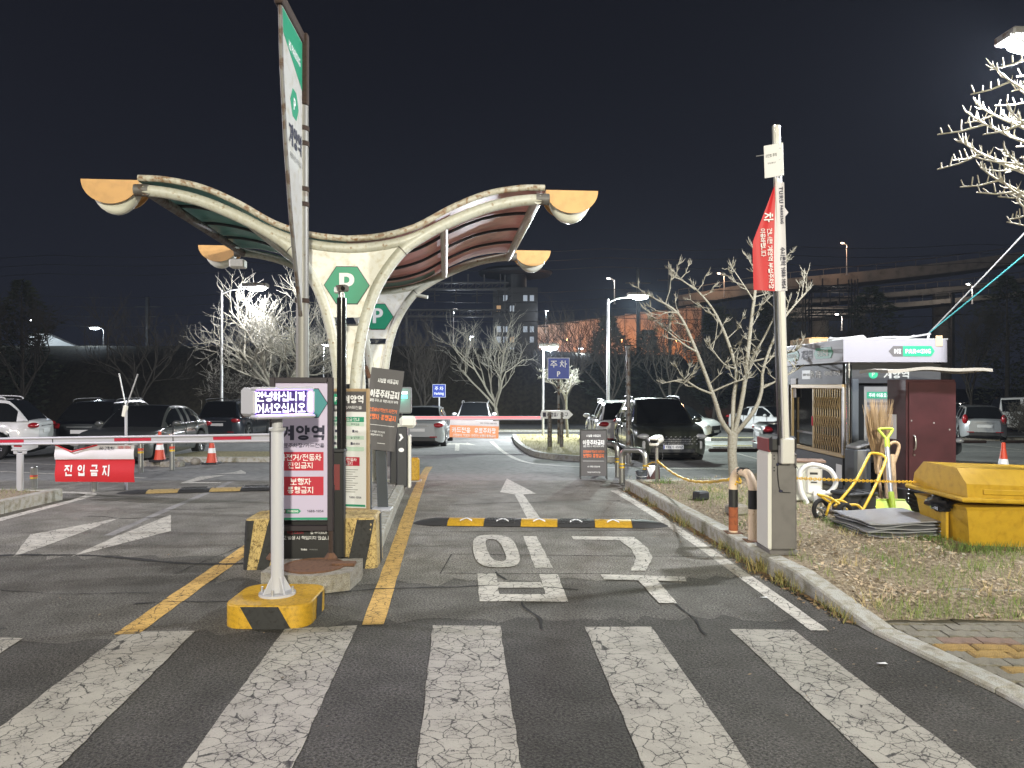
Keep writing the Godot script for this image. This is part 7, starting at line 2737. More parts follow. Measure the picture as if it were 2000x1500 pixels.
	bx("rear_trim", t, M.rim, Vector3(0, tail - 0.16, -L / 2 - 0.005), Vector3(W * 0.4, 0.03, 0.02), 0.006)
	if plate_text:
		print_on(t, M.ink, Transform3D(Basis(), Vector3(0.02, nose - 0.36 if kind != "suv" else 0.46, L / 2 + 0.0375)), [[plate_text, 0, 0, 0.075, 0.12, 0.85, 0.02, 0.43]], "plate_number")
	if kind == "truck":
		bx("cargo_bed", t, paint, Vector3(0, 0.9, -1.35), Vector3(W, 0.4, 2.35), 0.03)
	return t


func carpaint(c: Color, rough := 0.28) -> StandardMaterial3D:
	var m := mt(c, rough, 0.25)
	m.clearcoat_enabled = true
	m.clearcoat = 1.0
	m.clearcoat_roughness = 0.08
	return m


func cars() -> void:
	M.carwhite = carpaint(grey(0.62), 0.4)
	M.carwhite.metallic = 0.0
	var green := carpaint(Color(0.036, 0.039, 0.028))
	var dark := carpaint(Color(0.075, 0.08, 0.075))
	var black := carpaint(Color(0.007, 0.008, 0.01))
	var silver := carpaint(Color(0.32, 0.33, 0.34))
	var navy := carpaint(Color(0.012, 0.016, 0.022))
	car("parked_car", "white SUV at the left edge of the picture, parked side on", "suv", Vector3(-15.3, gh(-20.2), -20.2), -1.3, M.carwhite)
	car("parked_car", "black SUV seen from behind beside the white one, left of the dark sedan", "suv", Vector3(-12.75, gh(-24.2), -24.2), PI, black)
	car("parked_car", "dark grey sedan facing the camera behind the exit boom", "sedan", Vector3(-9.9, gh(-20.2), -20.2), 0.06, dark)
	car("parked_car", "dark blue van seen from behind, right of the dark sedan", "van", Vector3(-12.3, gh(-33.4), -33.4), PI, navy)
	car("parked_car", "silver sedan seen from behind beside the ticket machine's green screen", "sedan", Vector3(-3.3, gh(-28.3), -28.3), PI, silver)
	car("parked_car", "white car facing the camera behind the orange boom banner", "suv", Vector3(-1.9, gh(-38.2), -38.2), 0.0, M.carwhite)
	car("parked_car", "white SUV seen from behind, left of the dark green SUV", "suv", Vector3(3.75, gh(-26.6), -26.6), PI, M.carwhite)
	var g := car("parked_car", "dark green SUV facing the camera with a readable number plate", "suv", Vector3(4.12, gh(-21.3), -21.3), 0.0, green, "123가 6582")
	bx("plate_band", g, M.signblue, Vector3(-0.24, 0.46, 2.362), Vector3(0.03, 0.1, 0.003))
	var s := Sh.new()
	for i in 11:
		for j in 4:
			s.box(Vector3(-0.6 + i * 0.12 + 0.06 * (j % 2), 0.54 + j * 0.06, 2.345), Vector3(0.05, 0.022, 0.03), 0.006, Basis(Vector3.BACK, 0.5))
	obj("grille_facets", s, M.rim, g)
	bx("windscreen_sticker", g, M.letter, Vector3(-0.4, 1.36, 0.72), Vector3(0.09, 0.06, 0.004), 0.0, Basis(Vector3.RIGHT, -0.9))
	for sd in [-1.0, 1.0]:
		bx("fog_lamp", g, M.headlight, Vector3(sd * 0.72, 0.5, 2.2), Vector3(0.1, 0.22, 0.12), 0.03)
	car("parked_car", "pale hatchback half hidden behind the dark green SUV", "hatch", Vector3(7.35, gh(-33.5), -33.5), 0.9, M.carwhite)
	car("parked_car", "white sedan facing right between the bare tree and the barrier machine", "sedan", Vector3(14.2, gh(-41), -41.0), 0.5, M.carwhite)
	car("parked_car", "silver hatchback with red tail lights seen from behind, right of the cupboard", "hatch", Vector3(20.0, gh(-32), -32.0), PI - 0.4, silver)
	car("parked_car", "grey SUV whose roof shows over the silver hatchback", "suv", Vector3(22.6, gh(-38), -38.0), PI - 0.6, dark)
	car("parked_truck", "white crew cab truck at the right edge behind the silver hatchback", "truck", Vector3(27.3, gh(-42), -42.0), 1.3, M.carwhite)
	car("parked_car", "black car with a chrome headlight peeking out right of the cupboard", "sedan", Vector3(9.0, gh(-19.6), -19.6), 1.45, black)


# ---------------------------------------------------------------- trees
func branch(s: Sh, tw: Sh, at: Vector3, d: Vector3, length: float, r: float, depth: int, p: Dictionary) -> void:
	var n := 4 if depth > 1 else 3
	var pts := [at]
	var rad := [r]
	var q := at
	for i in n:
		d = (d + Vector3(rng.randf_range(-1, 1), rng.randf_range(-0.6, 1) + p.rise, rng.randf_range(-1, 1)) * p.wobble).normalized()
		q += d * length / n
		pts.append(q)
		rad.append(lerpf(r, r * 0.55, float(i + 1) / n))
	(s if r > p.thin else tw).tube(pts, rad, 6 if r > 0.03 else (4 if r > 0.012 else 3), false)
	if depth <= 0:
		return
	var kids: int = p.kids
	for k in kids:
		var u := 0.35 + 0.65 * (k + rng.randf()) / kids
		var i := clampi(int(u * n), 0, n - 1)
		var o: Vector3 = (pts[i] as Vector3).lerp(pts[i + 1], clampf(u * n - i, 0, 1))
		var side := Vector3(rng.randf_range(-1, 1), rng.randf_range(-0.4, 0.7), rng.randf_range(-1, 1))
		side = (side - d * side.dot(d)).normalized()
		var nd: Vector3 = (d * (1.0 - p.spread) + side * p.spread).normalized()
		branch(s, tw, o, nd, length * rng.randf_range(0.5, 0.8) * p.shrink, maxf(r * 0.55, p.get("min", 0.008)), depth - 1, p)


func bare_tree(label: String, at: Vector3, trunk_h: float, high: float, r: float, depth: int, p: Dictionary, m: Material, tm: Material, sd: int, limbs := 5, called := "bare_tree") -> Node3D:
	rng.seed = sd
	var t := thing(called, label, "tree", at)
	var s := Sh.new()
	var tw := Sh.new()
	var pts := []
	var rad := []
	for i in 6:
		var u := i / 5.0
		pts.append(Vector3(sin(u * 3.0 + sd) * 0.05 * high * 0.2, trunk_h * u, cos(u * 2.0 + sd) * 0.02))
		rad.append(r * (1.25 - 0.45 * u) if i > 0 else r * 1.5)
	s.tube(pts, rad, 9, false)
	obj("trunk", s, m, t)
	s = Sh.new()
	for k in limbs:
		var a := TAU * k / limbs + rng.randf_range(-0.4, 0.4)
		var lean: float = rng.randf_range(0.3, 0.8) * p.open
		var d := Vector3(cos(a) * lean, 1.0, sin(a) * lean).normalized()
		var from: Vector3 = pts[5 - (k % 2)]
		branch(s, tw, from, d, (high - trunk_h) * rng.randf_range(0.45, 0.62), r * 0.62, depth, p)
	obj("limbs", s, m, t)
	obj("twigs", tw, tm, t).set_meta("kind", "stuff")
	return t


func twig_fan(s: Sh, at: Vector3, d: Vector3, n: int, length: float) -> void:  # the short upward twigs at a branch end
	for i in n:
		var e := (d + Vector3(rng.randf_range(-1, 1), rng.randf_range(-0.1, 1.3), rng.randf_range(-1, 1)) * 0.9).normalized()
		var l := length * rng.randf_range(0.5, 1.1)
		var mid := at + e * l * 0.6
		var tip := mid + (e + Vector3(0, 0.7, 0)).normalized() * l * 0.5
		s.tube([at, mid, tip], [0.008, 0.006, 0.0015], 4, false)
		for k in 2:
			var b := at.lerp(mid, rng.randf_range(0.4, 1.0))
			s.tube([b, b + (e + Vector3(rng.randf_range(-1, 1), rng.randf_range(0, 1), rng.randf_range(-1, 1))).normalized() * l * 0.4], [0.006, 0.0015], 4, false)


func trees() -> void:
	# the pale bare tree left of the raised boom: limbs first, then clustered twigs
	rng.seed = 501
	var t := thing("bare_tree", "pale bare tree with forked trunk and clustered twigs left of the raised boom", "tree", Vector3(3.93, kerb_h(-13.1) - 0.18, -13.2))
	var s := Sh.new()
	s.tube([Vector3(0.03, 0, 0), Vector3(0.0, 0.35, 0), Vector3(-0.02, 0.62, 0), Vector3(0.0, 0.98, 0)], [0.1, 0.085, 0.08, 0.09], 12, false)
	obj("trunk", s, M.bark, t)
	s = Sh.new()
	var tw := Sh.new()
	var limbs := [
		[[-0.02, 0.92, 0, -0.24, 1.2, 0.1, -0.4, 1.62, 0.2, -0.8, 2.55, 0.35, -1.1, 3.05, 0.5, -1.5, 3.28, 0.6], 0.062],
		[[0.0, 0.95, 0, 0.04, 1.55, -0.1, 0.1, 2.05, -0.15, -0.05, 2.65, -0.2, -0.28, 3.2, -0.3, -0.62, 3.6, -0.3], 0.06],
		[[0.02, 0.95, 0, 0.16, 1.7, 0.08, 0.27, 2.8, 0.12, 0.33, 3.5, 0.2, 0.35, 3.85, 0.2, 0.28, 4.2, 0.25], 0.06],
		[[0.03, 0.93, 0, 0.3, 1.35, 0.2, 0.42, 1.7, 0.25, 0.45, 2.15, 0.3, 0.72, 2.9, 0.4, 1.1, 3.4, 0.5], 0.055],
		[[0.15, 1.6, 0.05, 0.4, 2.2, -0.3, 0.75, 2.75, -0.5, 1.05, 3.3, -0.6], 0.045],
		[[-0.42, 1.66, 0.2, -0.7, 1.75, 0.4, -1.0, 1.9, 0.5, -1.3, 1.86, 0.55], 0.03],
		[[-0.42, 1.7, 0.2, -0.1, 1.86, 0.35, 0.12, 1.93, 0.4], 0.024],
		[[-0.75, 2.4, 0.35, -1.0, 2.52, 0.5, -1.35, 2.78, 0.6], 0.028],
		[[0.42, 1.75, 0.25, 0.75, 1.95, 0.4, 1.15, 2.2, 0.45], 0.028],
		[[0.1, 2.1, -0.15, -0.2, 2.2, 0.1, -0.45, 2.5, 0.15], 0.026],
		[[0.2, 2.2, 0.1, 0.55, 2.3, 0.3, 0.95, 2.4, 0.4], 0.026],
		[[-0.6, 3.55, -0.3, -0.85, 3.7, -0.2, -1.0, 3.75, -0.15], 0.022],
		[[-1.1, 3.05, 0.5, -1.3, 3.05, 0.6, -1.5, 2.95, 0.6], 0.022],
		[[0.3, 3.3, 0.2, 0.1, 3.55, 0.3, -0.1, 3.85, 0.3], 0.02],
		[[0.33, 3.5, 0.2, 0.55, 3.7, 0.1, 0.7, 3.95, 0.1], 0.02],
	]
	for lm in limbs:
		var pts := smooth_path(v3z(lm[0]), 4)
		var rad := []
		for i in pts.size():
			rad.append(lerpf(lm[1], lm[1] * 0.28, float(i) / pts.size()) * 0.78)
		s.tube(pts, rad, 8, false)
		var n := pts.size()
		for i in range(int(n * 0.42), n):
			var d: Vector3 = (pts[i] - pts[i - 1]).normalized()
			if rng.randf() < 0.62:
				var side := Vector3(rng.randf_range(-1, 1), rng.randf_range(-0.2, 0.5), rng.randf_range(-0.6, 0.6)).normalized()
				var l := rng.randf_range(0.22, 0.5)
				var b: Vector3 = pts[i]
				var m := b + (d * 0.5 + side).normalized() * l * 0.55
				var e := m + (d * 0.4 + side * 0.7 + Vector3(0, 0.5, 0)).normalized() * l * 0.5
				tw.tube([b, m, e], [0.011, 0.008, 0.005], 5, false)
				twig_fan(tw, m, side, 2, 0.14)
				twig_fan(tw, e, side, 4, 0.17)
		twig_fan(tw, pts[n - 1], (pts[n - 1] - pts[n - 2]).normalized(), 7, 0.2)
	obj("limbs", s, M.bark, t)
	obj("twigs", tw, M.bark, t).set_meta("kind", "stuff")
	# branches reaching in from the right edge, under the lamp
	rng.seed = 88
	t = thing("bare_tree", "bare tree reaching in from the right edge, its spurred branches whitened by the lamp", "tree", Vector3(7.15, 0.1, -8.6))
	s = Sh.new()
	s.tube([Vector3.ZERO, Vector3(0.05, 1.5, 0), Vector3(-0.05, 3.2, 0.1), Vector3(0, 5.2, 0)], [0.16, 0.13, 0.1, 0.04], 10, false)
	obj("trunk", s, M.bark, t)
	s = Sh.new()
	tw = Sh.new()
	for q in [[-1.75, 5.28, 0.75], [-2.02, 5.02, 0.7], [-1.9, 4.82, 0.2], [-2.2, 4.62, 0.5], [-2.0, 4.5, 0.9], [-2.28, 4.28, 0.55], [-2.05, 4.38, 0.2], [-1.95, 4.12, 0.75], [-2.1, 3.98, 0.6], [-2.0, 3.82, 0.75], [-1.75, 3.62, 0.65], [-1.5, 5.38, 0.6], [-1.6, 4.7, 1.1], [-1.5, 4.2, 1.0], [-1.45, 4.95, 0.3], [-1.5, 3.75, 1.0], [-1.35, 5.15, 0.9], [-1.6, 4.9, 0.95], [-1.7, 4.05, 1.0]]:
		var tip := Vector3(q[0], q[1], q[2])
		var from := Vector3(-0.02, q[1] - 0.5, 0.08)
		var mid := from.lerp(tip, 0.5) + Vector3(0, -0.12, 0)
		var pts := smooth_path([from, mid, tip.lerp(mid, 0.3) + Vector3(0, -0.04, 0), tip], 6)
		var rad := []
		for i in pts.size():
			rad.append(lerpf(0.024, 0.005, float(i) / pts.size()))
		s.tube(pts, rad, 6, true)
		for i in range(5, pts.size()):
			for k in 2:
				var d := Vector3(rng.randf_range(-0.8, 0.2), rng.randf_range(0.2, 1.2), rng.randf_range(-0.6, 0.6)).normalized()
				var l := rng.randf_range(0.04, 0.12)
				tw.tube([pts[i], pts[i] + d * l * 0.6, pts[i] + d * l + Vector3(0, 0.02, 0)], [0.008, 0.006, 0.002], 4, false)
			if i % 4 == 1 and i < pts.size() - 3:
				var d := Vector3(rng.randf_range(-1, -0.5), rng.randf_range(-0.3, 0.35), rng.randf_range(-0.5, 0.5)).normalized()
				var l := rng.randf_range(0.25, 0.5)
				tw.tube([pts[i], pts[i] + d * l * 0.5 + Vector3(0, -0.02, 0), pts[i] + d * l], [0.012, 0.01, 0.008], 5, true)
				for j in 4:
					var b: Vector3 = pts[i] + d * l * (0.3 + 0.2 * j)
					tw.tube([b, b + Vector3(rng.randf_range(-0.04, 0.02), rng.randf_range(0.04, 0.1), rng.randf_range(-0.03, 0.03))], [0.008, 0.007], 4, true)
	obj("branches", s, M.bark, t)
	obj("spurs", tw, M.bark, t).set_meta("kind", "stuff")
	# trees in the car park and behind it
	var p := {"rise": 0.2, "wobble": 0.2, "kids": 4, "spread": 0.5, "shrink": 0.98, "open": 1.3, "thin": 0.014, "min": 0.008}
	bare_tree("dense bare tree lit white by the starry car park lamp, left of centre", Vector3(-11.3, gh(-36), -36.0), 1.9, 7.4, 0.15, 4, p, M.bark, M.twig, 61, 7)
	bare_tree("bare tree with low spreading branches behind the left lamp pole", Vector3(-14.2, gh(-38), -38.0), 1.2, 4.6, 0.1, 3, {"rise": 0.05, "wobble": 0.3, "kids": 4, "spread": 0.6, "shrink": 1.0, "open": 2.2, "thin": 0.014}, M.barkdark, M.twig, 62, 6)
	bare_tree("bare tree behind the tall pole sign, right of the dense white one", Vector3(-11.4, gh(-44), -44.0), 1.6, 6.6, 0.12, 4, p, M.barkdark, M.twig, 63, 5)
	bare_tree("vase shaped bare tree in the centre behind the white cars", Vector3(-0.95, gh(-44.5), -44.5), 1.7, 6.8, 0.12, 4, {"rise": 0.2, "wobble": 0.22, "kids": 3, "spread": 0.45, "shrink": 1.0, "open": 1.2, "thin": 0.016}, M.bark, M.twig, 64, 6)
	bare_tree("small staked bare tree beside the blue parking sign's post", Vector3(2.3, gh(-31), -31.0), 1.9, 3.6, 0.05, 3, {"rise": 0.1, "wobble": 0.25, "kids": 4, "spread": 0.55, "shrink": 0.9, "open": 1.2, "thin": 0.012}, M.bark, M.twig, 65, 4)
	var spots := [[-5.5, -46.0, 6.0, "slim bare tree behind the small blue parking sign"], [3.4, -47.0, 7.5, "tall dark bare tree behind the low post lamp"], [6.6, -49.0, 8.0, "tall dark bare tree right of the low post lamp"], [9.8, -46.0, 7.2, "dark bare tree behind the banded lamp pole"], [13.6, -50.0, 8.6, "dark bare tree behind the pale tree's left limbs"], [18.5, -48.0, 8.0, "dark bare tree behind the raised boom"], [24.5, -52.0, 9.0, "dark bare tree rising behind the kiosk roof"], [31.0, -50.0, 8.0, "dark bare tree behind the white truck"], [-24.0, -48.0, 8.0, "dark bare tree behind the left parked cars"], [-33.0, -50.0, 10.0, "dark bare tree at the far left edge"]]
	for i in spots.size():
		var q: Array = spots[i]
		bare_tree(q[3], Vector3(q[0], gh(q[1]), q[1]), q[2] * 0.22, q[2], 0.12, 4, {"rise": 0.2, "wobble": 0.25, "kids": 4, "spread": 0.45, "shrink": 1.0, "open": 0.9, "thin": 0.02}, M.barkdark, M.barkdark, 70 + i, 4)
	var ev := [[7.6, -58.0, 8.5, "dark evergreen against the orange lit wall"], [11.0, -60.0, 7.6, "bushy dark evergreen right of the orange lit wall"], [16.5, -60.0, 9.5, "dark evergreen behind the raised boom's banner"], [22.0, -62.0, 11.0, "tall dark evergreen left of the railway mast"], [30.0, -62.0, 11.5, "broad dark evergreen behind the kiosk"], [40.0, -60.0, 12.0, "dark evergreen mass at the right edge"], [-37.0, -56.0, 11.0, "dark evergreen at the left edge before the lit roof"]]
	for i in ev.size():
		var q: Array = ev[i]
		evergreen(q[3], Vector3(q[0], gh(q[1]), q[1]), q[2], 90 + i)
	rng.seed = 7
	var b := bare_tree("dark twiggy bush at the right edge before the silver hatchback", Vector3(18.6, gh(-26.5), -26.5), 0.2, 1.7, 0.03, 4, {"rise": 0.15, "wobble": 0.3, "kids": 4, "spread": 0.6, "shrink": 1.0, "open": 1.6, "thin": 0.01}, M.barkdark, M.barkdark, 99, 7, "bush")
	b.set_meta("category", "bush")


func v3z(a: Array) -> Array:
	var out := []
	for i in range(0, a.size(), 3):
		out.append(Vector3(a[i], a[i + 1], a[i + 2]))
	return out


func evergreen(label: String, at: Vector3, high: float, sd: int) -> void:
	rng.seed = sd
	var t := thing("evergreen_tree", label, "tree", at)
	tb("trunk", t, M.barkdark, [Vector3.ZERO, Vector3(0.05, high * 0.5, 0), Vector3(0, high * 0.92, 0)], [0.2, 0.14, 0.03], 8)
	var s := Sh.new()
	for i in 2600:
		var u := pow(rng.randf(), 0.8)
		var y := high * (0.14 + 0.86 * u)
		var R := high * 0.3 * pow(sin(PI * (0.12 + 0.86 * u)), 0.7) * (0.8 + 0.2 * sin(u * 17.0 + sd))
		var a := rng.randf() * TAU
		R *= 0.8 + 0.25 * sin(a * 3.0 + u * 9.0 + sd)
		var r := R * sqrt(rng.randf())
		var c := Vector3(cos(a) * r, y - r * 0.18, sin(a) * r)
		var d := Vector3(cos(a), rng.randf_range(-0.4, 0.5), sin(a)).normalized()
		var w := d.cross(Vector3(rng.randf_range(-1, 1), rng.randf_range(-1, 1), rng.randf_range(-1, 1))).normalized()
		var l := rng.randf_range(0.2, 0.5)
		s.tri(c - w * l * 0.22, c + w * l * 0.22, c + d * l, Vector3.UP)
	obj("foliage", s, M.needle, t).set_meta("kind", "stuff")


# ---------------------------------------------------------------- litter, leaves and grass
func scatter(called: String, m: Mesh, mat: Material, where: Array, label: String, category: String) -> void:
	var mm := MultiMesh.new()
	mm.transform_format = MultiMesh.TRANSFORM_3D
	mm.use_colors = true
	mm.mesh = m
	mm.instance_count = where.size()
	for i in where.size():
		mm.set_instance_transform(i, where[i][0])
		mm.set_instance_color(i, where[i][1])
	var o := MultiMeshInstance3D.new()
	o.name = called
	o.multimesh = mm
	o.material_override = mat
	add_child(o, true)
	o.set_meta("kind", "stuff")
	tag(o, label, category)


func litter() -> void:
	rng.seed = 1234
	var bald := noise(0.5, FastNoiseLite.TYPE_SIMPLEX_SMOOTH, 3, 321)
	var leaf := Sh.new()
	leaf.tri(Vector3(-0.5, 0, 0), Vector3(0, 0.06, 0.28), Vector3(0.5, 0.1, 0), Vector3.UP)
	leaf.tri(Vector3(-0.5, 0, 0), Vector3(0, 0.06, -0.28), Vector3(0.5, 0.1, 0), Vector3.UP)
	var blade := Sh.new()
	blade.quad(Vector3(-0.03, 0, 0), Vector3(0.03, 0, 0), Vector3(0.03, 0.55, 0.1), Vector3(-0.015, 0.55, 0.1), Vector3.BACK)
	blade.tri(Vector3(-0.015, 0.55, 0.1), Vector3(0.03, 0.55, 0.1), Vector3(0.02, 1.0, 0.32), Vector3.BACK)
	var leaves := []
	var green := []
	var dry := []
	var n := noise(0.35, FastNoiseLite.TYPE_SIMPLEX_SMOOTH, 3, 77)
	for i in 26000:
		var z := -5.35 - 9.0 * pow(rng.randf(), 1.4)
		var x := kerb_x(z) + 0.2 + rng.randf() * (0.75 * -z - 1.2)
		if x > 4.45 and x < 5.85 and z > -8.3 and z < -7.25:
			continue
		if x > 5.05 and z < -11.2:
			continue
		var g := n.get_noise_2d(x * 3.0, z * 3.0)
		var b := Basis.from_euler(Vector3(rng.randf_range(-0.5, 0.5), rng.randf() * TAU, rng.randf_range(-0.5, 0.5)))
		var y := kerb_h(z) + 0.004
		if z < -12.8 and x < 5.0:
			y -= 0.1
		var near_green: float = maxf(g * 2.2, maxf(1.0 - Vector2(x - 4.6, (z + 7.1) * 1.2).length() / 0.75, maxf(1.0 - Vector2(x - 3.9, z + 8.3).length() / 0.8, 1.0 - Vector2(x - 2.7, (z + 10.2) * 0.5).length() / 0.7)))
		near_green = maxf(near_green, 0.75 - absf(z + 5.55 + 0.08 * (x - 3.0)) * 3.0)
		if rng.randf() < 0.42 and near_green < 0.45:
			var k := rng.randf()
			var c := Color(0.58, 0.45, 0.29).lerp(Color(0.16, 0.1, 0.06), k * k) if rng.randf() < 0.85 else Color(0.5, 0.45, 0.36)
			leaves.append([Transform3D(b.scaled(Vector3.ONE * rng.randf_range(0.02, 0.055)), Vector3(x, y + 0.006, z)), c])
		elif rng.randf() < clampf(near_green * 1.2 + 0.03, 0.0, 0.95):
			var c := Color(0.09, 0.17, 0.03).lerp(Color(0.26, 0.3, 0.09), rng.randf())
			green.append([Transform3D(b.scaled(Vector3(1, 1, 1) * rng.randf_range(0.035, 0.085)), Vector3(x, y - 0.004, z)), c])
		elif bald.get_noise_2d(x * 2.0, z * 2.0) > -0.06 or rng.randf() < 0.12:
			var c := Color(0.6, 0.49, 0.31).lerp(Color(0.36, 0.3, 0.17), rng.randf())
			var bb := Basis.from_euler(Vector3(rng.randf_range(0.4, 1.5), rng.randf() * TAU, 0))
			dry.append([Transform3D(bb.scaled(Vector3.ONE * rng.randf_range(0.03, 0.09)), Vector3(x, y, z)), c])
	for k in 70:  # loose clumps, dry and green
		var cz := -5.45 - rng.randf() * 6.5
		var cx := kerb_x(cz) + 0.15 + rng.randf() * (0.72 * -cz - 1.6)
		if cx > 4.3 and cx < 6.0 and cz > -8.4 and cz < -7.2 or cx > 5.0 and cz < -9.8:
			continue
		var gr := rng.randf() < 0.35
		for i in 26:
			var x := cx + rng.randfn() * 0.07
			var z := cz + rng.randfn() * 0.06
			if x < kerb_x(z) + 0.12:
				continue
			var c := (Color(0.1, 0.22, 0.03) if gr else Color(0.5, 0.39, 0.2)).lerp(Color(0.34, 0.33, 0.12), rng.randf() * 0.7)
			dry.append([Transform3D(Basis.from_euler(Vector3(rng.randf_range(-0.8, 0.8), rng.randf() * TAU, rng.randf_range(-0.6, 0.6))).scaled(Vector3.ONE * rng.randf_range(0.04, 0.12)), Vector3(x, kerb_h(z) - 0.004, z)), c])
	# weeds and leaves in the gutter along the kerb
	for i in 2600:
		var z := -5.4 - rng.randf() * 7.0
		var x := kerb_x(z) - rng.randf() * rng.randf() * 0.14
		if rng.randf() < 0.5 and n.get_noise_2d(z * 4.0, 3.0) > -0.05:
			var c := Color(0.33, 0.25, 0.1).lerp(Color(0.12, 0.16, 0.04), rng.randf())
			dry.append([Transform3D(Basis.from_euler(Vector3(rng.randf_range(-0.6, 0.6), rng.randf() * TAU, rng.randf_range(-0.5, 0.5))).scaled(Vector3.ONE * rng.randf_range(0.05, 0.13)), Vector3(x, gh(z), z)), c])
		else:
			leaves.append([Transform3D(Basis.from_euler(Vector3(rng.randf_range(-0.5, 0.5), rng.randf() * TAU, 0.0)).scaled(Vector3.ONE * rng.randf_range(0.02, 0.05)), Vector3(x, gh(z) + 0.008, z)), Color(0.25, 0.16, 0.08)])
	for i in 420:  # a few leaves and crumbs blown over the lanes
		var z := -3.6 - rng.randf() * 10.0
		var x := rng.randf_range(-5.5, 2.2) if rng.randf() < 0.4 else kerb_x(z) - absf(rng.randfn()) * 0.5
		leaves.append([Transform3D(Basis.from_euler(Vector3(rng.randf_range(-0.3, 0.3), rng.randf() * TAU, rng.randf_range(-0.3, 0.3))).scaled(Vector3.ONE * rng.randf_range(0.008, 0.03)), Vector3(x, gh(z) + 0.012, z)), Color(0.3, 0.22, 0.13).lerp(Color(0.12, 0.1, 0.08), rng.randf())])
	# tall tufts at the bin, on the left verge and at the camera post
	for q in [[4.5, -7.12, 0.4, 420, 0.06], [5.2, -7.15, 0.5, 200, 0.06], [4.3, -7.6, 0.2, 200, 0.055], [3.75, -8.45, 0.25, 160, 0.07], [2.95, -10.4, 0.6, 420, 0.05], [3.1, -11.4, 0.7, 300, 0.045], [2.5, -12.2, 0.15, 120, 0.08], [2.36, -6.9, 0.12, 140, 0.12], [2.4, -6.55, 0.1, 120, 0.1]]:
		for i in q[3]:
			var x: float = q[0] + rng.randfn() * q[2] * 0.6
			var z: float = q[1] + rng.randfn() * q[2] * 0.35
			if q[0] < 2.45 and q[1] > -7.0:
				x = minf(x, kerb_x(z) - 0.01)
			elif x < kerb_x(z) + 0.18:
				continue
			var dryish: bool = q[0] < 2.45 and q[1] > -7.0
			var c := (Color(0.35, 0.26, 0.11) if dryish else Color(0.07, 0.15, 0.025)).lerp(Color(0.2, 0.27, 0.07), rng.randf() * 0.6)
			green.append([Transform3D(Basis.from_euler(Vector3(rng.randf_range(-0.5, 0.5), rng.randf() * TAU, rng.randf_range(-0.4, 0.4))).scaled(Vector3.ONE * q[4] * rng.randf_range(0.7, 1.5)), Vector3(x, (gh(z) if dryish else kerb_h(z)) - 0.01, z)), c])
	for i in 2600:
		var x := -7.05 - rng.randf() * 3.4
		var z := -11.25 + rng.randf() * 4.5
		var c := (Color(0.3, 0.27, 0.12) if rng.randf() < 0.6 else Color(0.1, 0.17, 0.03)).lerp(Color(0.16, 0.2, 0.06), rng.randf())
		green.append([Transform3D(Basis.from_euler(Vector3(rng.randf_range(-0.6, 0.6), rng.randf() * TAU, rng.randf_range(-0.5, 0.5))).scaled(Vector3.ONE * rng.randf_range(0.04, 0.11)), Vector3(x, gh(z) + 0.15, z)), c])
	for i in 2600:  # the grass island among the cars
		var z := -34.0 + rng.randf() * 14.5
		var x := 0.3 + rng.randf() * 2.7
		if x < 0.35 + maxf(0.0, (z + 21.5)) * 0.7:
			continue
		green.append([Transform3D(Basis.from_euler(Vector3(rng.randf_range(-0.7, 0.7), rng.randf() * TAU, 0)).scaled(Vector3.ONE * rng.randf_range(0.06, 0.13)), Vector3(x, gh(z) + 0.13, z)), Color(0.24, 0.21, 0.07).lerp(Color(0.12, 0.14, 0.04), rng.randf())])
	scatter("dry_leaves", leaf.done(), M.leafdry, leaves, "dry brown leaves scattered over the verge and along the kerb", "leaves")
	scatter("dry_grass", blade.done(), M.grass, dry, "flattened straw coloured grass on the right verge", "grass")
	scatter("green_grass", blade.done(), M.grass, green, "tufts of green grass on the verges", "grass")
	# bits of paper on the road, and the half buried edging stone in the verge
	for q in [[2.05, -6.05, "small white scrap of paper on the asphalt left of the sloping kerb"], [2.55, -4.62, "small white scrap on the asphalt beside the flush kerb"]]:
		var s := Sh.new()
		s.quad(Vector3(-0.03, 0.008, -0.012), Vector3(0.03, 0.012, -0.016), Vector3(0.035, 0.01, 0.012), Vector3(-0.02, 0.014, 0.016), Vector3.UP)
		var o := tag(obj("paper_scrap", s, M.letter), q[2], "litter", "paper scraps on the road")
		o.position = Vector3(q[0] - (0.25 if q[1] > -5.0 else 0.0), 0.002, q[1])
	var st := tag(bx("edging_stone", self, M.concrete, Vector3.ZERO, Vector3(1.3, 0.05, 0.07), 0.012), "thin half buried edging stone in the grass above the pavers", "edging stone")
	st.position = Vector3(3.45, 0.075, -6.0)
	st.rotation.y = -0.09
	var rk := [[2.75, -9.1, 0.12, "grey concrete lump on the soil left of the pipe guard"], [2.62, -10.3, 0.1, "dark lump lying in the grass by the kerb, left of the grey one"]]
	for q in rk:
		var s := Sh.new()
		s.box(Vector3(0, 0.05, 0), Vector3(q[2] * 2.0, 0.12, q[2] * 1.5), 0.02, Basis(Vector3.UP, 0.5))
		var o := tag(obj("rubble_lump", s, M.concrete if q[1] > -10.0 else M.dark), q[3], "rubble")
		o.position = Vector3(q[0], kerb_h(q[1]), q[1])


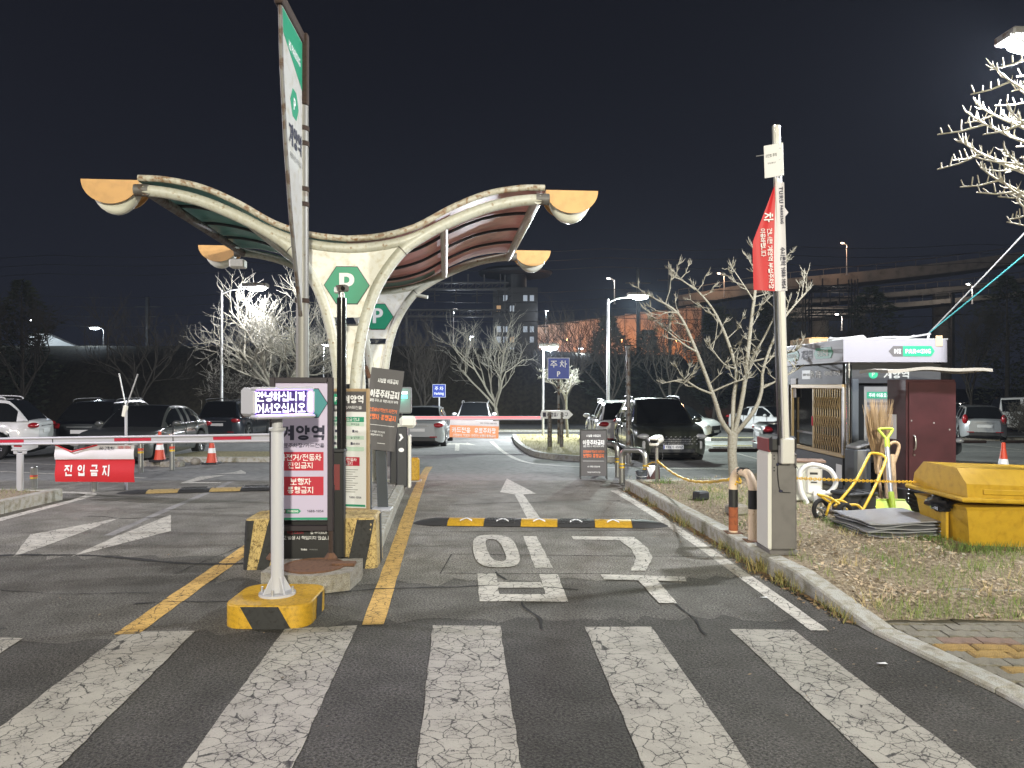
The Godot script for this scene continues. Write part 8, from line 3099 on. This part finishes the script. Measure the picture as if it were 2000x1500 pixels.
# ---------------------------------------------------------------- far background
func far_background() -> void:
	# dark embankment behind the car park
	var s := Sh.new()
	var rows := []
	var n := noise(0.05, FastNoiseLite.TYPE_SIMPLEX_SMOOTH, 4, 5)
	for i in 9:
		var v := i / 8.0
		var row := PackedVector3Array()
		for k in 61:
			var x := -110.0 + k * 2.1
			var top: float = 5.45 if x < -8.0 else lerpf(5.45, 4.6, clampf((x + 8.0) / 20.0, 0.0, 1.0))
			var y := gh(-62) + (top - gh(-62)) * sin(v * PI / 2.0)
			row.append(Vector3(x, y + n.get_noise_2d(x * 2.0, v * 40.0) * 0.5 * (1.0 - v), -60.0 - v * 12.0))
		rows.append(row)
	var last := PackedVector3Array()
	for q in rows[-1]:
		last.append(q + Vector3(0, -0.2, -60))
	rows.append(last)
	s.grid(rows, Vector3(0, 1, 0.6))
	ground("embankment", s, M.bank)
	# tiny lit roof on the left, above the bank
	var t := thing("lit_roof", "pale lit gable roof far off on the left above the dark bank", "building", Vector3(-47.0, 5.0, -76.0), 0.3)
	s = Sh.new()
	s.prism(PackedVector2Array([Vector2(-2.2, 0), Vector2(2.6, 0), Vector2(2.6, 0.5), Vector2(1.2, 1.0), Vector2(-1.0, 2.1), Vector2(-2.2, 1.6)]), -3.0, 0.0)
	obj("roof", s, M.white, t)
	bx("gable_band", t, M.cabgrey, Vector3(0.3, 0.3, 0.02), Vector3(4.4, 0.08, 0.05))
	lamp_light(t, Vector3(-1.0, 3.0, 3.0), Color(0.9, 0.97, 1.0), 10.0)  # lamp added outside, no such source seen, to light the roof
	bx("added_lamp_glass", t, M.bulbcool, Vector3(-1.0, 3.0, 3.0), Vector3(0.3, 0.12, 0.3), 0.04)
	# railway gantries and masts (dark steel)
	gantry("dark steel railway gantry of two trusses, in the centre before the station tower", Vector3(-5.6, 3.4, -74.0), 10.5, 8.6)
	gantry("dark railway gantry on two masts right of the raised boom, before the curved bridge", Vector3(36.0, 4.2, -84.0), 5.2, 8.8)
	for q in [[-38.3, -78.0, 7.4, "thin dark railway mast with a cross arm on the left, over the dark bank"], [-57.0, -78.0, 11.0, "dark railway mast at the left edge of the picture"], [12.9, -76.0, 10.0, "dark railway mast behind the pale tree's left limbs"], [17.0, -80.0, 11.0, "dark railway mast behind the pale tree's middle limbs"], [47.5, -80.0, 8.0, "thin dark pole over the kiosk's right end"]]:
		t = thing("railway_mast", q[3], "mast", Vector3(q[0], 3.5, q[1]))
		bx("mast", t, M.dark, Vector3(0, q[2] / 2, 0), Vector3(0.32, q[2], 0.32), 0.04)
		bx("cross_arm", t, M.dark, Vector3(0, q[2] * 0.86, 0), Vector3(2.6, 0.14, 0.14), 0.02)
		bx("cross_arm", t, M.dark, Vector3(0.4, q[2] * 0.72, 0), Vector3(1.6, 0.1, 0.1), 0.02)
	for i in 7:
		s = Sh.new()
		var pts := []
		var y: float = 8.6 + i * 1.05 + (1.4 if i > 3 else 0.0)
		for k in 29:
			var x := -70.0 + k * 5.0
			pts.append(Vector3(x, y - 0.35 * absf(sin(k * PI / 4.0)) + x * 0.012, -78.0 - i * 0.4))
		s.tube(pts, 0.035, 4, false)
		tag(obj("overhead_wire", s, M.dark), "thin overhead railway wire across the night sky, the %s of seven" % ["lowest", "second lowest", "third lowest", "middle one", "third highest", "second highest", "topmost"][i], "wire", "overhead railway wires")
	# station tower with lit glass, behind the gantry
	t = thing("station_building", "dark station stair tower with blue white lit windows behind the gantry", "building", Vector3(0.4, 3.0, -92.0))
	bx("wall", t, M.black, Vector3(0, 5.2, 0), Vector3(5.4, 10.4, 5.0))
	s = Sh.new()
	s.lathe([Vector2(0, 12.2), Vector2(4.4, 12.2), Vector2(4.6, 12.5), Vector2(3.8, 12.9), Vector2(0, 13.1)], 24)
	obj("roof", s, M.dark, t)
	tb("roof_post", t, M.dark, [Vector3(0, 10.0, 0), Vector3(0, 12.3, 0)], 1.4, 12)
	rng.seed = 15
	for i in 6:
		for j in 7:
			if rng.randf() < 0.55:
				continue
			var w := bx("window", t, M.window if rng.randf() < 0.8 else M.windowwarm, Vector3(-2.0 + i * 0.8, 1.6 + j * 1.25, 2.52), Vector3(0.5, 0.7, 0.04))
	bx("lower_wing", t, M.black, Vector3(-9.0, 1.2, 1.0), Vector3(11.0, 2.6, 4.0))
	for i in 5:
		bx("window", t, M.windowwarm if i in [1, 4] else M.window, Vector3(-13.0 + i * 2.1 + (i % 2) * 0.5, 1.7, 3.03), Vector3(0.7, 0.8 if i != 1 else 0.4, 0.04))
	# noise wall lit orange by the street lamps beyond
	t = thing("noise_wall", "orange lit noise barrier wall behind the bare trees, right of centre", "wall", Vector3(10.5, 4.2, -92.0), 0.0)
	for i in 11:
		var x := -7.0 + i * 1.9
		var h := 4.6 + i * 0.24 + (0.2 if i > 5 else 0.0)
		bx("wall_panel", t, M.wall, Vector3(x, h / 2, 0.0), Vector3(1.84, h, 0.2), 0.02)
		bx("wall_post", t, M.deck, Vector3(x + 0.95, h / 2, 0.06), Vector3(0.14, h + 0.1, 0.24), 0.02)
	s = Sh.new()
	s.tube([Vector3(-8, 4.65, 0.1), Vector3(1.5, 5.75, 0.1), Vector3(13.2, 7.2, 0.1)], 0.11, 6)
	obj("top_rail", s, M.deck, t)
	for x in [-4.0, 2.5, 9.0]:
		var l := street_lamp("short orange lamp lighting the noise wall, %s" % {-4.0: "left one", 2.5: "middle one", 9.0: "right one"}[x], Vector3(10.5 + x, 3.6, -88.2), 3.6, Vector3(0, 0, 0.0), Color(1.0, 0.62, 0.34), 17.0, M.bulbdim, "wall_lamp", 0.06, 0.5)
	# curved road bridge on the right, three decks one above the other
	t = thing("road_bridge", "curved elevated road bridge with stacked pale decks on the right", "bridge", Vector3.ZERO)
	var decks := [
		[[40.0, 13.6, -106.0, 52.0, 14.6, -107.0, 62.0, 15.6, -108.0, 74.0, 17.0, -108.0, 92.0, 19.6, -106.0], 0.5],
		[[38.0, 12.0, -103.0, 50.0, 12.7, -104.0, 62.0, 13.7, -105.0, 74.0, 15.0, -105.0, 92.0, 17.4, -103.0], 0.5],
		[[26.0, 15.2, -116.0, 41.0, 17.6, -116.0, 57.0, 19.2, -116.0, 76.0, 21.4, -115.0, 96.0, 24.5, -112.0], 1.3],
		[[36.0, 11.0, -101.0, 42.0, 11.3, -102.0, 49.0, 11.6, -103.0], 0.35],
	]
	for q in decks:
		var pts := smooth_path(v3z(q[0]), 6)
		var r := []
		var h: float = q[1]
		for p in pts:
			r.append(PackedVector3Array([p + Vector3(0, -h, 0), p + Vector3(0, h * 0.3, 0.02), p + Vector3(0, h * 0.3, -0.3), p + Vector3(0, -h * 0.2, -0.35), p + Vector3(0, -h * 0.2, -8.0), p + Vector3(0, -h, -8.0), p + Vector3(0, -h, 0)]))
		s = Sh.new()
		s.grid(r, Vector3.UP, null, false)
		obj("deck", s, M.deck, t)
		s = Sh.new()
		for i in range(0, pts.size(), 1):
			s.tube([pts[i] + Vector3(0, h * 0.3, -0.15), pts[i] + Vector3(0, h * 0.3 + 0.9, -0.15)], 0.05, 4, false)
		var rail := []
		for p in pts:
			rail.append(p + Vector3(0, h * 0.3 + 0.9, -0.15))
		s.tube(rail, 0.07, 5, false)
		obj("railing", s, M.galvdark, t)
	for q in [[46.0, -111.0, 14.0], [66.0, -114.0, 18.0], [82.0, -112.0, 20.0]]:
		tb("pier", t, M.deck, [Vector3(q[0], -2, q[1]), Vector3(q[0], q[2] - 1.5, q[1])], 1.3, 12)
	for q in [[50.5, 18.2, -112.0, 4.6, "far orange tinted street lamp on the bridge, right of the raised boom"], [32.3, 15.0, -113.0, 3.4, "far orange tinted street lamp on the bridge, over the pale bare tree"], [40.2, 17.6, -113.0, 5.2, "far white street lamp on the bridge beside the raised boom's edge"], [62.0, 12.5, -100.0, 2.5, "far lamp under the bridge at the right edge"], [44.0, 8.9, -99.0, 2.0, "far lamp lighting the lower bridge decks right of the raised boom"], [15.2, 13.6, -110.0, 3.6, "far white street lamp above the banded lamp pole"]]:
		street_lamp(q[4], Vector3(q[0], q[1], q[2]), q[3], Vector3(-0.8, 0.1, 0.6), Color(1.0, 0.78, 0.62) if q[4].contains("orange") else Color(1.0, 0.95, 0.9), 17.0, M.bulbdim if q[4].contains("orange") else M.bulb, "street_lamp", 0.1, 1.6)
	for q in [[-6.3, 6.2, -80.0, 3.6, "far white flood lamp at the gantry's left mast"], [-4.6, 4.6, -82.0, 2.4, "small far lamp low at the gantry's left mast"], [4.0, 7.8, -88.0, 2.6, "small far lamp on the gantry right of the station tower"], [6.3, 3.6, -70.0, 1.5, "small far lamp before the orange noise wall"]]:
		street_lamp(q[4], Vector3(q[0], q[1], q[2]), q[3], Vector3.ZERO, Color(0.9, 0.95, 1.0), 12.0, M.bulbcool, "flood_lamp", 0.05, 1.1)


func gantry(label: String, at: Vector3, wide: float, high: float) -> void:
	var t := thing("railway_gantry", label, "gantry", at)
	for x in [-wide / 2, wide / 2]:
		var s := Sh.new()
		for q in [[-0.35, -0.35], [0.35, -0.35], [0.35, 0.35], [-0.35, 0.35]]:
			s.box(Vector3(x + q[0], high / 2, q[1]), Vector3(0.12, high + 1.2, 0.12))
		for k in int(high / 0.8):
			s.tube([Vector3(x - 0.35, k * 0.8, 0.35), Vector3(x + 0.35, k * 0.8 + 0.8, 0.35)], 0.05, 4)
		obj("mast", s, M.dark, t)
	for y in [high - 0.5, high - 3.2]:
		var s := Sh.new()
		for e in [[-0.32, 0.3], [0.32, 0.3], [-0.32, -0.3], [0.32, -0.3]]:
			s.box(Vector3(0, y + e[0], e[1]), Vector3(wide, 0.14, 0.14))
		var n := int(wide / 0.8)
		for k in n:
			var x := -wide / 2 + k * wide / n
			s.tube([Vector3(x, y - 0.32, 0.3), Vector3(x + wide / n, y + 0.32, 0.3)], 0.045, 4)
			s.tube([Vector3(x, y + 0.32, 0.3), Vector3(x, y - 0.32, 0.3)], 0.045, 4)
			if k % 2 == 0 and y > high - 1.0:
				s.box(Vector3(x, y + 0.75, 0), Vector3(0.12, 0.9, 0.12))
		obj("truss", s, M.dark, t)
	var s2 := Sh.new()
	for k in 5:
		var x := -wide * 0.4 + k * wide * 0.2
		s2.tube([Vector3(x, high - 0.9, 0), Vector3(x, high - 2.2, 0)], 0.07, 5)
		s2.tube([Vector3(x - 0.5, high - 1.5, 0), Vector3(x + 0.5, high - 1.4, 0)], 0.06, 5)
	obj("insulator_hangers", s2, M.dark, t).set_meta("kind", "stuff")
